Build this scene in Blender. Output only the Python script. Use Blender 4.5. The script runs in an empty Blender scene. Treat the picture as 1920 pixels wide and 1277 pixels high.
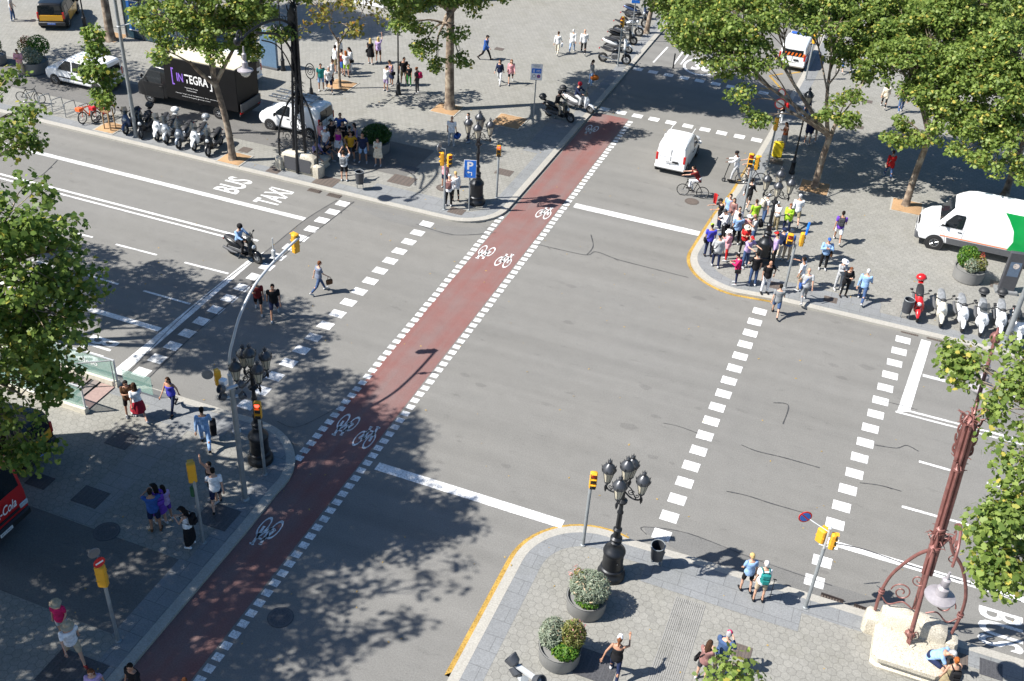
import bpy, bmesh, math, random
import numpy as np
from mathutils import Vector, Matrix, Euler
random.seed(7)
scene = bpy.context.scene
COL = scene.collection
R = math.radians
PI = math.pi
# ---------------------------------------------------------------- camera (solved from the street's vanishing points)
CAM_H = 25.5
FPX = 1992.204
CR = Vector((0.93021153, 0.36302578, 0.05402583))      # camera right
CD = Vector((0.24961909, -0.51784817, -0.8182442))     # camera down
CF = Vector((-0.26906656, 0.77462608, -0.57232651))    # camera forward
def P(px, py, z=0.0):
    """point of the real street at height z seen at photograph pixel (px, py)"""
    d = CR * ((px - 960.0) / FPX) + CD * ((py - 638.5) / FPX) + CF
    t = (z - CAM_H) / d.z
    return Vector((d.x * t, d.y * t, z))
def PV(px, py, v):
    """point of the vertical plane y = v seen at pixel"""
    d = CR * ((px - 960.0) / FPX) + CD * ((py - 638.5) / FPX) + CF
    t = v / d.y
    return Vector((d.x * t, v, CAM_H + d.z * t))
cam = bpy.data.cameras.new('camera'); co = bpy.data.objects.new('camera', cam); COL.objects.link(co)
cam.sensor_width = 36; cam.lens = 36 * FPX / 1920; cam.clip_end = 2000; cam.clip_start = .2
co.matrix_world = Matrix(((CR.x, -CD.x, -CF.x, 0), (CR.y, -CD.y, -CF.y, 0), (CR.z, -CD.z, -CF.z, CAM_H), (0, 0, 0, 1)))
scene.camera = co
# ---------------------------------------------------------------- light
SUN_EL, SUN_AZ = 47.5, 33.0        # shadows fall towards +33 deg from the avenue axis
sd = Vector((math.cos(R(SUN_AZ)) * math.cos(R(SUN_EL)), math.sin(R(SUN_AZ)) * math.cos(R(SUN_EL)), -math.sin(R(SUN_EL))))
sl = bpy.data.lights.new('sun', 'SUN'); sl.energy = 4.6; sl.angle = R(.55); sl.color = (1, .96, .9)
so = bpy.data.objects.new('sun', sl); COL.objects.link(so); so.rotation_euler = sd.to_track_quat('-Z', 'Y').to_euler(); so.location = (-40, -30, 60)
w = bpy.data.worlds.new('World'); scene.world = w; w.use_nodes = True
wn = w.node_tree; bg = wn.nodes['Background']; sky = wn.nodes.new('ShaderNodeTexSky')
sky.sky_type = 'NISHITA'; sky.sun_disc = False; sky.sun_elevation = R(SUN_EL)
sky.sun_rotation = math.atan2(-sd.x, -sd.y)
hs = wn.nodes.new('ShaderNodeHueSaturation'); hs.inputs['Saturation'].default_value = 1.32; wn.links.new(sky.outputs[0], hs.inputs['Color']); wn.links.new(hs.outputs[0], bg.inputs[0]); bg.inputs[1].default_value = .066
vs = scene.view_settings; vs.view_transform = 'Standard'; vs.look = 'None'; vs.exposure = 1.06; vs.gamma = 1
# ---------------------------------------------------------------- materials
MATS = {}
def nodes_of(m):
    m.use_nodes = True
    return m.node_tree.nodes, m.node_tree.links, m.node_tree.nodes['Principled BSDF']
def mat(name, rgb, rough=.6, metal=0., var=.12, scale=9., coat=0., spec=.5, bump=0., emit=0):
    """plain painted / woven / moulded surface with a little uneven wear"""
    if name in MATS: return MATS[name]
    m = bpy.data.materials.new(name); n, l, b = nodes_of(m)
    b.inputs['Roughness'].default_value = rough; b.inputs['Metallic'].default_value = metal
    b.inputs['Coat Weight'].default_value = coat; b.inputs['Specular IOR Level'].default_value = spec
    if emit:
        b.inputs['Emission Color'].default_value = (*rgb, 1); b.inputs['Emission Strength'].default_value = emit
    tc = n.new('ShaderNodeTexCoord'); nz = n.new('ShaderNodeTexNoise'); nz.inputs['Scale'].default_value = scale; nz.inputs['Detail'].default_value = 4
    l.new(tc.outputs['Object'], nz.inputs['Vector'])
    mr = n.new('ShaderNodeMapRange'); mr.inputs[1].default_value = .3; mr.inputs[2].default_value = .7
    mr.inputs[3].default_value = 1 - var; mr.inputs[4].default_value = 1 + var
    l.new(nz.outputs['Fac'], mr.inputs[0])
    mx = n.new('ShaderNodeVectorMath'); mx.operation = 'SCALE'; mx.inputs[0].default_value = rgb
    l.new(mr.outputs[0], mx.inputs['Scale']); l.new(mx.outputs[0], b.inputs['Base Color'])
    if bump:
        bp = n.new('ShaderNodeBump'); bp.inputs['Strength'].default_value = bump; bp.inputs['Distance'].default_value = .01
        l.new(nz.outputs['Fac'], bp.inputs['Height']); l.new(bp.outputs[0], b.inputs['Normal'])
    MATS[name] = m
    return m
def glass(name, rgb=(.02, .025, .03), rough=.06, alpha=1.):
    if name in MATS: return MATS[name]
    m = bpy.data.materials.new(name); n, l, b = nodes_of(m)
    b.inputs['Base Color'].default_value = (*rgb, 1); b.inputs['Roughness'].default_value = rough
    b.inputs['Specular IOR Level'].default_value = .6; b.inputs['Alpha'].default_value = alpha
    MATS[name] = m; return m
# cloth palette
CLOTH = dict(white=(.72,.73,.75), cream=(.62,.56,.45), black=(.012,.012,.014), navy=(.014,.022,.06), blue=(.03,.09,.3), skyblue=(.24,.38,.6), denim=(.05,.09,.19),
    grey=(.2,.21,.22), darkgrey=(.05,.052,.056), lightgrey=(.42,.43,.44), red=(.5,.02,.02), crimson=(.3,.015,.03), pink=(.62,.3,.33), rose=(.55,.02,.11), magenta=(.4,.02,.3),
    purple=(.13,.05,.36), lilac=(.4,.3,.52), teal=(.02,.2,.19), green=(.05,.25,.06), lime=(.36,.6,.04), yellow=(.6,.38,.03), mustard=(.45,.25,.02), orange=(.6,.17,.03),
    beige=(.42,.34,.24), khaki=(.24,.2,.12), brown=(.1,.05,.025), rust=(.3,.08,.03), maroon=(.16,.02,.02), royal=(.06,.06,.45), floral=(.25,.13,.12), check=(.16,.19,.26),
    blond=(.5,.36,.15), gray=(.32,.32,.33), dark=(.012,.009,.007), brunet=(.045,.022,.012), auburn=(.14,.05,.02), ginger=(.3,.09,.02), silver=(.55,.55,.55))
def cloth(c):
    return mat('cloth_' + c, CLOTH[c], .85, 0, .22, 11, spec=.2, bump=.9)
# ---------------------------------------------------------------- mesh builder
class MB:
    def __init__(s): s.v = []; s.f = []; s.m = []; s.k = 0
    def add(s, vs, fs):
        o = len(s.v); s.v += [tuple(v) for v in vs]
        for f in fs: s.f.append(tuple(i + o for i in f)); s.m.append(s.k)
        return s
    def box(s, c, d, rz=0, rx=0, ry=0, taper=1.):
        M = Matrix.Translation(c) @ Euler((rx, ry, rz)).to_matrix().to_4x4()
        a, b, h = d[0]/2, d[1]/2, d[2]/2; q = []
        for z, t in ((-h, 1), (h, taper)):
            for x, y in ((-a, -b), (a, -b), (a, b), (-a, b)): q.append(M @ Vector((x*t, y*t, z)))
        return s.add(q, [(3,2,1,0),(4,5,6,7),(0,1,5,4),(1,2,6,5),(2,3,7,6),(3,0,4,7)])
    def rbox(s, c, d, r=.03, rz=0, rx=0, ry=0):
        """box with chamfered edges"""
        M = Matrix.Translation(c) @ Euler((rx, ry, rz)).to_matrix().to_4x4()
        a, b, h = d[0]/2, d[1]/2, d[2]/2; r = min(r, a*.9, b*.9, h*.9)
        rings = []
        for z, k in ((-h, r), (-h + r, 0), (h - r, 0), (h, r)):
            A, B = a - k, b - k; e = r*.8
            rings.append([M @ Vector(p + (z,)) for p in ((-A+e,-B),(A-e,-B),(A,-B+e),(A,B-e),(A-e,B),(-A+e,B),(-A,B-e),(-A,-B+e))])
        return s.loft(rings)
    def loft(s, rings, cap=True, closed=True):
        n = len(rings[0]); q = [p for r in rings for p in r]; f = []
        for i in range(len(rings) - 1):
            for j in range(n if closed else n - 1):
                k = (j + 1) % n; f.append((i*n+j, i*n+k, (i+1)*n+k, (i+1)*n+j))
        if cap: f.append(tuple(range(n - 1, -1, -1))); f.append(tuple((len(rings)-1)*n + j for j in range(n)))
        return s.add(q, f)
    def tube(s, pts, r, n=8, sq=1., cap=True):
        pts = [Vector(p) for p in pts]; N = len(pts)
        rr = r if isinstance(r, (list, tuple)) else [r] * N
        rings = []; up = None
        for i in range(N):
            t = (pts[min(i+1, N-1)] - pts[max(i-1, 0)])
            t = t.normalized() if t.length > 1e-9 else Vector((0,0,1))
            if up is None: up = Vector((0,0,1)) if abs(t.z) < .9 else Vector((0,1,0))
            x = t.cross(up)
            if x.length < 1e-6: x = t.cross(Vector((1,0,0)))
            x.normalize(); y = x.cross(t).normalized(); up = y
            rings.append([pts[i] + x*(math.cos(2*PI*k/n)*rr[i]) + y*(math.sin(2*PI*k/n)*rr[i]*sq) for k in range(n)])
        return s.loft(rings, cap)
    def lathe(s, prof, n=16, c=(0,0,0), M=None, cap=True):
        rings = []
        for r, z in prof:
            ring = [Vector((c[0] + r*math.cos(2*PI*k/n), c[1] + r*math.sin(2*PI*k/n), c[2] + z)) for k in range(n)]
            rings.append([M @ p for p in ring] if M else ring)
        return s.loft(rings, cap)
    def ball(s, c, r, n=12, m=7, M=None):
        if not isinstance(r, (tuple, list)): r = (r, r, r)
        c = Vector(c); rings = []
        for i in range(m):
            a = -PI/2 + PI*(i + .12)/(m - 1 + .24)
            ring = [Vector((r[0]*math.cos(a)*math.cos(2*PI*k/n), r[1]*math.cos(a)*math.sin(2*PI*k/n), r[2]*math.sin(a))) for k in range(n)]
            rings.append([(M @ p if M else p) + c for p in ring])
        return s.loft(rings)
    def poly(s, pts, t=None, z=None):
        """flat polygon; with t a slab of that thickness below it"""
        pts = [Vector(p) for p in pts]
        if t is None: return s.add(pts, [tuple(range(len(pts)))])
        return s.loft([[p - Vector((0,0,t)) for p in pts], pts])
    def ring(s, c, r0, r1, n=24, M=None):
        M = M or Matrix.Translation(c); q = []
        for k in range(n):
            for r in (r0, r1): q.append(M @ Vector((r*math.cos(2*PI*k/n), r*math.sin(2*PI*k/n), 0)))
        return s.add(q, [(2*k, 2*k+1, (2*k+3) % (2*n), (2*k+2) % (2*n)) for k in range(n)])
    def torus(s, c, R0, r, n=20, m=6, M=None):
        q = []; M = M or Matrix.Translation(c)
        for i in range(n):
            a = 2*PI*i/n
            for j in range(m):
                b = 2*PI*j/m; rr = R0 + r*math.cos(b); q.append(M @ Vector((rr*math.cos(a), rr*math.sin(a), r*math.sin(b))))
        return s.add(q, [(i*m+j, ((i+1)%n)*m+j, ((i+1)%n)*m+(j+1)%m, i*m+(j+1)%m) for i in range(n) for j in range(m)])
    def strip(s, a, b, wd):
        a, b = Vector(a), Vector(b); d = (b - a); d.z = 0; d.normalize(); nrm = Vector((-d.y, d.x, 0)) * wd / 2
        return s.add([a - nrm, b - nrm, b + nrm, a + nrm], [(0,1,2,3)])
    def mesh(s, name, mats, smooth=40):
        me = bpy.data.meshes.new(name); me.from_pydata(s.v, [], s.f); 
        for m in (mats if isinstance(mats, (list, tuple)) else [mats]): me.materials.append(m)
        if len(me.materials) > 1: me.polygons.foreach_set('material_index', s.m)
        if smooth:
            me.polygons.foreach_set('use_smooth', [True] * len(me.polygons))
            me.update(); me.set_sharp_from_angle(angle=R(smooth))
        me.update(); return me
    def build(s, name, mats, parent=None, smooth=40):
        return link(name, s.mesh(name, mats, smooth), parent)
def link(name, me, parent=None, mats=None):
    o = bpy.data.objects.new(name, me); COL.objects.link(o)
    if parent: o.parent = parent
    return o
def tag(o, label=None, cat=None, group=None, kind=None):
    if label: o['label'] = label
    if cat: o['category'] = cat
    if group: o['group'] = group
    if kind: o['kind'] = kind
    return o
def thing(name, label, cat, loc=(0,0,0), rz=0., group=None, scale=1.):
    o = bpy.data.objects.new(name, None); COL.objects.link(o); o.empty_display_size = .2
    o.location = loc; o.rotation_euler = (0, 0, rz); o.scale = (scale,)*3
    return tag(o, label, cat, group)
def dup(o, parent=None):
    c = o.copy(); COL.objects.link(c)
    if parent: c.parent = parent
    for ch in list(o.children): dup(ch, c)
    return c
def recolor(o, m, slot=0):
    o.material_slots[slot].link = 'OBJECT'; o.material_slots[slot].material = m
def kids(o, base): return [c for c in o.children if c.name.split('.')[0] == base]
def text_mesh(txt, size=1., shear=0., bold=0., sx=1., sy=1., spacing=1.):
    cu = bpy.data.curves.new('lettering', 'FONT'); cu.body = txt; cu.size = size; cu.align_x = 'CENTER'; cu.align_y = 'CENTER'; cu.shear = shear; cu.offset = bold
    cu.space_character = spacing; cu.resolution_u = 3
    o = bpy.data.objects.new('lettering', cu); COL.objects.link(o)
    me = bpy.data.meshes.new_from_object(o.evaluated_get(bpy.context.evaluated_depsgraph_get()))
    bpy.data.objects.remove(o); bpy.data.curves.remove(cu)
    me.transform(Matrix.Diagonal((sx, sy, 1, 1))); return me
def lettering(txt, m, M, parent=None, size=1., name='lettering', **k):
    """letters laid on the plane given by matrix M (x right, y up)"""
    me = text_mesh(txt, size, **k); me.transform(M); me.materials.clear(); me.materials.append(m)
    return link(name, me, parent)
def frame(o, x, y):
    x = Vector(x).normalized(); y = Vector(y); y = (y - x * y.dot(x)).normalized(); z = x.cross(y)
    return Matrix(((x.x, y.x, z.x, o[0]), (x.y, y.y, z.y, o[1]), (x.z, y.z, z.z, o[2]), (0,0,0,1)))
def bez(p, n=12):
    """Catmull-Rom curve through points"""
    p = [Vector(q) for q in p]; out = []
    for i in range(len(p) - 1):
        a, b, c, d = p[max(i-1,0)], p[i], p[i+1], p[min(i+2,len(p)-1)]
        for k in range(n):
            t = k / n
            out.append(.5*((2*b) + (c-a)*t + (2*a-5*b+4*c-d)*t*t + (3*b-a-3*c+d)*t**3))
    out.append(p[-1]); return out
def spiral(c, r0, r1, a0, turns, ax=(1,0,0), ay=(0,0,1), n=20):
    c, ax, ay = Vector(c), Vector(ax), Vector(ay)
    return [c + (ax*math.cos(a0 + turns*2*PI*i/n) + ay*math.sin(a0 + turns*2*PI*i/n)) * (r0 + (r1-r0)*i/n) for i in range(n+1)]
# ================================================================ SETTING
def ground_mat(name, base, kind):
    m = bpy.data.materials.new(name); n, l, b = nodes_of(m)
    b.inputs['Roughness'].default_value = .88; b.inputs['Specular IOR Level'].default_value = .25
    geo = n.new('ShaderNodeNewGeometry'); pos = geo.outputs['Position']
    def N(scale, detail=5, vec=pos, rough=.55):
        z = n.new('ShaderNodeTexNoise'); z.inputs['Scale'].default_value = scale; z.inputs['Detail'].default_value = detail; z.inputs['Roughness'].default_value = rough
        l.new(vec, z.inputs['Vector']); return z.outputs['Fac']
    def RNG(v, a, b_, c, d):
        r = n.new('ShaderNodeMapRange'); l.new(v, r.inputs[0])
        for i, q in enumerate((a, b_, c, d)): r.inputs[i+1].default_value = q
        return r.outputs[0]
    def OP(op, a, b_=None):
        q = n.new('ShaderNodeMath'); q.operation = op
        for i, x in enumerate((a, b_)):
            if x is None: continue
            if isinstance(x, (int, float)): q.inputs[i].default_value = x
            else: l.new(x, q.inputs[i])
        return q.outputs[0]
    def VOP(op, a, b_=None):
        q = n.new('ShaderNodeVectorMath'); q.operation = op
        for i, x in enumerate((a, b_)):
            if x is None: continue
            if isinstance(x, tuple): q.inputs[i].default_value = x
            else: l.new(x, q.inputs[i])
        return q
    stretch = VOP('MULTIPLY', pos, (.025, .8, 1)).outputs[0]
    big = RNG(N(.16), .3, .7, .97, 1.03); fine = RNG(N(22, 3), .3, .7, .84, 1.16); mid = RNG(N(1.7), .3, .7, .96, 1.04)
    f = OP('MULTIPLY', OP('MULTIPLY', big, fine), mid)
    tint = None
    if kind == 'asphalt':
        f = OP('MULTIPLY', f, RNG(N(1.3, 4, stretch), .3, .72, .92, 1.07)); f = OP('MULTIPLY', f, RNG(N(3.1, 4, VOP('MULTIPLY', pos, (.4, 1, 1)).outputs[0]), .62, .75, 1, .82))
        sx_ = n.new('ShaderNodeSeparateXYZ'); l.new(pos, sx_.inputs[0]); trk = OP('SINE', OP('MULTIPLY', OP('ADD', sx_.outputs['Y'], OP('MULTIPLY', N(.07, 2), 1.6)), 4.1)); msk = RNG(N(.11, 3), .4, .6, 0, 1); f = OP('MULTIPLY', f, OP('SUBTRACT', 1., OP('MULTIPLY', OP('MULTIPLY', RNG(trk, -.2, 1, 0, 1), msk), .075)))
        grit = RNG(N(70, 2), .25, .75, .8, 1.2); f = OP('MULTIPLY', f, grit)
        tint = ((base[0], base[1], base[2]), (base[0]*1.04, base[1]*1.01, base[2]*.95), N(.09, 4))
    if kind == 'paint':
        f = OP('MULTIPLY', OP('MULTIPLY', RNG(N(16, 6, rough=.75), .38, .5, .45, 1), RNG(N(1.3, 5), .32, .62, .62, 1.02)), fine)
        tint = (base, base, N(2))
    if kind == 'red':
        blot = RNG(OP('ADD', OP('MULTIPLY', N(1.1, 4, VOP('MULTIPLY', pos, (1.5, .07, 1)).outputs[0]), .55), OP('MULTIPLY', N(.7, 6), .45)), .4, .62, 0, 1)
        tint = (base, (.185, .125, .117), blot)
    if kind in ('hex', 'slab'):
        S = 3.6 if kind == 'hex' else 1.
        p = VOP('SCALE', pos); p.inputs['Scale'].default_value = S; p = p.outputs[0]
        if kind == 'hex':
            s = (1., 1.7320508, 1e6); h = (.5, .8660254, 5e5)
            a = VOP('SUBTRACT', VOP('WRAP', p, (0, 0, 0)).outputs[0], (0, 0, 0))
            def wrap(v):
                q = n.new('ShaderNodeVectorMath'); q.operation = 'WRAP'; l.new(v, q.inputs[0])
                q.inputs[1].default_value = h; q.inputs[2].default_value = (-.5, -.8660254, -5e5); return q.outputs[0]
            A = wrap(p); B = wrap(VOP('SUBTRACT', p, h).outputs[0])
            def hexd(v):
                ab = VOP('ABSOLUTE', v).outputs[0]
                return OP('MAXIMUM', VOP('DOT_PRODUCT', ab, (.5, .8660254, 0)).outputs['Value'], VOP('DOT_PRODUCT', ab, (1., 0, 0)).outputs['Value'])
            d = OP('MINIMUM', hexd(A), hexd(B)); joint = RNG(d, .45, .48, 1, .72)
            # per-tile tone: centre of the hexagon the point belongs to
            sel = OP('LESS_THAN', hexd(A), hexd(B)); mixv = n.new('ShaderNodeMix'); mixv.data_type = 'VECTOR'
            l.new(sel, mixv.inputs[0]); l.new(VOP('SUBTRACT', p, B).outputs[0], mixv.inputs[4]); l.new(VOP('SUBTRACT', p, A).outputs[0], mixv.inputs[5])
            wh = n.new('ShaderNodeTexWhiteNoise'); l.new(VOP('SNAP', VOP('ADD', mixv.outputs[1], (.05, .05, 0)).outputs[0], (.25, .25, 1e6)).outputs[0], wh.inputs['Vector'])
            tone = RNG(wh.outputs['Value'], 0, 1, .94, 1.05)
        else:
            br = n.new('ShaderNodeTexBrick'); l.new(p, br.inputs['Vector']); br.inputs['Scale'].default_value = 1
            br.inputs['Mortar Size'].default_value = .012; br.inputs['Brick Width'].default_value = .9; br.inputs['Row Height'].default_value = .6
            br.inputs['Color1'].default_value = (.96,)*3 + (1,); br.inputs['Color2'].default_value = (1.04,)*3 + (1,); br.inputs['Mortar'].default_value = (.7,)*3 + (1,)
            joint = br.outputs['Color']; tone = 1.
        f = OP('MULTIPLY', OP('MULTIPLY', f, joint), tone)
        tint = (base, (base[0]*.9, base[1]*.9, base[2]*.87), RNG(N(.5, 7, rough=.65), .5, .7, 0, 1))
    c = n.new('ShaderNodeMix'); c.data_type = 'RGBA'; l.new(tint[2], c.inputs[0]) if tint else None
    if tint is None: tint = (base, base, None); c.inputs[0].default_value = 0
    c.inputs[6].default_value = (*tint[0], 1); c.inputs[7].default_value = (*tint[1], 1)
    o = VOP('SCALE', c.outputs[2]); l.new(f, o.inputs['Scale']); l.new(o.outputs[0], b.inputs['Base Color'])
    bp = n.new('ShaderNodeBump'); bp.inputs['Strength'].default_value = .25; bp.inputs['Distance'].default_value = .01
    l.new(fine, bp.inputs['Height']); l.new(bp.outputs[0], b.inputs['Normal'])
    return m
AS = ground_mat('asphalt', (.177, .175, .168), 'asphalt')
AS2 = ground_mat('asphalt_patch', (.135, .133, .13), 'asphalt')
PAINT = ground_mat('road_paint', (.78, .78, .77), 'paint')
YPAINT = ground_mat('yellow_paint', (.46, .29, .07), 'paint')
REDL = ground_mat('red_lane_coating', (.2, .095, .085), 'red')
HEX = ground_mat('hexagonal_paving', (.238, .233, .212), 'hex')
SLAB = ground_mat('granite_slab', (.2, .207, .212), 'slab')
KERB = ground_mat('granite_kerb', (.34, .325, .29), 'kerb')
TAR = mat('tar_seal', (.055, .055, .056), .6, var=.3)
SOIL = ground_mat('orange_tree_pit', (.35, .225, .125), 'asphalt')
IRON = mat('black_cast_iron', (.014, .016, .02), .42, .35, .25, 6, spec=.6)
def st(o): o['kind'] = 'structure'; return o
KH = .12
g = MB(); g.add([(-700,-700,-.02),(700,-700,-.02),(700,700,-.02),(-700,700,-.02)], [(0,1,2,3)]); 
gr = st(g.build('ground', AS, smooth=0))
b = MB()
def slabrect(name, m, x0, y0, x1, y1, z): return st(MB().poly([(x0,y0,z),(x1,y0,z),(x1,y1,z),(x0,y1,z)]).build(name, m, smooth=0))
slabrect('avenue_road', AS, -140, 25.0, 120, 43.2, 0)
slabrect('side_street_road', AS, -16.6, -60, -5.4, 24.999, 0); slabrect('side_street_road', AS, -16.9, 43.201, -5.2, 260, 0)
slabrect('bike_lane', REDL, -16.2, -40, -14.1, 59.4, .004)
def arc(c, r, a0, a1, n=10): return [(c[0] + r*math.cos(R(a0 + (a1-a0)*i/n)), c[1] + r*math.sin(R(a0 + (a1-a0)*i/n))) for i in range(n+1)]
# kerb outer edges (street side on the right hand when walking the list)
KA = [(-140,42.7),(-45,42.75),(-24,42.75),(-19.6,42.75)] + arc((-18.75,45.15), 2.4, -90, 0, 12)[1:] + [(-16.33,50),(-16.33,60),(-16.36,75),(-16.5,230)]
KB = [(-5.0,230),(-5.6,72)] + [(-5.95,60),(-6.25,52.6),(-6.6,49.5)] + arc((-4.0,45.2), 2.8, 175, 268, 12) + [(-2.5,42.6),(5,42.66),(120,42.7)]
KC = [(120,25.4),(-2.0,25.45)] + arc((-4.95,22.95), 2.5, 75, 180, 14) + [(-7.46,18),(-7.46,-40)]
KD = [(-15.9,-40),(-15.85,17),(-15.84,20.5)] + arc((-18.5,22.9), 2.62, -8, 90, 12) + [(-22,25.48),(-24.2,25.45),(-140,25.4)]
def offset(pl, d):
    out = []
    for i, p in enumerate(pl):
        p = Vector(p).to_2d(); a = Vector(pl[max(i-1,0)]).to_2d(); c = Vector(pl[min(i+1,len(pl)-1)]).to_2d()
        t = (c - a).normalized(); nrm = Vector((-t.y, t.x)); out.append((p.x + nrm.x*d, p.y + nrm.y*d))
    return out
def kerb(pl, far, name):
    inn = offset(pl, .32); inn2 = offset(pl, .95); k = MB()
    for i in range(len(pl) - 1):
        (x0,y0),(x1,y1) = pl[i], pl[i+1]; (u0,v0),(u1,v1) = inn[i], inn[i+1]
        k.add([(x0,y0,-.01),(x1,y1,-.01),(x1,y1,KH-.015),(x0,y0,KH-.015),(u0,v0,KH+.003),(u1,v1,KH+.003)], [(0,1,2,3),(3,2,5,4)])
    st(k.build('kerb', KERB, smooth=0))
    s = MB()
    for i in range(len(pl) - 1): s.add([(*inn[i],KH+.001),(*inn[i+1],KH+.001),(*inn2[i+1],KH+.001),(*inn2[i],KH+.001)], [(0,1,2,3)])
    st(s.build('granite_border', SLAB, smooth=0))
    st(MB().poly([(x, y, KH - .003) for x, y in offset(pl, .9)] + [(x, y, KH - .003) for x, y in far]).build(name, HEX, smooth=0))
kerb(KA, [(-140,230)], 'pavement'); kerb(KB, [(120,230)], 'pavement'); kerb(KC, [(120,-40)], 'pavement'); kerb(KD, [(-140,-40)], 'pavement')
# service lane of grey asphalt crossing the near left pavement, lowered granite ramps, ribbed guidance strip, ventilation grille
slabrect('service_lane', AS2, -140, 15.35, -17.0, 18.55, KH + .004)
slabrect('service_lane', AS2, -120, 45.9, -22.5, 49.6, KH + .0015)
for x0, y0, x1, y1 in ((-23.5,43.07,-19.2,44.6),(-3.2,42.95,2.2,44.4),(-3.4,23.7,1.6,25.1),(-17.05,15.3,-16.17,18.6),(-22.6,23.9,-19.2,25.15),(-18.2,52,-16.66,57)):
    slabrect('kerb_ramp', SLAB, x0, y0, x1, y1, KH + .006)
RIB = ground_mat('ribbed_tiles', (.25, .247, .235), 'slab')
rb = MB()
xs_ = P(1275,1190).x
for i in range(16): rb.box((xs_ - .45 + i*.06, 18.6, KH + .006), (.034, 9.9, .008))
st(rb.build('guidance_strip', RIB, smooth=0))
slabrect('guidance_strip', RIB, -21.6, 18.56, -20.5, 23.9, KH + .005)
# ---------------------------------------------------------------- road markings: sheets 4 mm above the road
def marks(name, rects, m=PAINT, z=.008):
    k = MB()
    for x0, y0, x1, y1, *sk in rects:
        s = sk[0] if sk else 0
        k.add([(x0,y0,z),(x1,y0,z),(x1+s,y1,z),(x0+s,y1,z)], [(0,1,2,3)])
    return st(k.build(name, m, smooth=0))
rr = random.Random(3)
def dashes(name, a, b, step, wu, wv, skip=()):
    a, b = Vector(a).to_2d(), Vector(b).to_2d(); n = int(round((b-a).length/step)); o = []
    for i in range(n + 1):
        if i in skip: continue
        p = a + (b - a) * (i/n); j = rr.uniform(-.015, .015)
        o.append((p.x - wu/2 + j, p.y - wv/2, p.x + wu/2 + j, p.y + wv/2))
    marks(name, o)
dashes('crosswalk_marking', (-19.5,26.2), (-19.44,42.0), .967, .62, .5)
dashes('crosswalk_marking', P(1240,1003), P(1424,584), .965, .6, .5)
dashes('crosswalk_marking', P(1527,1090), P(1693,637.5), .967, .62, .5)
dashes('crosswalk_marking', (-24.28,26.2), (-24.12,42.0), .967, .62, .52)
dashes('crosswalk_marking', (-15.85,60.15), (-6.4,60.1), 1.047, .62, .55); dashes('crosswalk_marking', (-15.9,67.85), (-7.4,67.82), 1.06, .62, .55)
dashes('bike_crossing_marking', (-13.88,12.0), (-13.9,59.0), .44, .3, .27)
dashes('bike_crossing_marking', (-16.2,24.4), (-16.42,44.3), .44, .3, .27)
k = MB(); k.add([P(205.5,700,.008), P(229,703,.008), P(497,471,.008), P(462,490,.008)], [(0,1,2,3)])
st(k.build('stop_line', PAINT, smooth=0))
marks('stop_line', [(-13.5,24.97,-6.5,25.38), (-13.5,47.0,-6.9,47.5)])
k = MB(); k.add([P(1727.7,636.4,.008), P(1746,641,.008), P(1706,772,.008), P(1682,772,.008)], [(0,1,2,3)]); st(k.build('stop_line', PAINT, smooth=0))
marks('lane_line', [(-60,39.58,-24.95,39.9), (-60,36.85,-25.8,37.0), (-60,36.5,-26.3,36.63), (-60,28.75,-25.4,29.05)])
def seg(name, *pp, wd=.12, m=PAINT, z=.0085):
    k = MB()
    for a, b in pp: k.strip(P(*a, z), P(*b, z), wd)
    return st(k.build(name, m, smooth=0))
seg('lane_line', ((105,428),(174,445)), ((217,458),(294,478)), ((346,492),(428,513)), ((156,513),(222,533)), ((269,545),(357,570)), ((60,487),(110,501)))
seg('lane_line', ((1723,865),(1790,884)), ((1691,949.5),(1829,988)), ((1850,905),(1915,922)), ((1890,1003),(1960,1023)))
marks('lane_line', [(3.5,36.5,40,36.61), (3.6,36.76,40,36.88), (4.35,39.5,40,39.7), (2.2,28.0,40,28.27)], z=.0075)
def along(pl, d0, d1, m, z, name):
    a, b_ = offset(pl, d0), offset(pl, d1); k = MB()
    for i in range(len(pl)-1): k.add([(*a[i],z),(*a[i+1],z),(*b_[i+1],z),(*b_[i],z)], [(0,1,2,3)])
    return st(k.build(name, m, smooth=0))
along(KC[2:18] + [(-7.46,18.4)], -.18, -.02, YPAINT, .007, 'yellow_kerb_line')
along([(-6.05,57)] + KB[3:19], -.18, -.02, YPAINT, .007, 'yellow_kerb_line')
seg('yellow_zigzag_line', ((1425,165),(1450,168)), ((1443,142),(1475,178)), ((1443,142),(1468,138)), ((1480,138),(1500,135)), wd=.16, m=YPAINT)
def fit_text(txt, wd, ht, bold=0., shear=0.):
    """letters scaled to an exact width and height about their centre"""
    me = text_mesh(txt, 1., bold=bold, shear=shear); xs = [v.co.x for v in me.vertices]; ys = [v.co.y for v in me.vertices]
    me.transform(Matrix.Translation((-(min(xs)+max(xs))/2, -(min(ys)+max(ys))/2, 0))); me.transform(Matrix.Diagonal((wd/(max(xs)-min(xs)), ht/(max(ys)-min(ys)), 1, 1)))
    me.materials.clear(); return me
def sign_text(txt, wd, ht, m, M, parent=None, name='lettering', bold=0., shear=0.):
    me = fit_text(txt, wd, ht, bold, shear); me.transform(M); me.materials.append(m); return link(name, me, parent)
def road_word(txt, c, ang, wd, ht, bold=.02):
    return st(sign_text(txt, wd, ht, PAINT, Matrix.Translation((c[0], c[1], .0088)) @ Matrix.Rotation(R(ang), 4, 'Z'), None, 'road_lettering', bold))
road_word('BUS', (-30.0,41.25), 90, 1.65, 1.4); road_word('TAXI', P(513,369), 90, 1.8, 1.35)
road_word('BUS', (-26.9,26.65), -90, 1.6, 1.35); road_word('BUS', (7.5,26.5), -90, 1.6, 1.35)
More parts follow.
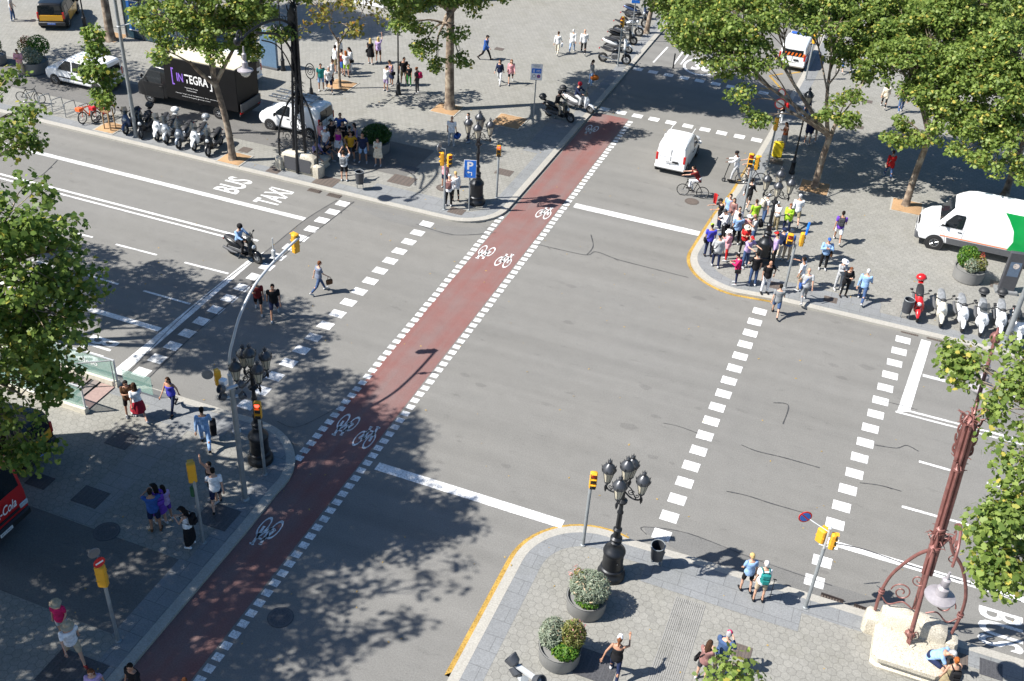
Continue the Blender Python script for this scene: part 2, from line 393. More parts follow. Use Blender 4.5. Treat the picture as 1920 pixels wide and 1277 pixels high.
c = P(1317,125); k = MB(); k.ring((c.x, c.y, .009), 1.12, 1.3, 32)
o = st(k.build('speed_limit_marking', PAINT, smooth=0)); o.scale = (1, 1.35, 1); o.location = (0, -.35*c.y, 0)
road_word('30', c, 0, 1.3, 1.7, .04)
seg('lane_line', ((1225,117),(1252,88)), ((1263,121),(1286,90)), ((1276,121),(1300,90)), wd=.12)
def bike_mark(px, py, ang):
    """stencilled bicycle: two rings, frame bars, handlebar and saddle"""
    k = MB(); c = P(px, py); z = .009
    M0 = Matrix.Translation((c.x, c.y, z)) @ Matrix.Rotation(R(ang), 4, 'Z') @ Matrix.Diagonal((.43, 1.3, 1, 1)) @ Matrix.Translation((0,-.2,0))
    for x in (-.48, .48): k.ring((0,0,0), .27, .36, 22, M0 @ Matrix.Translation((x, 0, 0)))
    def ln(a, b_, wd=.085): k.strip(M0 @ Vector((*a, 0)), M0 @ Vector((*b_, 0)), wd)
    for a, b_ in (((-.48,0),(-.2,.42)),((-.2,.42),(.36,.42)),((.36,.42),(-.08,0)),((-.48,0),(-.08,0)),((-.08,0),(-.24,.56)),((.48,0),(.32,.62)),((.32,.62),(.52,.66)),((-.36,.57),(-.12,.57)),((.2,.68),(.34,.62))): ln(a, b_)
    st(k.build('bicycle_marking', PAINT, smooth=0))
for q in ((647,800,180),(689,817,0),(909,475,180),(947,487,0),(1022,398,0),(1108,244,180),(498,1000,180)): bike_mark(*q)
# saw-cut trenches and cracks sealed with tar
def crack(*pts, wd=.045):
    k = MB(); q = bez([P(x, y, .0105) for x, y in pts], 6); 
    for i in range(len(q)-1): k.strip(q[i], q[i+1], wd * random.uniform(.6, 1.2))
    for i in range(3, len(q)-3, 5):
        if random.random() < .18:
            a = q[i]; d_ = (q[i+1] - q[i]).normalized(); s_ = random.choice((-1, 1)); n_ = Vector((-d_.y, d_.x, 0))*s_
            for j in range(random.randint(2, 4)): b_ = a + d_*random.uniform(.04,.16) + n_*random.uniform(.02,.08); k.strip(a, b_, wd*random.uniform(.3,.6)); a = b_
    st(k.build('tar_seam', TAR, smooth=0))
crack((632,375),(572,412),(500,470),(430,520),(330,605),(235,705)); crack((664,378),(610,420),(545,468),(440,560),(350,640),(265,722))
crack((1008,458),(1050,468),(1100,478),(1118,472),(1160,487),(1230,505),(1290,520)); crack((1100,478),(1112,462),(1108,440))
crack((1243,793),(1275,800),(1315,815),wd=.03); crack((1390,834),(1420,846),(1470,858),(1537,877)); crack((1362,921),(1400,929),(1450,945),(1510,962))
crack((1640,834),(1680,840),(1700,835),(1722,846)); crack((1612,905),(1650,910),(1690,921)); crack((1450,755),(1478,760),(1468,795))
crack((1566,1019),(1620,1030),(1700,1058),(1790,1085),(1850,1105),(1915,1128),wd=.06); crack((1640,747),(1690,760),(1720,768),wd=.03)
crack((54,341),(80,327),(108,300),wd=.05); crack((780,420),(850,440),(930,436),wd=.05); crack((1212,1002),(1206,988),(1290,1000),(1420,1050),(1560,1098),wd=.03)
crack((640,760),(560,800),(520,790),wd=.03); crack((920,1180),(880,1240),(850,1290),wd=.05)
def patch(name, pts, m=AS2, z=.0035): return st(MB().poly([P(x, y, z) for x, y in pts]).build(name, m, smooth=0))
patch('asphalt_patch', ((632,375),(664,378),(610,420),(545,468),(440,560),(350,640),(265,722),(235,705),(330,605),(430,520),(500,470),(572,412)), z=.0035)
patch('asphalt_patch', ((1212,1000),(1206,986),(1290,998),(1420,1048),(1560,1096),(1660,1128),(1800,1172),(1790,1185),(1655,1150),(1537,1118),(1466,1099),(1277,1036)), ground_mat('darker_gutter_asphalt', (.15,.15,.148), 'asphalt'), z=.0036)
patch('asphalt_patch', ((650,382),(690,388),(830,424),(920,428),(960,408),(930,440),(840,442),(720,412)), ground_mat('paler_gutter_asphalt', (.165,.165,.162), 'asphalt'), z=.0036)
# oil drips and dark tyre scuffs
SCUF = ground_mat('oil_stain', (.152,.15,.145), 'asphalt'); rs_ = random.Random(21); k = MB()
for i in range(24):
    x, y = rs_.uniform(-13.5, 6), rs_.uniform(26.5, 41.5); r_ = rs_.uniform(.05, .22); a0_ = rs_.uniform(0, 6)
    k.poly([(x + r_*rs_.uniform(.6,1.15)*math.cos(a0_+q*.7)*1.8, y + r_*rs_.uniform(.6,1.15)*math.sin(a0_+q*.7), .003) for q in range(9)])
tag(k.build('oil_stains', SCUF, smooth=0), kind='stuff')
# thin brown leaf litter and pale chewing-gum specks scattered on the roadway
LIT = mat('dry_leaf', (.36, .24, .07), .8); k = MB(); rl = random.Random(11)
for i in range(380):
    x, y = rl.uniform(-38, 9), rl.uniform(13, 60); s = rl.uniform(.02, .06); a = rl.uniform(0, 6.3)
    onp = (y < 25.3 and not -15.8 < x < -7.5) or (y > 42.8 and not -16.3 < x < -6)
    M = Matrix.Translation((x, y, (KH if onp else 0) + .014)) @ Euler((rl.uniform(-.3,.3), rl.uniform(-.3,.3), a)).to_matrix().to_4x4()
    k.add([M @ Vector(p) for p in ((-s,0,0),(0,-s*.6,0),(s,0,0),(0,s*.6,0))], [(0,1,2,3)])
tag(k.build('leaf_litter', LIT, smooth=0), kind='stuff')
# manholes, gratings, tree pits
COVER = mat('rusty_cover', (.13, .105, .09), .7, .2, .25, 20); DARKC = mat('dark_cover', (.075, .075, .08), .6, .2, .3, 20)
SLOT = mat('gully_shadow_iron', (.03, .022, .02), .8)  # near-black colour paints the shade inside drain slots and pits
def cover(px, py, wx, wy, label, m=None, rz=0, rnd=False):
    onp = True; q = P(px, py, KH); z = KH + .004
    if q.y > 25.4 and q.y < 42.7 or -15.9 < q.x < -7.4: z = .006; q = P(px, py, 0)
    k = MB(); 
    if rnd: k.lathe([(wx/2, 0), (wx/2, .008)], 28); 
    else: k.box((0,0,.004), (wx, wy, .008))
    r_ = MB()
    if rnd: r_.ring((0,0,.010), wx/2*.8, wx/2*.92, 28)
    else:
        for i in range(-2, 3): r_.box((i*wx/5.5, 0, .009), (wx/26, wy*.9, .004))
    o = k.build('manhole_cover', m or COVER, smooth=0); o.location = (q.x, q.y, z); o.rotation_euler = (0, 0, R(rz)); tag(o, label, 'manhole cover')
    p = r_.build('cover_rim' if rnd else 'cover_ribs', mat('worn_rib',(.1,.085,.075),.7,.2) if m is None else mat('worn_dark_rib',(.09,.09,.095),.6,.2), o, smooth=0)
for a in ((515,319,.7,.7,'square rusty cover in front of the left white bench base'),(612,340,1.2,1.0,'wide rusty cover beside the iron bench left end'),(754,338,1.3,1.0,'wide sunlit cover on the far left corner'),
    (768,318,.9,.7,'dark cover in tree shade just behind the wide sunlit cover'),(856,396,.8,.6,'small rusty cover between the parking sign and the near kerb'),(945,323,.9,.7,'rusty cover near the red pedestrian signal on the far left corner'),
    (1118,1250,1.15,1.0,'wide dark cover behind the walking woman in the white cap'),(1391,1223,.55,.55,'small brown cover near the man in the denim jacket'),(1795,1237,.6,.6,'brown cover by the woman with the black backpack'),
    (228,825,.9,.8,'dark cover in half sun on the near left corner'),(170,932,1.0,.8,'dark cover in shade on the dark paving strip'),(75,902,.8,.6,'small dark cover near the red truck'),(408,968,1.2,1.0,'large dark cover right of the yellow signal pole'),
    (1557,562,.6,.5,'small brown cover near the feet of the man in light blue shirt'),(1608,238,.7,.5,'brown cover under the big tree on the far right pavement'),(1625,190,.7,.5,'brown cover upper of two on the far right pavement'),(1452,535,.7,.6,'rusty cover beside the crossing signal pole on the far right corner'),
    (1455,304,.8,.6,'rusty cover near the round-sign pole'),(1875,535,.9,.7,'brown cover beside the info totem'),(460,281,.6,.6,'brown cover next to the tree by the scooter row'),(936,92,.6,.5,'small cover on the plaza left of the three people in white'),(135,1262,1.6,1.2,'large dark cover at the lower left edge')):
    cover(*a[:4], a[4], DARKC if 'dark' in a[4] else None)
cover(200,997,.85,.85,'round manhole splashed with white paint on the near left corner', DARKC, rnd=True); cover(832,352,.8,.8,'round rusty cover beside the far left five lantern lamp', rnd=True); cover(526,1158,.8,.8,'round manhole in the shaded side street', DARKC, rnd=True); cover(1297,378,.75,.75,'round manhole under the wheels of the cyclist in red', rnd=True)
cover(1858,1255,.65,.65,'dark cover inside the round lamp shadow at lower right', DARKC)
GULLY = []
def gully(a, b_, label):
    a, b_ = P(*a, 0) + Vector((0,.12,0)), P(*b_, 0) + Vector((0,.12,0)); L = (b_-a).length; t = thing('storm_drain', label, 'drain', ((a+b_)/2) + Vector((0,0,.0)), math.atan2(b_.y-a.y, b_.x-a.x), 'kerb gullies')
    MB().box((0,-.17,.006), (L,.36,.012)).build('pit', SLOT, t, 0)
    k = MB()
    for i in range(int(L/.09)): k.box((-L/2 + .045 + i*.09, -.17, .016), (.045,.34,.014))
    k.box((0,-.345,.016),(L,.03,.016)); k.build('grate', COVER, t, 0)
    MB().box((0,.012,.058),(L,.03,.07)).build('slot', SLOT, t, 0)
gully((580,354),(603,359.5),'left one of two gullies by the TAXI lettering'); gully((616,363),(640,369),'right one of two gullies by the TAXI lettering')
gully((1690,618),(1722,626),'left one of two gullies by the white mopeds'); gully((1738,629.5),(1771,637.5),'right one of two gullies by the white mopeds')
gully((1538,1120),(1580,1134),'left one of two gullies by the near right iron lamp'); gully((1600,1141),(1643,1156),'right one of two gullies by the near right iron lamp')
def pit(px, py, s, label, rz=0):
    q = P(px, py, KH); t = thing('tree_pit', label, 'tree pit', (q.x, q.y, KH), R(rz)); n_ = 9; vs_ = []; fs = []
    for i in range(n_+1):
        for j in range(n_+1):
            e = max(abs(i-n_/2), abs(j-n_/2))/(n_/2); vs_.append(((i/n_-.5)*s, (j/n_-.5)*s, .02 + .09*(1-e**2) + random.uniform(0,.025)))
    for i in range(n_):
        for j in range(n_): fs.append((i*(n_+1)+j, (i+1)*(n_+1)+j, (i+1)*(n_+1)+j+1, i*(n_+1)+j+1))
    MB().add(vs_, fs).build('soil', SOIL, t)
    e = MB()
    for x, y, a, b_ in ((0,s/2+.04,s+.16,.08),(0,-s/2-.04,s+.16,.08),(s/2+.04,0,.08,s),(-s/2-.04,0,.08,s)): e.box((x,y,.012),(a,b_,.03))
    e.build('edging', KERB, t, 0)
pit(440,298,1.3,'tree pit of the plane tree by the scooter row'); pit(838,205,1.5,'tree pit of the plane tree on the far left plaza'); pit(640,160,1.5,'tree pit of the slim tree among the group of tourists')
pit(955,228,1.7,'empty orange tree pit beside the parking information sign'); pit(207,240,1.2,'tree pit of the staked sapling beside the bike racks'); pit(1527,352,1.5,'tree pit of the forked tree on the far right corner'); pit(1700,388,1.5,'tree pit of the tree beside the green and white van'); pit(210,70,1.6,'tree pit of the tree by the glass kiosk')
# ================================================================ PEOPLE
SKIN = [mat('skin_fair', (.5,.29,.2), .55, 0, .06), mat('skin_tan', (.36,.19,.12), .55, 0, .06), mat('skin_brown', (.14,.07,.045), .55, 0, .06)]
EYE = mat('eye_dark', (.02,.015,.012), .2); LIP = mat('lip', (.33,.11,.1), .5)
DG = bpy.context.evaluated_depsgraph_get
def remesh(mb, vox, smooth_it=4):
    """fuse overlapping tapered limbs into one continuous skin"""
    me = bpy.data.meshes.new('tmp'); me.from_pydata(mb.v, [], mb.f); o = bpy.data.objects.new('tmp', me); COL.objects.link(o)
    r = o.modifiers.new('r', 'REMESH'); r.mode = 'VOXEL'; r.voxel_size = vox
    s = o.modifiers.new('s', 'SMOOTH'); s.iterations = smooth_it; s.factor = .5
    out = bpy.data.meshes.new_from_object(o.evaluated_get(DG())); bpy.data.objects.remove(o); bpy.data.meshes.remove(me)
    out.polygons.foreach_set('use_smooth', [True]*len(out.polygons)); out.materials.clear(); return out
def rotv(v, ax, deg): return Matrix.Rotation(R(deg), 3, ax) @ v
# pose: lean, (L,R) hip flexion, knee, leg spread, arm (flexion, spread, elbow, inward), head (pitch, yaw), sit height
def pose(lean=2, hip=(0,0), knee=(3,3), spread=4, aL=(3,7,14,0), aR=(3,7,14,0), head=(5,0), seat=None, twist=0): return dict(lean=lean, hip=hip, knee=knee, spread=spread, a=(aL,aR), head=head, seat=seat, twist=twist)
POSES = dict(
    stand=pose(), stand2=pose(hip=(8,-6), knee=(8,4), aL=(8,14,40,25), aR=(-5,10,12,0), head=(10,25)), wide=pose(spread=9, aL=(0,14,22,0), aR=(0,14,22,0)),
    phone=pose(lean=5, aL=(28,12,80,38), aR=(30,12,86,38), head=(32,0)), photo=pose(aL=(62,24,92,45), aR=(64,24,92,45), head=(-4,0)), photoup=pose(lean=-4, aL=(100,18,62,32), aR=(104,18,60,32), head=(-18,0)),
    armup=pose(aL=(5,8,15,0), aR=(150,14,25,0), head=(-12,0)), cross=pose(aL=(25,14,104,62), aR=(25,14,100,62), head=(4,-10)), hip=pose(aL=(-18,36,80,30), aR=(3,10,16,0)), hips=pose(spread=7, aL=(-18,38,82,32), aR=(-18,38,82,32)),
    talk=pose(aL=(38,14,70,10), aR=(5,8,14,0), head=(4,30)), point=pose(aL=(3,7,14,0), aR=(72,30,12,0), head=(2,-20)), reach=pose(lean=7, aL=(58,10,35,10), aR=(62,10,30,8), head=(12,0)), hold=pose(aL=(20,6,96,40), aR=(22,6,92,40), head=(24,5)),
    walk=pose(lean=5, hip=(27,-22), knee=(6,26), aL=(-24,8,14,0), aR=(26,8,26,0)), walk2=pose(lean=5, hip=(-20,25), knee=(30,8), aL=(26,8,22,0), aR=(-24,8,14,0)), walkphone=pose(lean=6, hip=(23,-18), knee=(7,26), aL=(6,8,14,0), aR=(38,10,90,30), head=(26,0)),
    run=pose(lean=12, hip=(42,-30), knee=(30,70), aL=(-42,12,85,10), aR=(40,12,85,15)), walkarm=pose(lean=4, hip=(24,-20), knee=(8,24), aL=(-28,30,12,0), aR=(58,24,60,10)),
    sit=pose(lean=4, hip=(86,84), knee=(84,80), spread=8, aL=(30,10,62,30), aR=(26,10,66,30), seat=.46), sitlean=pose(lean=42, hip=(88,84), knee=(80,78), spread=12, aL=(52,10,35,18), aR=(52,10,35,18), head=(22,0), seat=.46),
    ride=pose(lean=10, hip=(72,72), knee=(78,78), spread=14, aL=(48,14,32,10), aR=(48,14,32,10), seat=.78), cycle=pose(lean=34, hip=(84,46), knee=(86,50), spread=4, aL=(78,8,10,0), aR=(78,8,10,0), head=(-22,0), seat=.95),
    kick=pose(lean=8, hip=(20,-16), knee=(12,10), spread=2, aL=(46,6,38,0), aR=(46,6,38,0)), bend=pose(lean=62, hip=(20,6), knee=(22,12), spread=6, aL=(70,8,20,10), aR=(74,8,16,10), head=(20,0)))
_SK = {}
def skel(pn, fem):
    key = (pn, fem)
    if key in _SK: return _SK[key]
    p = POSES[pn]; J = {}; hipw = .1 if fem else .095; shw = .165 if fem else .195
    up = Vector((0,0,1)); SP = lambda v: rotv(Vector(v), 'X', -p['lean'])
    J['pelvis'] = Vector((0,0,0))
    for k, z, y in (('waist',.16,.005),('chest',.34,.0),('shoulder',.475,-.012),('neck',.535,.0)): J[k] = SP((0, y, z))
    hp, hy = p['head']
    HM = Matrix.Rotation(R(hy), 3, 'Z') @ Matrix.Rotation(R(-p['lean']*.6 - hp*.8), 3, 'X')
    J['head'] = J['neck'] + SP((0,.0,.03)) + HM @ Vector((0,.03,.115)); J['HM'] = HM
    for i, s in enumerate((-1, 1)):
        n = 'LR'[i]; h = Vector((s*hipw, 0, -.03)); J['hip'+n] = h
        d = rotv(rotv(Vector((0,0,-1)), 'Y', -s*p['spread']), 'X', p['hip'][i]); J['knee'+n] = h + d*.43
        ax = Vector((1,0,0)); d2 = rotv(rotv(Vector((0,0,-1)), 'Y', -s*p['spread']*.3), 'X', p['hip'][i] - p['knee'][i]); J['ankle'+n] = J['knee'+n] + d2*.415
        f = rotv(Vector((0,1,0)), 'X', max(-50, min(10, (p['hip'][i]-p['knee'][i])*.8))); J['toe'+n] = J['ankle'+n] + f*.15 + Vector((s*.02,0,-.045)); J['heel'+n] = J['ankle'+n] - f*.055 + Vector((0,0,-.045))
        fl, sp_, el, inn = p['a'][i]; sh = J['shoulder'] + SP((s*shw, 0, -.03)); J['sh'+n] = sh
        a = rotv(rotv(Vector((0,0,-1)), 'Y', -s*sp_), 'X', fl - p['lean']*.3); J['el'+n] = sh + a*.285
        b = rotv(rotv(rotv(Vector((0,0,-1)), 'X', el), 'Z', s*inn), 'X', fl - p['lean']*.3); b = rotv(b, 'Y', -s*sp_*.5) if not inn else b; J['wr'+n] = J['el'+n] + b*.25; J['hd'+n] = b.normalized()
    low = min(min(J['toeL'].z, J['toeR'].z), min(J['heelL'].z, J['heelR'].z)) - .028
    J['dz'] = -low if p['seat'] is None else p['seat'] + .11
    for k in list(J):
        if k not in ('HM','dz','hdL','hdR'): J[k] = J[k] + Vector((0,0,J['dz']))
    J['fem'] = fem; J['pose'] = pn; J['lean'] = p['lean']; _SK[key] = J; return J
def cap(mb, a, b, ra, rb, n=10):
    a, b = Vector(a), Vector(b); d = (b-a).normalized(); e = []
    for t in (-1., -.7, 0): e.append((a + d*ra*t*.9, ra*math.sqrt(max(.02, 1-t*t))))
    for t in (0, .7, 1.): e.append((b + d*rb*t*.9, rb*math.sqrt(max(.02, 1-t*t))))
    mb.tube([q[0] for q in e], [q[1] for q in e], n)
def torso(mb, J, g=0., top=1., hem=0., hemw=0.):
    f = J['fem']; rot = Matrix.Rotation(R(-J['lean']), 3, 'X')
    W = ((-.12,.135,.115),(-.02,.168,.125),(.08,.158,.115),(.17,.132 if f else .15,.1),(.28,.148 if f else .168,.118 if f else .112),(.38,.16 if f else .185,.125 if f else .115),(.455,.14 if f else .165,.085),(.5,.075,.06))
    rings = []
    for z, a, b in W:
        if z > top: break
        c = J['pelvis'] + (rot @ Vector((0,-.008 if z>.3 else 0,z)) if z > 0 else Vector((0,0,z)))
        rings.append([c + (rot if z > 0 else Matrix.Identity(3)) @ Vector(((a+g)*math.cos(2*PI*k/18), (b+g)*math.sin(2*PI*k/18), 0)) for k in range(18)])
    mb.loft(rings)
_BODY = {}
def body_mesh(pn, fem):
    key = (pn, fem)
    if key in _BODY: return _BODY[key]
    J = skel(pn, fem); m = MB(); torso(m, J); k = .9 if fem else 1.
    cap(m, J['neck'] - Vector((0,0,.05)), J['head'] - J['HM'] @ Vector((0,.03,.03)), .055*k, .05*k)
    HM = J['HM']; H = J['head']
    m.ball(H, (.075,.092,.105), 14, 9, HM); m.ball(H + HM @ Vector((0,.03,-.055)), (.052,.058,.06), 12, 7, HM)      # skull, jaw
    m.ball(H + HM @ Vector((0,.098,-.018)), (.015,.022,.024), 8, 5, HM)                                            # nose
    for s in (-1, 1): m.ball(H + HM @ Vector((s*.077,0,-.01)), (.013,.022,.03), 8, 5, HM)                          # ears
    for n in 'LR':
        cap(m, J['hip'+n], J['knee'+n], .084*k, .055*k); cap(m, J['knee'+n], J['ankle'+n], .056*k, .036)
        mid = J['knee'+n].lerp(J['ankle'+n], .32) - Vector((0,.014,0)); m.ball(mid, (.05*k,.05*k,.1))
        cap(m, J['heel'+n] + Vector((0,0,.012)), J['toe'+n] + Vector((0,0,.008)), .034, .03); cap(m, J['ankle'+n], J['heel'+n]+Vector((0,0,.02)), .036, .034)
        cap(m, J['sh'+n], J['el'+n], .05*k, .038*k); cap(m, J['el'+n], J['wr'+n], .038*k, .026*k)
        hd = J['hd'+n]; cap(m, J['wr'+n], J['wr'+n] + hd*.07, .027, .034)
    me = remesh(m, .017, 3)
    # fingers, eyes and mouth joined into the same mesh
    x = MB()
    for i, n in enumerate('LR'):
        hd = J['hd'+n]; side = hd.cross(Vector((0,1,.2))); side = side.normalized() if side.length > .1 else Vector((1,0,0)); pal = hd.cross(side).normalized(); w0 = J['wr'+n] + hd*.085
        for q, L in zip((-1.5,-.5,.5,1.5), (.06,.072,.068,.052)):
            a = w0 + side*q*.016; b = a + hd*L*.55 + pal*.006; x.tube([a, b, b + (hd + pal*.7).normalized()*L*.5], [.0085,.0078,.006], 6)
        s = -1 if i == 0 else 1; a = J['wr'+n] + hd*.045 + side*s*.024; x.tube([a, a + side*s*.022 + hd*.03, a + side*s*.026 + hd*.055 + pal*.008], [.0105,.009,.007], 6)
    nf = len(x.f); HMx = HM
    x.k = 1
    for s in (-1, 1): x.ball(H + HM @ Vector((s*.03,.083,.012)), (.012,.01,.008), 8, 5, HM)
    x.k = 2; x.ball(H + HM @ Vector((0,.088,-.062)), (.022,.008,.007), 8, 5, HM)
    bm = bmesh.new(); bm.from_mesh(me); t = bpy.data.meshes.new('t'); t.from_pydata(x.v, [], x.f); t.polygons.foreach_set('material_index', x.m); bm.from_mesh(t); bm.to_mesh(me); bm.free()
    me.polygons.foreach_set('use_smooth', [True]*len(me.polygons)); me.name = 'body'
    for q in (SKIN[0], EYE, LIP): me.materials.append(q)
    _BODY[key] = me; return me
_GAR = {}
def garment(kind, pn, fem):
    key = (kind, pn, fem)
    if key in _GAR: return _GAR[key]
    J = skel(pn, fem); m = MB(); k = .9 if fem else 1.
    if kind in ('tee','long','tank','polo','coat','dress','longdress'):
        torso(m, J, .024 if kind != 'coat' else .042, .47 if kind != 'tank' else .42)
        sl = {'tee':.62,'polo':.62,'dress':.45,'longdress':.45,'tank':0}.get(kind, 1)
        for n in 'LR':
            if sl:
                cap(m, J['sh'+n], J['sh'+n].lerp(J['el'+n], min(1, sl)), .072*k + (.012 if kind == 'coat' else 0), (.062 if sl < 1 else .058)*k)
                if sl == 1: cap(m, J['el'+n], J['el'+n].lerp(J['wr'+n], .86), .056*k, .042*k)
            else: cap(m, J['neck'] + (J['sh'+n]-J['neck'])*.45 + Vector((0,0,-.01)), J['chest'].lerp(J['sh'+n], .4), .03, .05)
        if kind == 'coat':
            for n in 'LR': cap(m, J['hip'+n] + Vector((0,0,.06)), J['hip'+n].lerp(J['knee'+n], .35), .12, .11)
    if kind in ('trousers','shorts','leggings','baggy'):
        e = .02 if kind == 'baggy' else (.001 if kind == 'leggings' else .008)
        rings = []
        for z, a, b in ((-.11,.13,.115),(-.03,.178,.138),(.06,.168,.128),(.11,.155,.118)): rings.append([J['pelvis'] + Vector(((a+e*.5)*math.cos(2*PI*q/16), (b+e*.5)*math.sin(2*PI*q/16), z)) for q in range(16)])
        m.loft(rings)
        for n in 'LR':
            if kind == 'shorts': cap(m, J['hip'+n], J['hip'+n].lerp(J['knee'+n], .78), .1*k, .088*k)
            else: cap(m, J['hip'+n], J['knee'+n], .093*k + e, .066*k + e); cap(m, J['knee'+n], J['knee'+n].lerp(J['ankle'+n], .86), .066*k + e, .05*k + e)
    if kind in ('skirt','longskirt','dress','longdress'):
        L = {'skirt':.42,'dress':.42,'longskirt':.8,'longdress':.8}[kind]
        kn = [J['hip'+n].lerp(J['knee'+n], min(1, L/.43)) if L < .5 else J['knee'+n].lerp(J['ankle'+n], .7) for n in 'LR']
        c = (kn[0] + kn[1])/2; half = abs(kn[1].x - kn[0].x)/2 + .1; dep = abs(kn[1].y - kn[0].y)/2 + .11; rings = []
        for t in (0, .15, .4, .7, 1):
            q = (J['pelvis'] + Vector((0,0,.1))).lerp(c, t); a = .15 + (half + .05 - .15)*t + .03*math.sin(t*PI); b = .118 + (dep + .03 - .118)*t + .03*math.sin(t*PI)
            rings.append([q + Vector((a*(1 + .04*math.sin(9*ph))*math.cos(ph), b*(1+.04*math.sin(9*ph))*math.sin(ph), 0)) for ph in [2*PI*i/24 for i in range(24)]])
        m.loft(rings)
    if kind in ('shoeL','shoeR'):
        for n in kind[-1]: cap(m, J['heel'+n] + Vector((0,0,.016)), J['toe'+n] + Vector((0,0,.012)), .044, .04); cap(m, J['ankle'+n] + Vector((0,0,-.005)), J['heel'+n]+Vector((0,0,.02)), .046, .042)
    me = remesh(m, .02 if kind[:4] != 'shoe' else .015, 3); me.name = kind; me.materials.append(cloth('grey')); _GAR[key] = me; return me
_HAIR = {}
def hair(kind, pn, fem):
    key = (kind, pn, fem)
    if key in _HAIR: return _HAIR[key]
    J = skel(pn, fem); m = MB(); HM = J['HM']; H = J['head']; B = lambda c, r: m.ball(H + HM @ Vector(c), r, 14, 8, HM)
    if kind in ('short','long','bun','tail'):
        B((0,-.018,.03), (.085,.093,.088)); B((0,-.05,-.02), (.074,.06,.08))
    if kind == 'fringe': B((0,-.04,-.03), (.07,.055,.065))
    if kind == 'long':
        for s in (-1, 1): cap(m, H + HM @ Vector((s*.055,-.05,0)), H + HM @ Vector((s*.06,-.06,-.22)), .045, .035)
        cap(m, H + HM @ Vector((0,-.06,0)), H + HM @ Vector((0,-.085,-.27)), .06, .05)
    if kind == 'bun': B((0,-.1,.07), (.045,.045,.045))
    if kind == 'tail': cap(m, H + HM @ Vector((0,-.09,.04)), H + HM @ Vector((0,-.15,-.16)), .04, .02)
    if kind == 'cap':
        B((0,-.005,.045), (.088,.1,.075)); m.loft([[H + HM @ Vector((x*.075, .07 + y, .045 + z)) for x, y in ((-1,0),(1,0),(.8,.075),(0,.1),(-.8,.075))] for z in (-.01,.008)])
    if kind == 'sunhat': B((0,-.005,.06), (.09,.1,.075)); m.lathe([(.09,.03),(.19,.012),(.19,.024),(.09,.05)], 22, M=Matrix.Translation(H) @ HM.to_4x4())
    if kind == 'helmet': B((0,0,.03), (.125,.14,.135)); 
    if kind == 'cyclehelmet': B((0,-.01,.055), (.1,.125,.085))
    me = remesh(m, .014, 2); me.name = kind; me.materials.append(cloth('dark')); _HAIR[key] = me; return me
_ACC = {}
def acc_mesh(kind, pn, fem):
    key = (kind, pn, fem)
    if key in _ACC: return _ACC[key]
    J = skel(pn, fem); rot = Matrix.Rotation(R(-J['lean']), 3, 'X'); T = lambda v: J['pelvis'] + rot @ Vector(v); m = MB()
    if kind == 'backpack':
        m.rbox(T((0,-.235,.3)), (.3,.17,.42), .06, rx=R(-J['lean'])); m.rbox(T((0,-.33,.22)), (.22,.06,.2), .03, rx=R(-J['lean']))
        for s in (-1, 1): m.tube([T((s*.1,-.17,.48)), T((s*.115,-.02,.53)), T((s*.115,.125,.42)), T((s*.14,.1,.2)), T((s*.14,-.15,.14))], .02, 6, .6)
    if kind in ('crossbody','shoulder'):
        s = -1; m.tube([T((-s*.1,.05,.5)), T((0,.155,.34)), T((s*.15,.12,.08)), T((s*.23,0,.02))], .016, 6, .5); m.tube([T((-s*.1,.0,.51)), T((0,-.15,.36)), T((s*.15,-.13,.1)), T((s*.23,-.02,.02))], .016, 6, .5)
        m.rbox(T((s*.25,0,-.08)), (.09,.3,.22), .03)
    if kind == 'handbag':
        h = J['wrR'] + J['hdR']*.1; m.rbox(h + Vector((0,0,-.26)), (.12,.3,.26), .03); m.tube([h + Vector((0,-.09,-.14)), h + Vector((0,-.05,0)), h + Vector((0,.05,0)), h + Vector((0,.09,-.14))], .012, 6)
    if kind == 'bigbag':
        h = J['wrR'] + J['hdR']*.1; m.rbox(h + Vector((.05,0,-.17)), (.34,.55,.34), .12); m.tube([h + Vector((.03,-.1,-.02)), h + Vector((.0,0,.03)), h + Vector((.03,.1,-.02))], .014, 6)
    if kind == 'suitcase':
        h = J['wrR'] + J['hdR']*.1; m.rbox(h + Vector((0.02,0,-.34)), (.2,.4,.56), .05); m.tube([h + Vector((0,-.1,-.08)), h + Vector((0,-.06,0)), h + Vector((0,.06,0)), h + Vector((0,.1,-.08))], .014, 6)
    me = m.mesh(kind, cloth('black')); _ACC[key] = me; return me
NP = 0
PGROUP = None
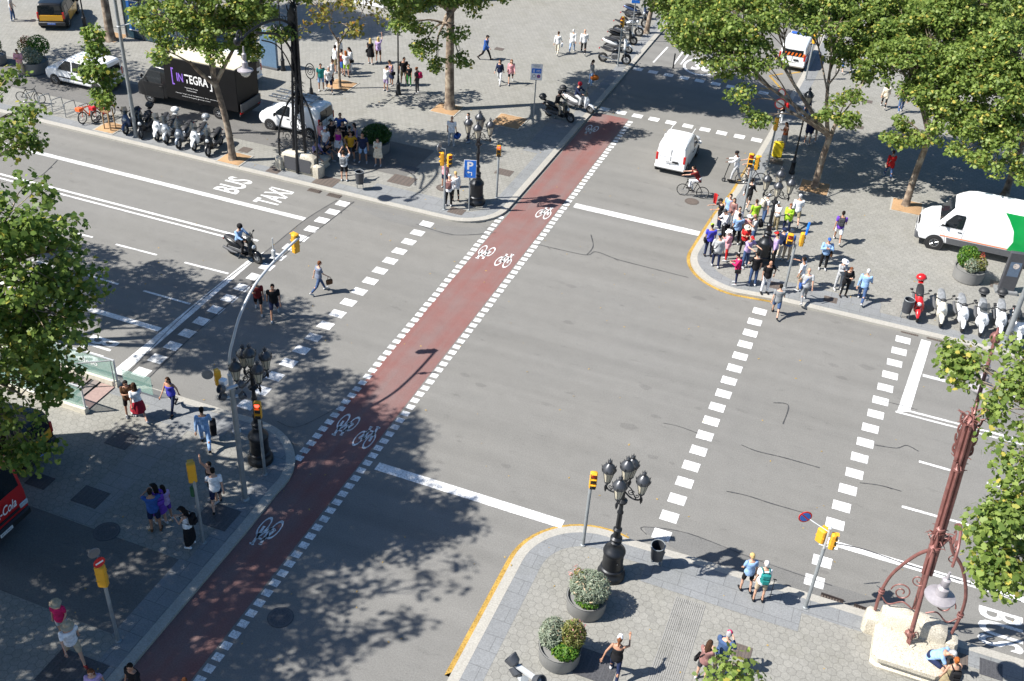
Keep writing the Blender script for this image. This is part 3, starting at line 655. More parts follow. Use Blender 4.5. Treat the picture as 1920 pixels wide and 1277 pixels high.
def person(px, py, head, pn, fem, h, top, tc, bot, bc, hr, hc, label, hat=None, htc=None, bag=None, bagc='black', skin=0, shoe='lightgrey', z=None, at=None, group=None, sx=1.):
    """px, py: pixel between the feet; head: heading in picture degrees (0 right, 90 away, 270 towards the camera)"""
    global NP; NP += 1
    q = at if at is not None else P(px, py, KH if z is None else z)
    s = h / 1.72
    t = thing('person', label, 'person', (q[0], q[1], q[2] if len(q) > 2 else z), R(head + 19 - 90), group, s); t.scale = (s*sx, s*sx, s)
    o = link('body', body_mesh(pn, fem), t); recolor(o, SKIN[skin])
    def part(nm, me, c): o = link(nm, me, t); recolor(o, cloth(c)); return o
    NM = dict(tee='t_shirt', long='shirt', tank='tank_top', polo='polo_shirt', coat='jacket', dress='dress', longdress='dress')
    part(NM[top], garment(top, pn, fem), tc)
    if bot: part({'longskirt':'skirt','baggy':'trousers'}.get(bot, bot), garment(bot, pn, fem), bc)
    for n in 'LR': part('shoe', garment('shoe' + n, pn, fem), shoe)
    if hr: part('hair', hair(hr, pn, fem), hc)
    if hat: part({'sunhat':'sun_hat','cyclehelmet':'helmet'}.get(hat, hat), hair(hat, pn, fem), htc)
    if bag:
        names = {'backpack':'backpack','crossbody':'crossbody_bag','shoulder':'shoulder_bag','handbag':'handbag','bigbag':'carrier_bag','suitcase':'suitcase'}
        b = link(names[bag], acc_mesh(bag, pn, fem)); b.location = t.location; b.rotation_euler = t.rotation_euler; b.scale = t.scale; recolor(b, cloth(bagc))
        who = label.split(' in ', 1)[1] if ' in ' in label else label
        how = {'backpack':'backpack on the back of','crossbody':'crossbody bag slung on','shoulder':'shoulder bag hung on','handbag':'handbag held by','bigbag':'big carrier bag held by','suitcase':'wheeled case held by'}[bag]
        L = (('black' if bagc in ('black','dark') else bagc) + ' ' + how + ' person in ' + who).split()
        tag(b, ' '.join(L[:16]), 'bag')
    return t
# ================================================================ VEHICLES (built facing +Y, wheels on z = 0)
GLASS = glass('tinted_glass', (.012,.016,.02), .04); TYRE = mat('tyre_rubber', (.018,.018,.019), .85); RIM = mat('alloy_rim', (.42,.43,.44), .35, .8); STEEL = mat('steel', (.45,.46,.47), .3, .9)
BLK = mat('black_plastic', (.02,.021,.023), .55); GREYP = mat('grey_plastic', (.09,.093,.1), .6); SEAL = mat('seam_dark', (.03,.03,.032), .7)
WHITE = mat('white_car_paint', (.8,.81,.82), .28, 0, .03, 2, coat=.6); BLACKP = mat('black_car_paint', (.008,.009,.011), .3, 0, .05, 2, coat=.25, spec=.3); YELP = mat('taxi_yellow', (.72,.36,.012), .3, 0, .03, 2, coat=.5)
REDP = mat('red_truck_paint', (.5,.012,.014), .3, 0, .05, 2, coat=.6); GREENP = mat('van_green', (.0,.27,.055), .35, 0, .05, 2, coat=.4); REDLENS = mat('red_lens', (.45,.012,.012), .2, 0, .05, 9, coat=.5); CLEAR = mat('headlamp_lens', (.55,.58,.6), .08, .1, .05, 9, coat=.8); AMBER = mat('amber_lens', (.7,.25,.02), .2)
PLATE = mat('white_plate', (.75,.75,.74), .5); BLUEPL = mat('blue_plate', (.03,.13,.5), .5); INK = mat('ink_black', (.01,.01,.012), .6); LWHITE = mat('white_lettering', (.82,.82,.82), .6, var=.04); LPURP = mat('purple_lettering', (.26,.13,.62), .6, var=.04)
def wheel(root, x, y, r, wd, name='wheel'):
    s = 1 if x > 0 else -1
    M = Matrix.Translation((x, y, r)) @ Matrix.Rotation(R(90)*s, 4, 'Y')
    w_ = MB(); w_.lathe([(r*.62,-wd/2),(r*.93,-wd/2),(r,-wd*.32),(r,wd*.32),(r*.93,wd/2),(r*.62,wd/2),(r*.6,wd*.3)], 28, M=M); o = w_.build(name, TYRE, root, 35)
    k = MB(); k.lathe([(r*.61,wd*.25),(r*.6,wd*.44),(r*.54,wd*.44),(r*.5,wd*.2),(r*.2,wd*.34),(.03,wd*.36)], 28, M=M)
    for i in range(6):
        a = i*PI/3; k.tube([M @ Vector((r*.15*math.cos(a), r*.15*math.sin(a), wd*.37)), M @ Vector((r*.56*math.cos(a), r*.56*math.sin(a), wd*.41))], [r*.085, r*.06], 6, .5)
    k.build('rim', RIM, o, 35); return o
class Car:
    def __init__(s, root, L, W, H, paint, st_, belt, tumble=.16, r=.31, yf=None, yr=None, wheels=True, sill=.26, hood=None):
        s.root, s.L, s.W, s.H, s.belt, s.tb, s.r, s.paint = root, L, W, H, belt, tumble, r, paint
        rings = []
        for y, zt, pw in st_:
            zb = sill + (.12 if abs(y) > L/2 - .12 else 0); zs = [zb, zb+.03, zb+.14, .62*belt+.2, belt, belt + (H-belt)*.5]; half = [(0, zb)]
            for i, z in enumerate(zs):
                z = min(z, zt - .1); w_ = s.w(z)*pw; half.append((w_*(.9 if i == 0 else .97 if i == 1 else 1), z))
            wt = s.w(zt - .07)*pw; half += [(wt, zt - .07), (wt - .035, zt - .022), (wt - .1, zt), (wt*.5, zt + .018), (0, zt + .022)]
            rings.append([Vector((a, y, z)) for a, z in half] + [Vector((-a, y, z)) for a, z in half[-2:0:-1]])
        b = MB().loft(rings); s.body = b.build('body', paint, root, 38); s.st = st_
        s.yf, s.yr = yf, yr
        if wheels:
            for y in (yf, yr):
                for sg in (-1, 1):
                    k = MB(); M = Matrix.Translation((sg*(W/2 + .004), y, r*.98)) @ Matrix.Rotation(R(90)*sg, 4, 'Y'); k.lathe([(r*1.2,-.02),(r*1.2,.006),(.02,.006)], 26, M=M)
                    k.build('wheel_arch', BLK, root, 30); wheel(root, sg*(W/2 - .075), y, r, .2)
    def w(s, z): return s.W/2 * (1 - s.tb*max(0, (z - s.belt)/(s.H - s.belt))) - (.03*max(0, (.5 - z)/.5))
    def patch(s, rows, name, m, off=.006, side=(-1,1), parent=None):
        """panel following the flank; rows = (z, y_back, y_front)"""
        out = []
        for sg in side:
            zz = []
            for i, a in enumerate(rows):
                zz.append(a)
                if i+1 < len(rows) and a[0] < s.belt < rows[i+1][0]:
                    t = (s.belt - a[0])/(rows[i+1][0] - a[0]); zz.append((s.belt, a[1] + (rows[i+1][1]-a[1])*t, a[2] + (rows[i+1][2]-a[2])*t))
            k = MB(); k.loft([[Vector((sg*(s.w(z) + off), y0, z)) , Vector((sg*(s.w(z) + off), y1, z)), Vector((sg*(s.w(z) - .02), y1, z)), Vector((sg*(s.w(z) - .02), y0, z))][::sg] for z, y0, y1 in zz]); out.append(k.build(name, m, parent or s.root, 30))
        return out
    def window(s, rows, side=(-1,1), name='side_window'):
        for o, sg in zip(s.patch(rows, name, GLASS, .009, side), side): pass
        e = .025; s.patch([(rows[0][0]-e, rows[0][1]-e, rows[0][2]+e)] + [(z, a-e, b+e) for z, a, b in rows[1:-1]] + [(rows[-1][0]+e, rows[-1][1]-e, rows[-1][2]+e)], 'window_frame', BLK, .005, side)
    def door(s, rows, side=(-1,1), hy=None, m=None):
        e = .014; s.patch([(rows[0][0]-e, rows[0][1]-e, rows[0][2]+e)] + [(z, a-e, b+e) for z, a, b in rows[1:-1]] + [(rows[-1][0]+e, rows[-1][1]-e, rows[-1][2]+e)], 'door_seal', SEAL, .0015, side)
        ds = s.patch(rows, 'door', m or s.paint, .004, side)
        if hy is not None:
            for o, sg in zip(ds, side): MB().rbox((sg*(s.w(s.belt-.1)+.018), hy, s.belt-.1), (.03,.2,.04), .01).build('handle', BLK, o)
    def cross(s, y0, z0, y1, z1, f0, f1, name, m, off=.008, inset=.06):
        """glazing or panel on a sloping cross face, from (y0,z0) low to (y1,z1) high"""
        d = Vector((0, y1-y0, z1-z0)); n = Vector((0, d.z, -d.y)).normalized(); n = n if (n.y > 0) == (y0 > 0) else -n
        a, b = Vector((0,y0,z0)) + d*inset, Vector((0,y1,z1)) - d*inset; wa, wb = s.w(a.z)*f0, s.w(b.z)*f1; N = 8; q = []
        low = [Vector((-wa + 2*wa*i/N, a.y, a.z)) for i in range(N+1)]; hi = [Vector((-wb + 2*wb*i/N, b.y, b.z)) for i in range(N+1)]
        ring = low + hi[::-1]; k = MB(); k.loft([[p - n*.02 for p in ring], [p + n*off for p in ring]]); return k.build(name, m, s.root, 30)
    def mirrors(s, y, z=None, m=None):
        z = z or s.belt + .06
        for sg in (-1,1): k = MB(); k.rbox((sg*(s.W/2 + .13), y, z), (.17,.09,.2), .035); k.tube([(sg*(s.W/2-.02), y-.02, z-.06), (sg*(s.W/2+.1), y, z-.04)], .025, 6); k.build('wing_mirror', m or BLK, s.root)
    def lamp(s, x, y, z, d, name, m, both=True):
        for sg in ((-1,1) if both else (1,)): MB().rbox((sg*x, y, z), d, .03).build(name, m, s.root)
    def plate(s, y, z, txt, m=PLATE, wd=.52, ink=INK):
        sg = 1 if y > 0 else -1; o = MB().box((0,y,z),(wd,.014,.12)).build('number_plate', m, s.root, 0)
        sign_text(txt, wd*.86, .075, ink, frame((0, y + sg*.0095, z), (-sg,0,0), (0,0,1)), o, 'plate_lettering')
    def bumper(s, y, z, m, h=.24, d=.16, w_=1.):
        MB().rbox((0, y, z), (s.W*.97*w_, d, h), .06).build('bumper', m, s.root)
def place(root, world, heading, local=(0,0)):
    """put the local point of a thing on a world point; heading in world degrees"""
    rz = R(heading - 90); c, s_ = math.cos(rz), math.sin(rz)
    root.rotation_euler = (0,0,rz); root.location = (world[0] - (c*local[0] - s_*local[1]), world[1] - (s_*local[0] + c*local[1]), world[2])
def small_van(label, paint=WHITE, panel=True, L=4.0, W=1.72, H=1.78, trim=False, group='parked vans and taxis', grey_bumper=False, cat='van'):
    t = thing('small_van', label, cat, group=None); h = L/2
    st_ = [(-h+.0,H*.62,.93),(-h+.03,H-.12,.95),(-h+.12,H-.03,.985),(-h+.5,H,1),(0,H+.01,1),(h-1.95,H-.03,1),(h-1.75,H-.1,1),(h-1.02,1.1,1),(h-.55,1.02,.985),(h-.2,.92,.93),(h-.06,.8,.87),(h,.66,.82)]
    c = Car(t, L, W, H, paint, st_, .98, .15, .3, h-.78, -h+.62)
    c.cross(h-1.02,1.1,h-1.75,H-.1,.84,.8,'windscreen',GLASS,.03,.05)
    c.window([(1.04,h-2.05,h-1.16),(1.2,h-2.07,h-1.26),(1.5,h-2.08,h-1.62),(1.56,h-2.05,h-1.72)])
    c.door([(.36,h-2.12,h-1.2),(.98,h-2.14,h-1.06),(.999,h-2.14,h-1.06)], hy=h-1.98)
    if not panel: c.window([(1.04,-h+1.1,h-2.2),(1.56,-h+1.14,h-2.2)]); c.window([(1.06,-h+.3,-h+.98),(1.52,-h+.36,-h+.98)]); c.door([(.36,-h+1.05,h-2.2),(.98,-h+1.0,h-2.2),(.999,-h+1.0,h-2.2)], hy=-h+1.15)
    else: c.door([(.36,-h+1.05,h-2.22),(.98,-h+1.0,h-2.22),(1.58,-h+1.0,h-2.24)], hy=h-2.32)
    bb = BLK if not grey_bumper else GREYP
    c.bumper(-h+.03,.46,bb if grey_bumper else paint,.26); c.bumper(h-.08,.45,bb,.24,.2,.86); c.mirrors(h-1.2, m=paint if not grey_bumper else BLK)
    for sg in (-1,1):
        MB().rbox((sg*(W/2-.1),-h+.035,1.0),(.14,.1,.46),.03).build('tail_light', REDLENS, t); k = MB(); k.ball((sg*(W/2-.26),h-.27,.86),(.15,.16,.1),12,7); k.build('headlight', CLEAR, t)
    c.cross(-h-.0,1.02,-h+.05,H-.14,.8,.82,'rear_window',GLASS if not panel or trim else paint,.018,.06)
    MB().box((0,-h-.004,.95),(.02,.02,1.1)).build('door_seal', SEAL, t, 0)
    c.plate(-h-.035,.78 if panel else .62,'4187 KBD'); MB().rbox((.28,-h-.03,.8),(.34,.03,.12),.02).build('handle', BLK, t)
    if trim: c.patch([(.52,-h+.95,h-1.1),(.6,-h+.95,h-1.1)],'side_moulding',BLK,.012)
    for sg in (-1,1): MB().box((sg*W*.36,-.25,H+.012),(.03,L*.48,.02)).build('roof_rail', BLK if trim else paint, t, 0)
    return t, c
GV = None
# white panel van driving away up the side street
t, c = small_van('white panel van with roof seams driving away up the side street'); place(t, P(1226,322,0), 90, (-.82,-1.98))
# white people carrier parked on the service lane, upper left
t, c = small_van('white people carrier with black side moulding parked behind the small sapling', panel=False, L=4.4, W=1.8, H=1.8, trim=True, cat='car'); place(t, P(105,158,KH), 180, (-.9,2.2-.78))
# white van with ladders
t, c = small_van('white van with roof ladders parked behind the left iron lamp', L=3.95, W=1.72, H=1.75, trim=False, grey_bumper=True, panel=True); place(t, P(507,243,KH), 180, (-.86,3.95/2-.78))
c.cross(-1.975,1.02,-1.925,1.61,.8,.82,'rear_window',GLASS,.03,.04)
k = MB(); 
for y in (-1.2,-.3,.5): k.box((0,y,1.84),(1.5,.05,.05))
for x in (-.62,.62): k.box((x,-.35,1.8),(.04,2.2,.1))
k.build('roof_rack', STEEL, t)
def ladder(x, loc, rz, z, label):
    k = MB(); k.box((-.17,0,0),(.05,2.6,.07)); k.box((.17,0,0),(.05,2.6,.07))
    for i in range(9): k.box((0,-1.2+i*.3,0),(.3,.03,.03))
    o = k.build('ladder', STEEL); o.rotation_euler = (0,0,rz); o.location = (loc[0] + math.cos(rz)*x, loc[1] + math.sin(rz)*x, z); tag(o, label, 'ladder')
ladder(-.4, t.location, t.rotation_euler.z, KH+1.9, 'metal ladder on the near side of the white van roof'); ladder(.4, t.location, t.rotation_euler.z, KH+1.9, 'metal ladder on the far side of the white van roof')
t, c = small_van('white car half hidden behind the black box truck', panel=False, L=4.2, cat='car'); place(t, P(455,168,KH), 180, (-.8,-1.7))
# white service car with orange chevrons at the right kerb
t, c = small_van('white service car with orange chevrons and blue stripes under the trees', L=4.6, W=1.85, H=1.75, panel=False, cat='car'); place(t, P(1457,128,0), 90, (-.85,-2.25))
ORG = mat('orange_reflective', (.75,.16,.02), .4); BLS = mat('blue_stripe', (.02,.09,.4), .4)
for i in range(6): k = MB(); x = -.62 + i*.25; k.add([(x,-2.335,1.08),(x+.12,-2.335,1.08),(x+.2,-2.335,1.3),(x+.08,-2.335,1.3)],[(0,1,2,3)]); k.build('chevron', ORG, t, 0)
c.patch([(.72,-2.0,1.6),(.82,-2.0,1.6)],'blue_stripe',BLS,.012); c.patch([(.6,-2.0,1.6),(.66,-2.0,1.6)],'orange_stripe',ORG,.012)
k = MB(); k.rbox((0,.2,1.85),(1.2,.25,.12),.04); k.build('light_bar', BLS, t)
def taxi(label):
    t = thing('taxi', label, 'taxi'); L, W, H = 4.4, 1.8, 1.8; h = 2.2
    st_ = [(-h,H*.6,.93),(-h+.04,H-.14,.95),(-h+.14,H-.03,.98),(-h+.5,H,1),(.2,H+.01,1),(h-1.95,H-.03,1),(h-1.75,H-.1,1),(h-1.02,1.1,1),(h-.5,1.02,.98),(h-.15,.9,.92),(h,.68,.84)]
    c = Car(t, L, W, H, BLACKP, st_, 1.0, .15, .31, h-.8, -h+.75)
    c.cross(h-1.02,1.1,h-1.75,H-.1,.84,.8,'windscreen',GLASS,.03,.05); c.window([(1.05,h-2.05,h-1.2),(1.56,h-2.05,h-1.72)]); c.window([(1.05,-h+1.1,h-2.2),(1.56,-h+1.14,h-2.2)]); c.window([(1.08,-h+.3,-h+.98),(1.52,-h+.36,-h+.98)])
    c.door([(.36,h-2.12,h-1.2),(.98,h-2.14,h-1.06),(.999,h-2.14,h-1.06)], hy=h-1.98, m=YELP); c.door([(.36,-h+1.1,h-2.2),(.98,-h+1.0,h-2.2),(.999,-h+1.0,h-2.2)], hy=-h+1.2, m=YELP)
    c.cross(-h,1.08,-h+.05,H-.12,.84,.84,'rear_window',GLASS,.02,.04); MB().rbox((0,-h-.0,.84),(1.5,.05,.4),.03).build('tailgate', YELP, t); c.bumper(-h+.0,.45,BLK,.3); c.bumper(h-.08,.45,BLK,.26,.2,.88); c.mirrors(h-1.2)
    for sg in (-1,1): MB().rbox((sg*(W/2-.09),-h+.02,1.0),(.13,.1,.46),.03).build('tail_light', REDLENS, t); MB().ball((sg*(W/2-.27),h-.27,.86),(.15,.16,.1),12,7).build('headlight', CLEAR, t)
    c.plate(-h-.155,.5,'2730 JNR', BLUEPL, .52, LWHITE); MB().rbox((.0,.35,H+.08),(.5,.18,.14),.04).build('roof_sign', mat('taxi_roof_sign',(.2,.55,.42),.3), t)
    return t
t = taxi('black and yellow taxi parked at the top left corner'); place(t, P(76,56,KH), 118, (-.85,-2.1))
t = taxi('black and yellow taxi under the big near left tree'); place(t, P(48,898,KH), 188, (-.85,-2.1))
# tall white and green van
t = thing('delivery_van', 'large white and green van with rounded roof parked at the right edge', 'van'); L, W, H = 7.0, 2.05, 2.72; h = 3.5
st_ = [(-h,H*.7,.96),(-h+.05,H-.06,.97),(-h+.3,H,1),(0,H,1),(h-2.3,H-.02,1),(h-1.95,H-.1,1),(h-1.6,H-.3,1),(h-1.75+.3,H-.42,1),(h-.92,1.5,1),(h-.5,1.38,.985),(h-.22,1.2,.94),(h-.08,1.0,.88),(h,.75,.82)]
c = Car(t, L, W, H, WHITE, st_, 1.28, .17, .37, h-.95, -h+1.6, sill=.42)
c.cross(h-.92,1.5,h-1.45,H-.42,.86,.84,'windscreen',GLASS,.03,.03); c.window([(1.36,h-2.0,h-1.02),(1.55,h-2.02,h-1.2),(1.95,h-2.02,h-1.5),(2.02,h-1.98,h-1.6)]); c.door([(.5,h-2.1,h-1.45),(.9,h-2.1,h-1.3),(1.28,h-2.12,h-.96),(1.3,h-2.12,h-.98)], hy=h-1.95)
c.patch([(.46,-h+.2,h-1.5),(.78,-h+.2,h-1.42)],'lower_skirt',GREYP,.01); c.patch([(.82,-h+.2,h-1.1),(.86,-h+.2,h-1.1)],'orange_line',ORG,.012)
c.patch([(.8,-h+.02,-.72),(1.2,-h+.02,-.86),(1.28,-h+.02,-.88),(1.8,-h+.02,-.76),(2.3,-h+.02,-.42),(2.62,-h+.02,-.15)],'green_panel',GREENP,.014)
c.bumper(h-.14,.56,GREYP,.42,.34,.92); c.mirrors(h-1.15,1.6,WHITE)
for sg in (-1,1): MB().ball((sg*(W/2-.24),h-.28,1.06),(.2,.2,.11),12,7).build('headlight', CLEAR, t)
MB().rbox((0,h-.045,.98),(.9,.08,.16),.03).build('grille', BLK, t); c.plate(h+.035,.55,'0652 LHG')
place(t, P(1747,467,KH), 180, (-W/2,h-.95)); TV = t
# driver: seen through the side window as a hi-vis jacket and head
# black box truck
t = thing('box_truck', 'black box truck with purple and white lettering parked behind the scooter row', 'truck'); L, W, H = 2.1, 2.05, 2.3
st_ = [(-1.05,H-.05,.98),(-.4,H,1),(-.05,H-.06,1),(.1,H-.2,1),(.55,1.45,1),(.8,1.3,.97),(.98,1.1,.92),(1.05,.8,.86)]
c = Car(t, L, W, H, BLACKP, st_, 1.3, .15, .36, .2, -1, wheels=False, sill=.4)
for o in list(t.children): o.location = (0,2.1,0)
def mv(n0):
    for o in t.children:
        if o.name not in n0: o.location.y += 2.1
n0 = {o.name for o in t.children}
c.cross(.55,1.45,.1,H-.2,.86,.84,'windscreen',GLASS,.02,.05); c.window([(1.38,-.72,.42),(1.55,-.72,.36),(1.95,-.7,.14),(2.0,-.68,.1)]); c.door([(.5,-.8,.35),(1.3,-.82,.55),(1.32,-.82,.54)], hy=-.7); c.mirrors(.45,1.7); c.bumper(.98,.55,BLK,.36,.2,.9)
for sg in (-1,1): MB().ball((sg*.78,.9,.98),(.16,.14,.1),12,7).build('headlight', CLEAR, t)
mv(n0)
MB().rbox((0,-1.4,1.9),(2.15,4.8,2.45),.03).build('cargo_box', mat('black_truck_panel',(.007,.007,.008),.5,0,.1,2,spec=.25), t)
MB().box((0,-1.4,3.15),(2.06,4.7,.05)).build('box_roof', mat('cream_roof',(.6,.55,.42),.6), t, 0)
k = MB(); k.box((0,-1.35,.56),(.9,4.8,.18)); k.box((0,-3.8,.5),(2.0,.1,.2)); k.build('chassis', BLK, t)
MB().rbox((0,-3.92,.9),(2.0,.07,.5),.02).build('tail_lift', GREYP, t)
for sg in (-1,1): MB().box((sg*.9,-3.87,.6),(.25,.04,.12)).build('tail_light', REDLENS, t, 0)
for y, wd in ((2.35,.22),(-2.4,.4)):
    for sg in (-1,1): wheel(t, sg*.88, y, .36, wd)
SX = -1.082
def side_txt(s_, y, z, wd, ht, m, b=.0): sign_text(s_, wd, ht, m, frame((SX, y, z), (0,-1,0), (0,0,1)), t, 'lettering', b)
side_txt('[', .42, 2.05, .16, 1.0, LPURP); side_txt('IN', -.05, 2.05, .42, .5, LPURP, .02); side_txt('TEGRA', -1.15, 2.05, 1.55, .52, LWHITE, .02); side_txt(']', -2.1, 2.05, .16, .9, LWHITE)
side_txt('Hospitality Group', -.75, 1.5, .85, .09, LWHITE); side_txt('Food and events', -.75, 1.36, .65, .08, LWHITE); side_txt('catering and logistics for events', -1.1, 1.1, 2.9, .07, LWHITE); side_txt('www.integra-group.com', -1.0, .95, 1.9, .07, LWHITE)
place(t, P(282,193,KH), 180, (-.98,2.35))
# red lorry nosing out at the lower left
t = thing('red_lorry', 'red lorry with white script lettering nosing in at the lower left edge', 'truck'); W, H = 2.3, 2.9
st_ = [(-1.2,H,.98),(0,H,1),(.7,H-.06,1),(.88,H-.25,.98),(1.0,1.55,.98),(1.06,1.35,.97),(1.1,.8,.95),(1.1,.6,.93)]
c = Car(t, 2.3, W, H, REDP, st_, 1.45, .06, .42, .3, -2, wheels=False, sill=.42)
c.cross(1.0,1.5,.9,H-.35,.88,.86,'windscreen',GLASS,.02,.05); c.window([(1.55,-.6,.7),(2.3,-.55,.62)]); c.door([(.6,-.7,.75),(1.45,-.7,.8),(1.47,-.7,.8)], hy=-.55); c.mirrors(.95,2.1)
MB().rbox((0,1.08,.52),(2.2,.22,.3),.05).build('bumper', BLK, t); MB().rbox((0,1.11,.82),(1.5,.05,.1),.02).build('grille', BLK, t); c.plate(1.2,.5,'9315 HVC')
for sg in (-1,1): MB().rbox((sg*.95,1.09,.86),(.34,.08,.2),.03).build('headlight', CLEAR, t); wheel(t, sg*1.0, .25, .42, .26)
sign_text('Coca-Cola', 1.35, .34, LWHITE, frame((0,1.135,1.2),(-1,0,0),(0,0,1)), t, 'lettering', .015, .35)
MB().rbox((0,-3.7,1.9),(2.4,4.8,2.6),.04).build('cargo_box', REDP, t); MB().box((0,-3.0,.6),(.9,6,.2)).build('chassis', BLK, t, 0)
for sg in (-1,1): wheel(t, sg*.98, -4.6, .42, .4)
place(t, P(61,974,KH), 0, (-1.1,1.1))
# ---------------------------------------------------------------- two wheelers
SPOKE = STEEL
def two_wheel(root, y, r, tr, name='wheel', spokes=5, thin=False):
    M = Matrix.Translation((0, y, r)) @ Matrix.Rotation(R(90), 4, 'Y')
    o = MB().torus((0,0,0), r - tr, tr, 26, 8, M).build(name, TYRE, root); k = MB()
    k.torus((0,0,0), r - 2*tr, .022 if not thin else .011, 24, 6, M); k.lathe([(.045,-.06),(.045,.06)] if not thin else [(.02,-.04),(.02,.04)], 10, M=M)
    for i in range(spokes):
        a = 2*PI*i/spokes; k.tube([M @ Vector((.03*math.cos(a),.03*math.sin(a),0)), M @ Vector(((r-2*tr)*math.cos(a),(r-2*tr)*math.sin(a),0))], .018 if not thin else .0035, 5)
    if not thin: k.ring((0,0,0), .05, .11, 16, M @ Matrix.Translation((0,0,.05)))
    k.build('rim', RIM if not thin else STEEL, o); return o
PAINTS = dict(white=WHITE, black=BLACKP, red=REDP, silver=mat('silver_paint',(.4,.42,.44),.3,.5,.04,2,coat=.5), grey=mat('grey_paint',(.1,.12,.15),.3,.3,.04,2,coat=.5), blue=mat('blue_paint',(.04,.07,.16),.3,.2,.04,2,coat=.5), orange=mat('orange_bike_paint',(.75,.12,.02),.35,coat=.4), cream=mat('ivory_paint',(.66,.62,.52),.3,coat=.5))
SEATM = mat('vinyl_seat', (.02,.02,.022), .6, bump=.1)
def scooter_proto(big=False):
    t = thing('motor_scooter', 'x', 'scooter'); R1 = .24 if not big else .26
    two_wheel(t, .68, R1, .055); two_wheel(t, -.66, R1, .06)
    def oval(c, a, b, tilt=0, n=14): return [Vector(c) + Matrix.Rotation(R(tilt),3,'X') @ Vector((a*math.cos(2*PI*i/n), 0, b*math.sin(2*PI*i/n))) for i in range(n)]
    k = MB(); k.loft([oval((0,.02,.36),.1,.06),oval((0,-.15,.5),.15,.14),oval((0,-.45,.58),.17,.17),oval((0,-.75,.66),.14,.13),oval((0,-.95,.72),.07,.06),oval((0,-1.0,.73),.03,.03)]); k.build('rear_body', WHITE, t)
    k = MB(); k.loft([oval((0,.0,.26),.16,.05),oval((0,.3,.26),.17,.05),oval((0,.42,.34),.17,.07,35)]); k.build('footboard', BLK, t)
    wsh = .2 if not big else .24
    hov = lambda c, a, b: [Vector(c) + Vector((a*math.cos(2*PI*i/14), b*math.sin(2*PI*i/14), 0)) for i in range(14)]
    k = MB(); k.loft([hov((0,.42,.28),.13,.06),hov((0,.47,.45),wsh,.09),hov((0,.47,.65),wsh,.1),hov((0,.43,.82),.16,.09),hov((0,.38,.95),.1,.07),hov((0,.35,1.02),.06,.04)]); k.build('leg_shield', WHITE, t)
    k = MB(); k.tube([(0,.93,.3),(0,.85,.44),(0,.7,.52),(0,.52,.48),(0,.42,.36)], [.04,.085,.1,.09,.05], 10, .55); k.build('front_fender', WHITE, t)
    k = MB(); k.tube([(-.07,.68,R1),(-.07,.5,.62)], .026, 8); k.tube([(.07,.68,R1),(.07,.5,.62)], .026, 8); k.build('fork', GREYP, t)
    k = MB(); k.ball((0,.55,.72),(.1,.07,.09),12,7); k.build('headlight', CLEAR, t)
    k = MB(); k.tube(bez([(-.34,.2,1.04),(-.22,.27,1.06),(0,.32,1.0),(.22,.27,1.06),(.34,.2,1.04)],5), .022, 8); k.ball((0,.33,1.02),(.12,.09,.07)); hb = k.build('handlebar', BLK, t)
    for s in (-1,1):
        m = MB(); m.tube([(s*.24,.28,1.06),(s*.32,.3,1.2)], .01, 6); m.ball((s*.34,.3,1.24),(.07,.02,.05),10,6); m.build('mirror', BLK, hb)
    k = MB(); k.loft([oval((0,.02,.66),.06,.03),oval((0,-.08,.74),.13,.05),oval((0,-.35,.77),.16,.055),oval((0,-.55,.82),.15,.055),oval((0,-.8,.84),.12,.045),oval((0,-.9,.83),.06,.03)]); k.build('seat', SEATM, t)
    k = MB(); k.tube([(.16,-.2,.28),(.2,-.45,.3),(.21,-.9,.4)], [.03,.06,.055], 10); k.build('exhaust', GREYP, t)
    k = MB(); k.rbox((0,-.35,.3),(.22,.5,.2),.06); k.build('engine', GREYP, t)
    MB().rbox((0,-1.0,.66),(.16,.05,.07),.02).build('tail_light', REDLENS, t); k = MB(); k.tube([(-.1,-.1,.26),(-.15,-.2,.012)],.014,6); k.tube([(.1,-.1,.26),(.15,-.2,.012)],.014,6); k.tube([(-.15,-.2,.02),(.15,-.2,.02)],.014,6); k.build('stand', GREYP, t)
    if big:
        k = MB(); k.loft([[Vector((x*w_, .5 - abs(x)*.06 - z*.35, .95+z)) + Vector((0,d,0)) for x in (-1,-.5,0,.5,1) for d in (0,)] for z, w_ in ((0,.16),(.18,.2),(.36,.13))], cap=False, closed=False); k.build('windscreen', glass('smoked_screen',(.03,.035,.04),.05,.75), t)
        k = MB()
        for s in (-1,1): k.rbox((s*.14,-.3,.42),(.06,.8,.16),.03)
        k.rbox((0,.0,.42),(.3,.3,.2),.06); k.build('side_panel', GREYP, t)
    return t
def add_case(t, m=BLK, helmet=None):
    k = MB(); k.rbox((0,-1.0,.9),(.2,.3,.03),.01); k.ball((0,-1.05,1.06),(.21,.2,.16),14,8); o = k.build('top_case', m, t); MB().torus((0,-1.05,1.04),.207,.012,22,5,Matrix.Translation((0,-1.05,1.04))).build('case_seam', GREYP, o)
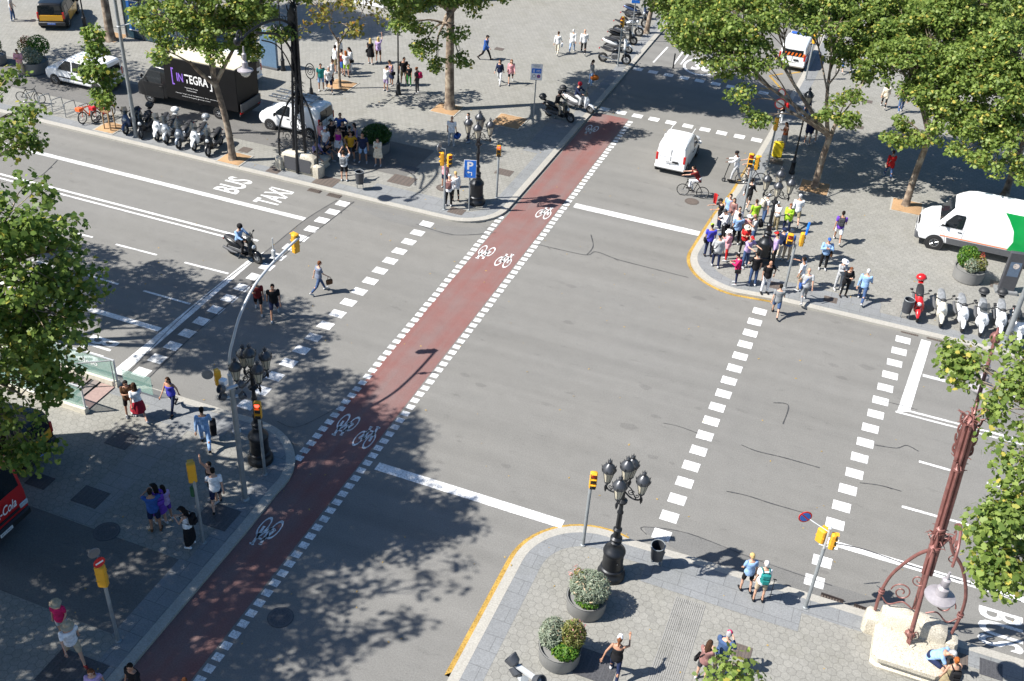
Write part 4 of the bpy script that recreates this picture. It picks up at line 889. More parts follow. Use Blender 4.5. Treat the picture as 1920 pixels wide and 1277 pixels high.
def moto_proto():
    t = thing('motorcycle', 'x', 'motorcycle'); two_wheel(t, .72, .31, .06); two_wheel(t, -.7, .3, .07)
    def oval(c, a, b, n=12): return [Vector(c) + Vector((a*math.cos(2*PI*i/n), 0, b*math.sin(2*PI*i/n))) for i in range(n)]
    k = MB(); k.loft([oval((0,.42,.86),.05,.05),oval((0,.3,.9),.14,.11),oval((0,.05,.88),.16,.12),oval((0,-.15,.8),.1,.07)]); k.build('fuel_tank', BLACKP, t)
    k = MB(); k.loft([oval((0,-.08,.8),.1,.04),oval((0,-.35,.78),.15,.05),oval((0,-.65,.86),.14,.05),oval((0,-.9,.92),.07,.03)]); k.build('seat', SEATM, t)
    k = MB(); k.rbox((0,.05,.48),(.32,.5,.4),.08); k.tube([(0,-.1,.5),(0,-.7,.3)],[.06,.04],8); k.tube([(0,.35,.9),(0,.0,.35)],.035,8); k.tube([(0,.0,.8),(0,-.75,.84)],.03,8); k.build('engine', GREYP, t)
    k = MB(); 
    for s in (-1,1): k.tube([(s*.09,.72,.31),(s*.08,.45,1.0)],.028,8)
    k.build('fork', STEEL, t); k = MB(); k.tube([(0,.98,.5),(0,.85,.64),(0,.6,.66),(0,.48,.55)],[.04,.08,.08,.05],10,.5); k.build('front_fender', BLACKP, t)
    k = MB(); k.ball((0,.56,.96),(.1,.09,.11)); k.build('headlight', CLEAR, t); k = MB(); k.tube(bez([(-.38,.15,1.06),(-.25,.3,1.1),(0,.42,1.04),(.25,.3,1.1),(.38,.15,1.06)],5),.02,8); hb = k.build('handlebar', BLK, t)
    for s in (-1,1): m = MB(); m.tube([(s*.26,.3,1.1),(s*.36,.32,1.25)],.01,6); m.ball((s*.38,.32,1.28),(.07,.02,.05),10,6); m.build('mirror', BLK, hb)
    k = MB(); k.tube([(.12,.25,.35),(.17,0,.28),(.2,-.85,.45)],[.03,.04,.06],10); k.build('exhaust', STEEL, t); MB().rbox((0,-.96,.84),(.14,.06,.08),.02).build('tail_light', REDLENS, t)
    k = MB(); k.tube([(-.12,0,.3),(-.3,-.05,.012)],.014,6); k.build('stand', GREYP, t); return t
SC = scooter_proto(); SB = scooter_proto(True); MT = moto_proto()
def scooter(px, py, head, col, label, case=None, proto=None, group=None, z=KH, seat=None, lean=6, mid=.68):
    """px,py: where the front tyre meets the ground; head in world degrees"""
    p = proto or SC; t = dup(p)
    t['label'] = label
    if group: t['group'] = group
    else:
        if 'group' in t: del t['group']
    place(t, P(px, py, z), head, (0, mid*1.12)); t.rotation_euler.y = R(lean); t.scale = (1.12,)*3
    for o in t.children:
        b = o.name.split('.')[0]
        if b in ('rear_body','leg_shield','front_fender','fuel_tank'): recolor(o, PAINTS[col])
        if b == 'seat' and seat: recolor(o, cloth(seat))
        if b == 'rear_body' and p is SB: recolor(o, PAINTS[col])
    return t
PENDING = []
def scoot(*a, case=None, **k): PENDING.append((a, case, k))
GL = 'scooters parked in the row by the left avenue'; GR = 'mopeds parked in the row at the right edge'; GT = 'motorbikes parked at the top'
for px, py, col, case, big, lab in ((238,252,'blue',None,1,'dark blue scooter at the left end of the row against the tall lamp post'),(266,260,'black','black',1,'black scooter with black top case right of the lamp post'),(296,264,'white',None,1,'white front scooter third from left in the row'),
    (314,270,'silver','white',1,'silver scooter with white top case in the row'),(337,279,'grey',None,1,'dark grey scooter with smoked screen in the middle of the row'),(366,283,'white','silver',1,'white scooter with silver top case near the tree trunk'),(392,293,'black',None,1,'black scooter nearest the plane tree trunk')):
    scoot(px, py, -78 + (px*5 % 11) - 5, col, lab, case=case, proto=SB if big else SC, group=GL, lean=4 + px % 5)
for px, py, col, case, seat, lab in ((1719,603,'red','red',None,'red moped with red top case beside the litter bin'),(1762,613,'cream',None,'grey','ivory moped with rear rack next to the red one'),(1802,622,'white',None,'grey','white moped third from left with grey seat'),(1836,630,'white','black','grey','white moped with black top case third from right'),(1872,632,'white','black','grey','white moped with black top case behind the iron lamp tip'),(1906,648,'white',None,None,'white moped at the right edge beyond the lamp post')):
    scoot(px, py, -84 + (px*7 % 9) - 4, col, lab, case=case, proto=SB if px in (1836, 1906) else SC, group=GR, seat=seat, lean=4 + px % 5)
for px, py, col, pr, lab in ((1172,121,'black',MT,'black motorcycle with wire wheels nearest the yellow signal at the top'),(1178,100,'white',SB,'white scooter second in the top row of motorbikes'),(1187,84,'black',SB,'black scooter third in the top row of motorbikes'),(1196,68,'silver',MT,'silver motorcycle fourth in the top row of motorbikes'),(1208,52,'black',MT,'black motorcycle fifth in the top row of motorbikes'),(1214,36,'blue',SB,'dark scooter at the far end of the top row of motorbikes')):
    scoot(px, py, 8, col, lab, proto=pr, group=GT)
scoot(1069,230, -12, 'black', 'black and grey scooter in front of the other on the far kerb', proto=SB, case='black'); scoot(1106,213, -12, 'white', 'white and black scooter just behind on the far kerb', proto=SB, case='black')
scoot(483,494, -8, 'black', 'black scooter ridden across the left stop line', proto=SB, z=0, lean=0)
CASED = {}
for a, case, k in PENDING:
    t = scooter(*a, **k)
    if case: add_case(t, {'black':BLK,'white':WHITE,'silver':PAINTS['silver'],'red':REDP}[case])
    if a[0] in (1069, 1106, 483): CASED[a[0]] = t
def wipe(o):
    for c_ in list(o.children): wipe(c_)
    bpy.data.objects.remove(o)
for p_ in (SC, SB, MT): wipe(p_)
# ================================================================ STREET FURNITURE
LCAP = mat('lantern_cap_iron', (.06,.064,.072), .36, .4, .2, 6, spec=.6); LGLASS = mat('lantern_glass', (.5,.46,.36), .25, 0, .1, 5); SIGY = mat('signal_yellow', (.72,.36,.025), .42, 0, .06, 3); GALV = mat('galvanised_pole', (.27,.29,.3), .5, .4, .15, 5); LGREY = mat('light_grey_pole', (.5,.52,.53), .45, .2, .06, 5)  # lantern caps: black iron made paler, the sun's reflection put into its colour
REDON = mat('red_lamp_lit', (1.,.05,.03), .4, emit=3.); DIM = mat('lamp_lens_off', (.03,.028,.026), .25); SBLUE = mat('sign_blue', (.015,.16,.62), .45, var=.04); SRED = mat('sign_red', (.55,.02,.02), .45, var=.04); SWH = mat('sign_white', (.78,.78,.78), .5, var=.04); SGREY = mat('sign_back', (.22,.23,.24), .5, .3)
def sc_tube(k, pts, r, n=8): k.tube(bez(pts, 6), r, n)
def lantern_mb(c, s=1.):
    c = Vector(c); a = MB(); b = MB()
    b.lathe([(.1*s,.0),(.2*s,.5*s)], 8, c)                                                             # glass
    a.lathe([(.02,-.22*s),(.03,-.16*s),(.06,-.1*s),(.115*s,-.03*s),(.115*s,.01*s),(.04*s,.01*s)], 8, c)      # lower cup with drip
    a.lathe([(.245*s,.48*s),(.25*s,.54*s),(.215*s,.62*s),(.13*s,.72*s),(.055*s,.78*s),(.05*s,.84*s),(.07*s,.87*s),(.03*s,.92*s),(.008,1.0*s)], 16, c)
    for i in range(8):
        q = 2*PI*i/8; x, y = math.cos(q), math.sin(q); a.tube([c + Vector((x*.105*s,y*.105*s,0)), c + Vector((x*.208*s,y*.208*s,.5*s))], .009*s, 5); a.tube([c + Vector((x*.24*s,y*.24*s,.53*s)), c + Vector((x*.27*s,y*.27*s,.63*s))], [.022*s,.006], 5)
    for i in range(6): q = 2*PI*i/6; a.tube([c + Vector((math.cos(q)*.05*s,math.sin(q)*.05*s,.82*s)), c + Vector((math.cos(q)*.085*s,math.sin(q)*.085*s,.93*s))], [.016*s,.005], 5)
    return a, b
def five_lamp():
    t = thing('five_lantern_lamp', 'x', 'street lamp', group=None)
    k = MB(); k.lathe([(r_*.72, z_) for r_, z_ in [(.62,0),(.62,.16),(.58,.2),(.53,.26),(.5,.34),(.52,.4),(.46,.44),(.45,.95),(.48,1.02),(.5,1.1),(.47,1.17),(.38,1.22),(.33,1.3),(.26,1.36),(.24,1.45),(.26,1.52),(.18,1.58)]], 28); k.ball((.0,-.33,.78),(.04,.03,.04)); k.build('pedestal', IRON, t)
    k = MB(); k.lathe([(.14,1.56),(.19,1.62),(.19,1.68),(.12,1.74),(.11,1.95),(.14,2.0),(.14,2.06),(.085,2.12),(.08,2.7),(.1,2.74),(.1,2.79),(.07,2.83),(.062,3.12),(.16,3.2),(.17,3.26),(.07,3.32),(.055,4.0),(.04,4.05)], 18); k.build('post', IRON, t)
    a, b = lantern_mb((0,0,4.14), .9); o = a.build('lantern', LCAP, t); b.build('lantern_glass', LGLASS, o)
    for i in range(4):
        q = PI/4 + PI/2*i; x, y = math.cos(q), math.sin(q); V = lambda r, z: Vector((x*r, y*r, z)); k = MB()
        sc_tube(k, [V(.05,3.62), V(.2,3.5), V(.36,3.46), V(.5,3.5), V(.57,3.62)], .026); sc_tube(k, [V(.05,3.9), V(.22,3.82), V(.34,3.6), V(.42,3.48)], .018)
        k.tube(spiral(V(.24,3.66), .12, .02, PI*.2, 1.3, V(1,0), (0,0,1), 22), .014, 6); k.tube(spiral(V(.42,3.62), .08, .015, PI, 1.2, V(1,0), (0,0,1), 18), .012, 6); k.lathe([(.008,-.2),(.04,-.1),(.05,-.02),(.03,.06)], 8, V(.57,3.56)); k.build('arm', IRON, t)
        a, b = lantern_mb(V(.54,3.8), .9); o = a.build('lantern', LCAP, t); b.build('lantern_glass', LGLASS, o)
    return t
FL = five_lamp(); GF = 'five lantern lamps, one at each street corner'
for i, (px, py, lab, rz) in enumerate(((1145,1078,'black five lantern lamp on the near right corner beside the planters',41),(489,862,'black five lantern lamp on the near left corner behind the red signal',14),(893,380,'black five lantern lamp on the far left corner beside the blue parking sign',59),(1428,492,'black five lantern lamp in the crowd on the far right corner',51))):
    t = FL if i == 0 else dup(FL); t.location = P(px, py, KH); t.rotation_euler.z = R(rz); t['label'] = lab; t['group'] = GF
def street_lamp(px, py, lab, h=4.4):
    t = thing('lantern_post', lab, 'street lamp', P(px, py, KH)); k = MB(); k.lathe([(.17,0),(.17,.12),(.13,.18),(.12,.62),(.15,.7),(.09,.78),(.055,1.1),(.07,1.15),(.05,1.2),(.04,h-.35),(.07,h-.3),(.05,h-.22)], 14); k.tube([(-.3,0,h-.7),(.3,0,h-.7)],.018,6); k.build('post', IRON, t)
    a, b = lantern_mb((0,0,h), 1.05); o = a.build('lantern', LCAP, t); b.build('lantern_glass', LGLASS, o)
street_lamp(747,177,'black single lantern post beside the tourists with backpacks'); street_lamp(1484,325,'black single lantern post beside the forked tree',4.0); street_lamp(160,52,'black lantern post behind the tall grey lamp post, upper left',4.4); street_lamp(531,132,'dark post with lantern behind the left iron lamp',4.4)
# ---------------------------------------------------------------- wrought-iron lamps growing out of white mosaic benches
MOSW = None
def mosaic():
    m = bpy.data.materials.new('white_mosaic'); n, l, b = nodes_of(m); b.inputs['Roughness'].default_value = .35
    v = n.new('ShaderNodeTexVoronoi'); v.feature = 'DISTANCE_TO_EDGE'; v.inputs['Scale'].default_value = 16; c = n.new('ShaderNodeTexCoord'); l.new(c.outputs['Object'], v.inputs['Vector'])
    v2 = n.new('ShaderNodeTexVoronoi'); v2.inputs['Scale'].default_value = 16; l.new(c.outputs['Object'], v2.inputs['Vector'])
    r = n.new('ShaderNodeMapRange'); r.inputs[1].default_value = .02; r.inputs[2].default_value = .06; l.new(v.outputs['Distance'], r.inputs[0])
    t = n.new('ShaderNodeMix'); t.data_type = 'RGBA'; t.inputs[6].default_value = (.46,.42,.34,1); t.inputs[7].default_value = (.6,.56,.47,1); l.new(v2.outputs['Color'], t.inputs[0])
    x = n.new('ShaderNodeMix'); x.data_type = 'RGBA'; x.inputs[6].default_value = (.25,.22,.17,1); l.new(t.outputs[2], x.inputs[7]); l.new(r.outputs[0], x.inputs[0]); l.new(x.outputs[2], b.inputs['Base Color']); return m
MOS = mosaic(); RUST = mat('rust_painted_iron', (.2,.085,.075), .5, .2, .25, 5); DARKP = mat('dark_bench_panel', (.06,.062,.07), .7, var=.3, scale=30); LAMPG = mat('lamp_shade_grey', (.33,.31,.33), .45, .2); OPAL = mat('opal_glass', (.6,.58,.52), .3)
def iron_lamp(label, loc, rz, iron, big_arm=True):
    """bench of broken tile at the foot; local +Y points over the avenue"""
    t = thing('iron_bench_lamp', label, 'street lamp', loc, rz)
    # bench body: a block with a rounded seat on the pavement side, two rounded stones at the ends
    k = MB(); rr_ = lambda a, b, c, z, e: [Vector((x*a, y*b + c, z)) for x, y in ((-1+e,-1),(1-e,-1),(1,-1+e),(1,1-e),(1-e,1),(-1+e,1),(-1,1-e),(-1,-1+e))]
    k.loft([rr_(.98,.84,-.32,0,.16),rr_(1.0,.86,-.32,.1,.16),rr_(.96,.8,-.3,.16,.16),rr_(.96,.8,-.3,.3,.16),rr_(1.02,.88,-.34,.36,.2),rr_(1.02,.88,-.34,.5,.2),rr_(.94,.8,-.34,.56,.2)])
    k.loft([rr_(.98,.3,.3,.5,.2),rr_(.95,.26,.3,.95,.25),rr_(.7,.22,.3,1.1,.3),rr_(.3,.18,.3,1.16,.3)])
    k.build('bench', MOS, t)
    for s in (-1, 1):
        k = MB(); k.loft([rr_(.24,.3,.42,z,.35)if 0 else [v + Vector((s*1.12,0,0)) for v in rr_(a,a*1.25,.36,z,.4)] for a, z in ((.24,0),(.25,.45),(.22,.62),(.12,.7))]); k.build('end_stone', MOS, t)
        MB().box((s*.42,.585,.52),(.72,.03,.72)).build('bench_panel', DARKP, t, 0)
    # mast: bundled stems, swelling collars, crest
    k = MB(); k.tube([(0,-.32,.5),(0,-.1,2.6),(0,.0,4.0)], [.085,.07,.06], 10); k.tube([(0,.62,.05),(0,.5,2.2),(0,.1,4.0)], [.08,.075,.065], 8)
    for x in (-.09, .09): k.tube([(x*1.25,.02,2.6),(x*1.25,.0,5.0),(x*1.25,.0,7.1)], [.075,.085,.075], 8)
    k.tube([(0,-.09,3.5),(0,-.09,7.2)], [.06,.055], 8); k.tube([(0,.09,3.5),(0,.1,7.4)], [.06,.055], 8)
    for z, r in ((.55,.17),(3.5,.2),(4.1,.17),(5.9,.16),(7.2,.18)): k.lathe([(.05,z-.12),(r,z-.03),(r,z+.03),(.05,z+.12)], 10)
    k.build('mast', iron, t)
    for s in (-1, 1):                                   # curved legs springing from the bench ends up to the mast
        k = MB(); sc_tube(k, [(s*1.12,.42,.62),(s*1.14,.4,1.3),(s*1.02,.3,2.1),(s*.62,.14,3.0),(s*.2,.02,3.5),(s*.02,0,3.9)], .05); sc_tube(k, [(s*1.12,.42,1.2),(s*.85,.35,1.0),(s*.5,.3,1.25),(s*.2,.26,1.15)], .022)
        k.tube(spiral((s*.62,.3,1.55), .3, .05, 0, 1.6, (s,0,0), (0,0,1), 30), .022, 6); k.tube(spiral((s*.32,.22,2.15), .2, .03, PI, 1.5, (s,0,0), (0,0,1), 24), .018, 6); k.tube(spiral((s*.3,.1,3.2), .16, .03, 0, 1.4, (s,0,0), (0,0,1), 20), .018, 6)
        for z in (1.28,1.36): k.torus((s*1.13,.4,z), .07, .03, 10, 5)
        k.build('curved_leg', iron, t)
    k = MB()                                            # leafy ironwork bunched round the collars
    rl_ = random.Random(5)
    for z0, n_, L in ((.75,10,.22),(3.7,26,.42),(5.9,14,.3),(7.3,26,.4)):
        k = MB()
        for i in range(n_):
            a = rl_.uniform(0, 2*PI); u = Vector((math.cos(a), math.sin(a), 0)); z = z0 + rl_.uniform(-.25,.25); e = u*L*rl_.uniform(.6,1.1)
            c0 = Vector((0, -.32 if z0 < 1 else 0, z)); k.tube(bez([c0 + u*.05, c0 + e*.6 + Vector((0,0,.12)), c0 + e + Vector((0,0,rl_.uniform(-.05,.25)))], 4), [.03,.028,.026,.024,.022,.02,.016,.012,.008], 5, .6)
        k.build('leaf_ornament', iron, t)
    k = MB(); pr = [(-.36,0),(-.42,.35),(-.4,.8),(-.25,1.15),(0,1.35),(.25,1.15),(.4,.8),(.42,.35),(.36,0),(0,-.25)]
    k.loft([[Vector((x*.5, y, 6.15 + z*.85)) for x, z in pr] for y in (.1,.22)]); 
    for s in (-1,1):
        for i in range(4): k.tube(bez([(s*.14,.16,6.2+i*.26),(s*.24,.16,6.3+i*.26),(s*(.22+.04*(i%2)),.16,6.48+i*.26)],4),[.04]*4+[.03]*4+[.012],5)
    k.build('crest', iron, t)
    if not big_arm:                                     # open ironwork screen between two raking posts
        for s in (-1, 1): MB().tube([(s*.36,.3,.6),(s*.3,.2,2.6),(s*.13,.05,6.2)], [.075,.07,.06], 8).build('raking_post', iron, t)
        k = MB()
        for i in range(11):
            z = .95 + i*.46; w_ = .3 - .016*i; k.tube(spiral((-w_*.45,.2-.014*i,z), w_*.62, .02, i*1.3, 1.3, (1,0,0), (0,0,1), 16), .02, 5); k.tube(spiral((w_*.45,.2-.014*i,z+.2), w_*.62, .02, PI-i, -1.3, (1,0,0), (0,0,1), 16), .02, 5); k.tube([(-w_,.2-.014*i,z),(w_,.2-.014*i,z+.1)], .022, 5)
        k.build('scroll_screen', iron, t)
    # long arm over the avenue with its hanging lamp
    k = MB(); sc_tube(k, [(0,.05,6.4),(0,1.2,6.95),(0,2.6,7.15),(0,3.9,7.1),(0,4.5,6.95)], .055); sc_tube(k, [(0,.05,4.7),(0,.6,5.7),(0,1.5,6.4),(0,2.6,6.75),(0,3.4,6.98)], .05); sc_tube(k, [(0,.05,3.9),(0,.8,5.2),(0,1.7,6.05),(0,2.9,6.55)], .03)
    k.tube(spiral((0,4.62,7.15), .28, .05, -PI/2, 1.5, (0,1,0), (0,0,1), 26), .04, 7); k.ball((0,4.85,7.0),.17)
    for i in range(16): y = .5 + i*.24; z = 6.62 + .53*math.sin(min(1, y/3.2)*PI/2); k.tube(bez([(0,y,z),(0,y+.05,z+.16),(0,y+.16,z+.2)],3), .018, 5)
    for y, z, r in ((.5,6.2,.22),(1.1,6.5,.2),(1.7,6.75,.16),(.35,5.5,.2)): k.tube(spiral((0,y,z), r, .03, 0, 1.5, (0,1,0), (0,0,1), 20), .02, 6)
    k.build('arm', iron, t)
    def hang(y, z, s, arm=False):
        k = MB(); k.lathe([(.03,z+.95),(.045,z+.7),(.1*s,z+.66),(.1*s,z+.45),(.07,z+.4),(.14*s,z+.34),(.15*s,z+.12),(.36*s,z+.04),(.37*s,z),(.1,z)], 22, (0,y,0)); o = k.build('lamp_shade', LAMPG, t); k = MB(); k.ball((0,y,z-.06),(.24*s,.24*s,.2*s),16,8); k.build('lamp_globe', OPAL, o)
    hang(4.42, 5.75, 1.0)
    for o in t.children:
        if o.name.split('.')[0] in ('mast','curved_leg','leaf_ornament','crest','arm','lamp_shade','raking_post','scroll_screen'): o.scale.z = 1.2
    if not big_arm: return t
    for o in t.children:
        if o.name.split('.')[0] == 'mast': o.scale = (.85, 1, 1.2)
        if o.name.split('.')[0] in ('mast','crest','leaf_ornament','arm','lamp_shade') : o.rotation_euler.y = R(-3.8)
        if o.name.split('.')[0] in ('arm','lamp_shade'): o.rotation_euler.z = R(-7)
    k = MB(); sc_tube(k, [(0,-.05,5.2),(0,-.7,5.75),(0,-1.4,5.6),(0,-1.62,5.1)], .04); k.tube(spiral((0,-.5,5.1), .24, .03, 0, 1.5, (0,1,0), (0,0,1), 24), .02, 6); k.tube(spiral((0,-1.0,5.35), .17, .03, PI, 1.4, (0,1,0), (0,0,1), 20), .018, 6); k.build('short_arm', iron, t)
    hang(-1.62, 3.95, 1.12)
    return t
q = P(1699,1203,KH); iron_lamp('rust brown iron lamp on a cream mosaic bench, near right', (q.x, q.y - .25, KH), 0, RUST)
q = P(571,316,KH); iron_lamp('black iron lamp on a white mosaic bench, far left', (q.x, q.y - .1, KH), PI, IRON, False)
# ---------------------------------------------------------------- traffic signals
def head(t, c, ang, lit=None, n=3, s=1., two=False):
    """signal head: yellow housing with hooded lenses facing world angle ang"""
    s *= .8; M = Matrix.Translation(c) @ Matrix.Rotation(R(ang - 90), 4, 'Z'); h = .27*n*s
    k = MB(); k.rbox((0,0,0), (.27*s,.2*s,h), .04)
    for i in range(n): k.box((0,.1*s,h/2 - (i+.5)*.27*s + .115*s), (.2*s,.16*s,.015))
    for i in range(1, n): k.box((0,0,h/2 - i*.27*s), (.28*s,.21*s,.012))
    me = k.mesh('signal_head', SIGY); me.transform(M); o = link('signal_head', me, t)
    for i in range(n):
        z = h/2 - (i+.5)*.27*s; b = MB(); b.box((0,.1*s,z),(.22*s,.012,.23*s)); me = b.mesh('lens_board', BLK, 0); me.transform(M); link('lens_board', me, o)
        b = MB(); b.lathe([(.095*s,0),(.085*s,.018),(.03*s,.028)], 18, M=Matrix.Translation((0,.107*s,z)) @ Matrix.Rotation(R(-90),4,'X')); me = b.mesh('lens', REDON if lit == i else (mat('red_lens_dim',(.42,.03,.02),.3) if i == 0 else DIM)); me.transform(M); link('lens', me, o)
    return o
def disc_sign(t, c, ang, r, kind):
    """round plate: face colours built as thin stacked discs"""
    M = Matrix.Translation(c) @ Matrix.Rotation(R(ang - 90), 4, 'Z') @ Matrix.Rotation(R(-90), 4, 'X')
    o = MB().lathe([(r,-.012),(r,.008)], 28, M=M).build('sign_plate', SGREY if kind == 'back' else (SRED), t, 30)
    def lay(z, r0, m, nm): MB().lathe([(r0,0),(r0,.003)], 28, M=M @ Matrix.Translation((0,0,z))).build(nm, m, o, 30)
    if kind == 'noentry': k = MB(); k.box((0,0,0),(r*1.35,r*.34,.004)); me = k.mesh('white_bar', SWH, 0); me.transform(M @ Matrix.Translation((0,0,.0105))); link('white_bar', me, o)
    if kind == 'nopark':
        lay(.009, r*.78, SBLUE, 'blue_disc'); k = MB(); k.box((0,0,0),(r*1.6,r*.2,.003)); me = k.mesh('red_slash', SRED, 0); me.transform(M @ Matrix.Translation((0,0,.0142)) @ Matrix.Rotation(R(-45),4,'Z')); link('red_slash', me, o)
    if kind == 'ring': lay(.009, r*.78, SWH, 'white_disc'); 
    return o
def post(px, py, h, label, cat='traffic light', r=.055, m=None, name='traffic_light', z=KH, group=None):
    t = thing(name, label, cat, P(px, py, z), 0, group); k = MB(); k.lathe([(r*1.7,0),(r*1.7,.03),(r,.05),(r,h),(r*.6,h+.03)], 12); k.build('pole', m or GALV, t); return t
TOCAM = -70
t = post(1093,1022,2.5,'red pedestrian signal on a grey pole left of the near right lamp'); head(t, (.06,0,2.9), TOCAM, None, 3, 1.05)
o = [c for c in t.children if c.name.startswith('signal_head')][0]
t = post(497,890,2.6,'lit red signal in front of the near left lamp pedestal'); head(t, (0,-.02,2.9), TOCAM, 0, 3, 1.1)
t = post(931,371,2.3,'lit red pedestrian signal right of the far left lamp'); head(t, (0,0,2.65), TOCAM - 5, 0, 3, 1.0)
t = post(833,393,2.5,'pair of yellow signal heads facing away on the far left corner'); head(t, (-.16,0,2.75), 200, None, 3, 1.1); head(t, (.2,.05,2.72), -30, None, 3, 1.05); disc_sign(t, (-.35,.05,3.3), 170, .2, 'back'); k = MB(); k.tube([(-.3,0,2.5),(.3,0,2.5)],.025,6); k.tube([(0,0,2.5),(0,0,3.3),(-.35,.05,3.3)],.02,6); k.build('bracket', GALV, t)
t = post(1472,540,2.3,'pedestrian signal and blue sign edge beside the crowd on the far right corner'); head(t, (-.28,-.05,2.55), TOCAM - 12, None, 2, 1.25); head(t, (.22,.05,2.6), 20, None, 3, 1.05); k = MB(); k.tube([(-.3,0,2.3),(.3,0,2.3)],.03,6); k.build('bracket', GALV, t); k = MB(); k.rbox((.36,.12,3.15),(.1,.7,.34),.02); k.build('blue_street_sign', SBLUE, t)
t = post(1391,408,2.9,'pair of yellow signal heads above the kick scooter rider'); head(t, (-.12,-.05,3.2), TOCAM - 12, None, 3, 1.15); head(t, (.18,.05,3.1), 15, None, 3, 1.15); k = MB(); k.tube([(-.15,0,2.9),(.2,0,2.9)],.03,6); k.build('bracket', GALV, t)
t = post(1510,1139,2.6,'yellow signal with two heads and a blue no parking disc on the near right kerb'); head(t, (-.17,.1,3.0), 60, None, 2, 1.25); head(t, (.17,.0,3.0), 8, None, 3, .95); disc_sign(t, (-.75,.35,3.3), TOCAM+8, .21, 'nopark'); k = MB(); k.tube([(-.2,.05,2.75),(.22,0,2.75)],.03,6); k.tube([(0,0,2.6),(0,0,3.42)],.035,6); k.tube([(0,0,3.3),(-.6,.3,3.3)],.015,6); k.rbox((0,0,3.45),(.1,.1,.08),.02); k.build('bracket', LGREY, t)
t = post(382,1018,2.7,'yellow signal seen edge on beside the woman in a black skirt'); head(t, (-.05,.02,3.0), 130, None, 3, 1.2); k = MB(); k.rbox((-.08,0,2.25),(.12,.2,.4),.02); k.build('green_box', mat('green_box',(.02,.09,.04),.5), t)
t = post(222,1202,2.5,'yellow signal with no entry discs in the shade, lower left'); head(t, (-.04,.0,2.72), 110, None, 3, 1.25); disc_sign(t, (.1,-.1,3.4), -18, .17, 'noentry'); disc_sign(t, (-.25,.12,3.4), 150, .17, 'back'); k = MB(); k.tube([(0,0,2.5),(0,0,3.5)],.035,6); k.build('bracket', GALV, t)
t = post(1158,124,2.7,'yellow signal seen from behind the top motorbike row'); head(t, (0,0,3.0), -120, None, 3, 1.1)
t = post(1439,312,3.6,'grey pole with round red ringed sign and edge on yellow signal','traffic light'); head(t, (-.02,.02,2.55), 20, None, 3, 1.2); disc_sign(t, (-.02,-.08,3.75), TOCAM, .3, 'ring'); disc_sign(t, (-.04,-.08,4.35), TOCAM - 50, .24, 'ring')
t = post(1510,150,2.6,'grey pole with orange topped signal in front of the service car'); head(t, (0,0,2.8), 60, None, 3, 1.0)
# the mast with the arm curving over the avenue stands behind the lamp; the spotlight pole in front of it
t = thing('overhead_signal', 'white signal mast curving over the avenue from behind the near left lamp', 'traffic light', (-18.9, 24.6, KH)); k = MB(); k.lathe([(.16,0),(.16,.05),(.1,.1),(.085,2.6)], 14); k.build('pole', LGREY, t)
Y = lambda v, z: Vector((0, v - 24.6, z - KH))
sc_tube(k2 := MB(), [Y(24.6,2.6), Y(24.72,3.45), Y(25.05,3.98), Y(25.43,4.5), Y(25.98,4.95), Y(26.66,5.3), Y(27.58,5.5), Y(28.5,5.6), Y(29.65,5.66)], .05, 10); k2.build('curved_arm', LGREY, t)
head(t, Y(29.55,5.42) + Vector((-.12,0,0)), 165, None, 3, 1.25); k = MB(); k.tube([Y(27.9,5.5), Y(27.9,6.5)], .025, 6); k.rbox(Y(27.9,5.9), (.13,.13,.28), .03); k.build('arm_sensor', LGREY, t)
t = thing('spotlight_pole', 'tall grey pole topped with a cross of round spotlights, near left corner', 'street lamp', P(460,937,KH)); k = MB(); k.lathe([(.15,0),(.15,.05),(.1,.1),(.085,4.75)], 14); k.build('pole', GALV, t)
def lamp_cross(t, z, a0):
    for i, (dx, dz, aa) in enumerate(((-.45,0,a0),(.45,.12,a0+180),(-.4,-.45,a0-20),(.4,-.35,a0+160))):
        x, y = math.cos(R(aa))*abs(dx)*.72, math.sin(R(aa))*abs(dx)*.72; k = MB(); M = Matrix.Translation((x, y, z+dz*.8)) @ Matrix.Rotation(R(aa),4,'Z') @ Matrix.Rotation(R(58),4,'Y'); k.lathe([(.05,-.12),(.12,-.07),(.145,.07),(.145,.095),(.125,.095),(.11,.015)], 18, M=M); o = k.build('spotlight', mat('spot_housing',(.07,.075,.085),.45,.3), t); MB().lathe([(.11,.022),(.11,.026)],18,M=M).build('spot_lens', glass('spot_glass',(.05,.06,.08),.05), o)
    for a, dz in ((a0,.03),(a0-20,-.43)): x, y = math.cos(R(a))*.45, math.sin(R(a))*.45; k = MB(); k.box((0,0,z+dz*.8),(.7,.1,.05),R(a)); k.build('cross_bar', LGREY, t, 0)
lamp_cross(t, 4.75, 60); head(t, (-.55,.1,4.9), 150, None, 3, .9); disc_sign(t, (-.85,.0,5.0), 120, .18, 'back'); k = MB(); k.rbox((-.25,-.05,4.95),(.22,.2,.22),.03); k.tube([(0,0,4.7),(-.55,.08,4.7)],.025,6); k.build('control_box', SWH, t)
q = P(985,1262,8.2); t = thing('floodlight_mast', 'top of a grey floodlight mast at the bottom edge', 'street lamp', (q.x, q.y, KH)); MB().lathe([(.16,0),(.1,.1),(.08,7.9)],12).build('pole', GALV, t); lamp_cross(t, 8.1, -18)
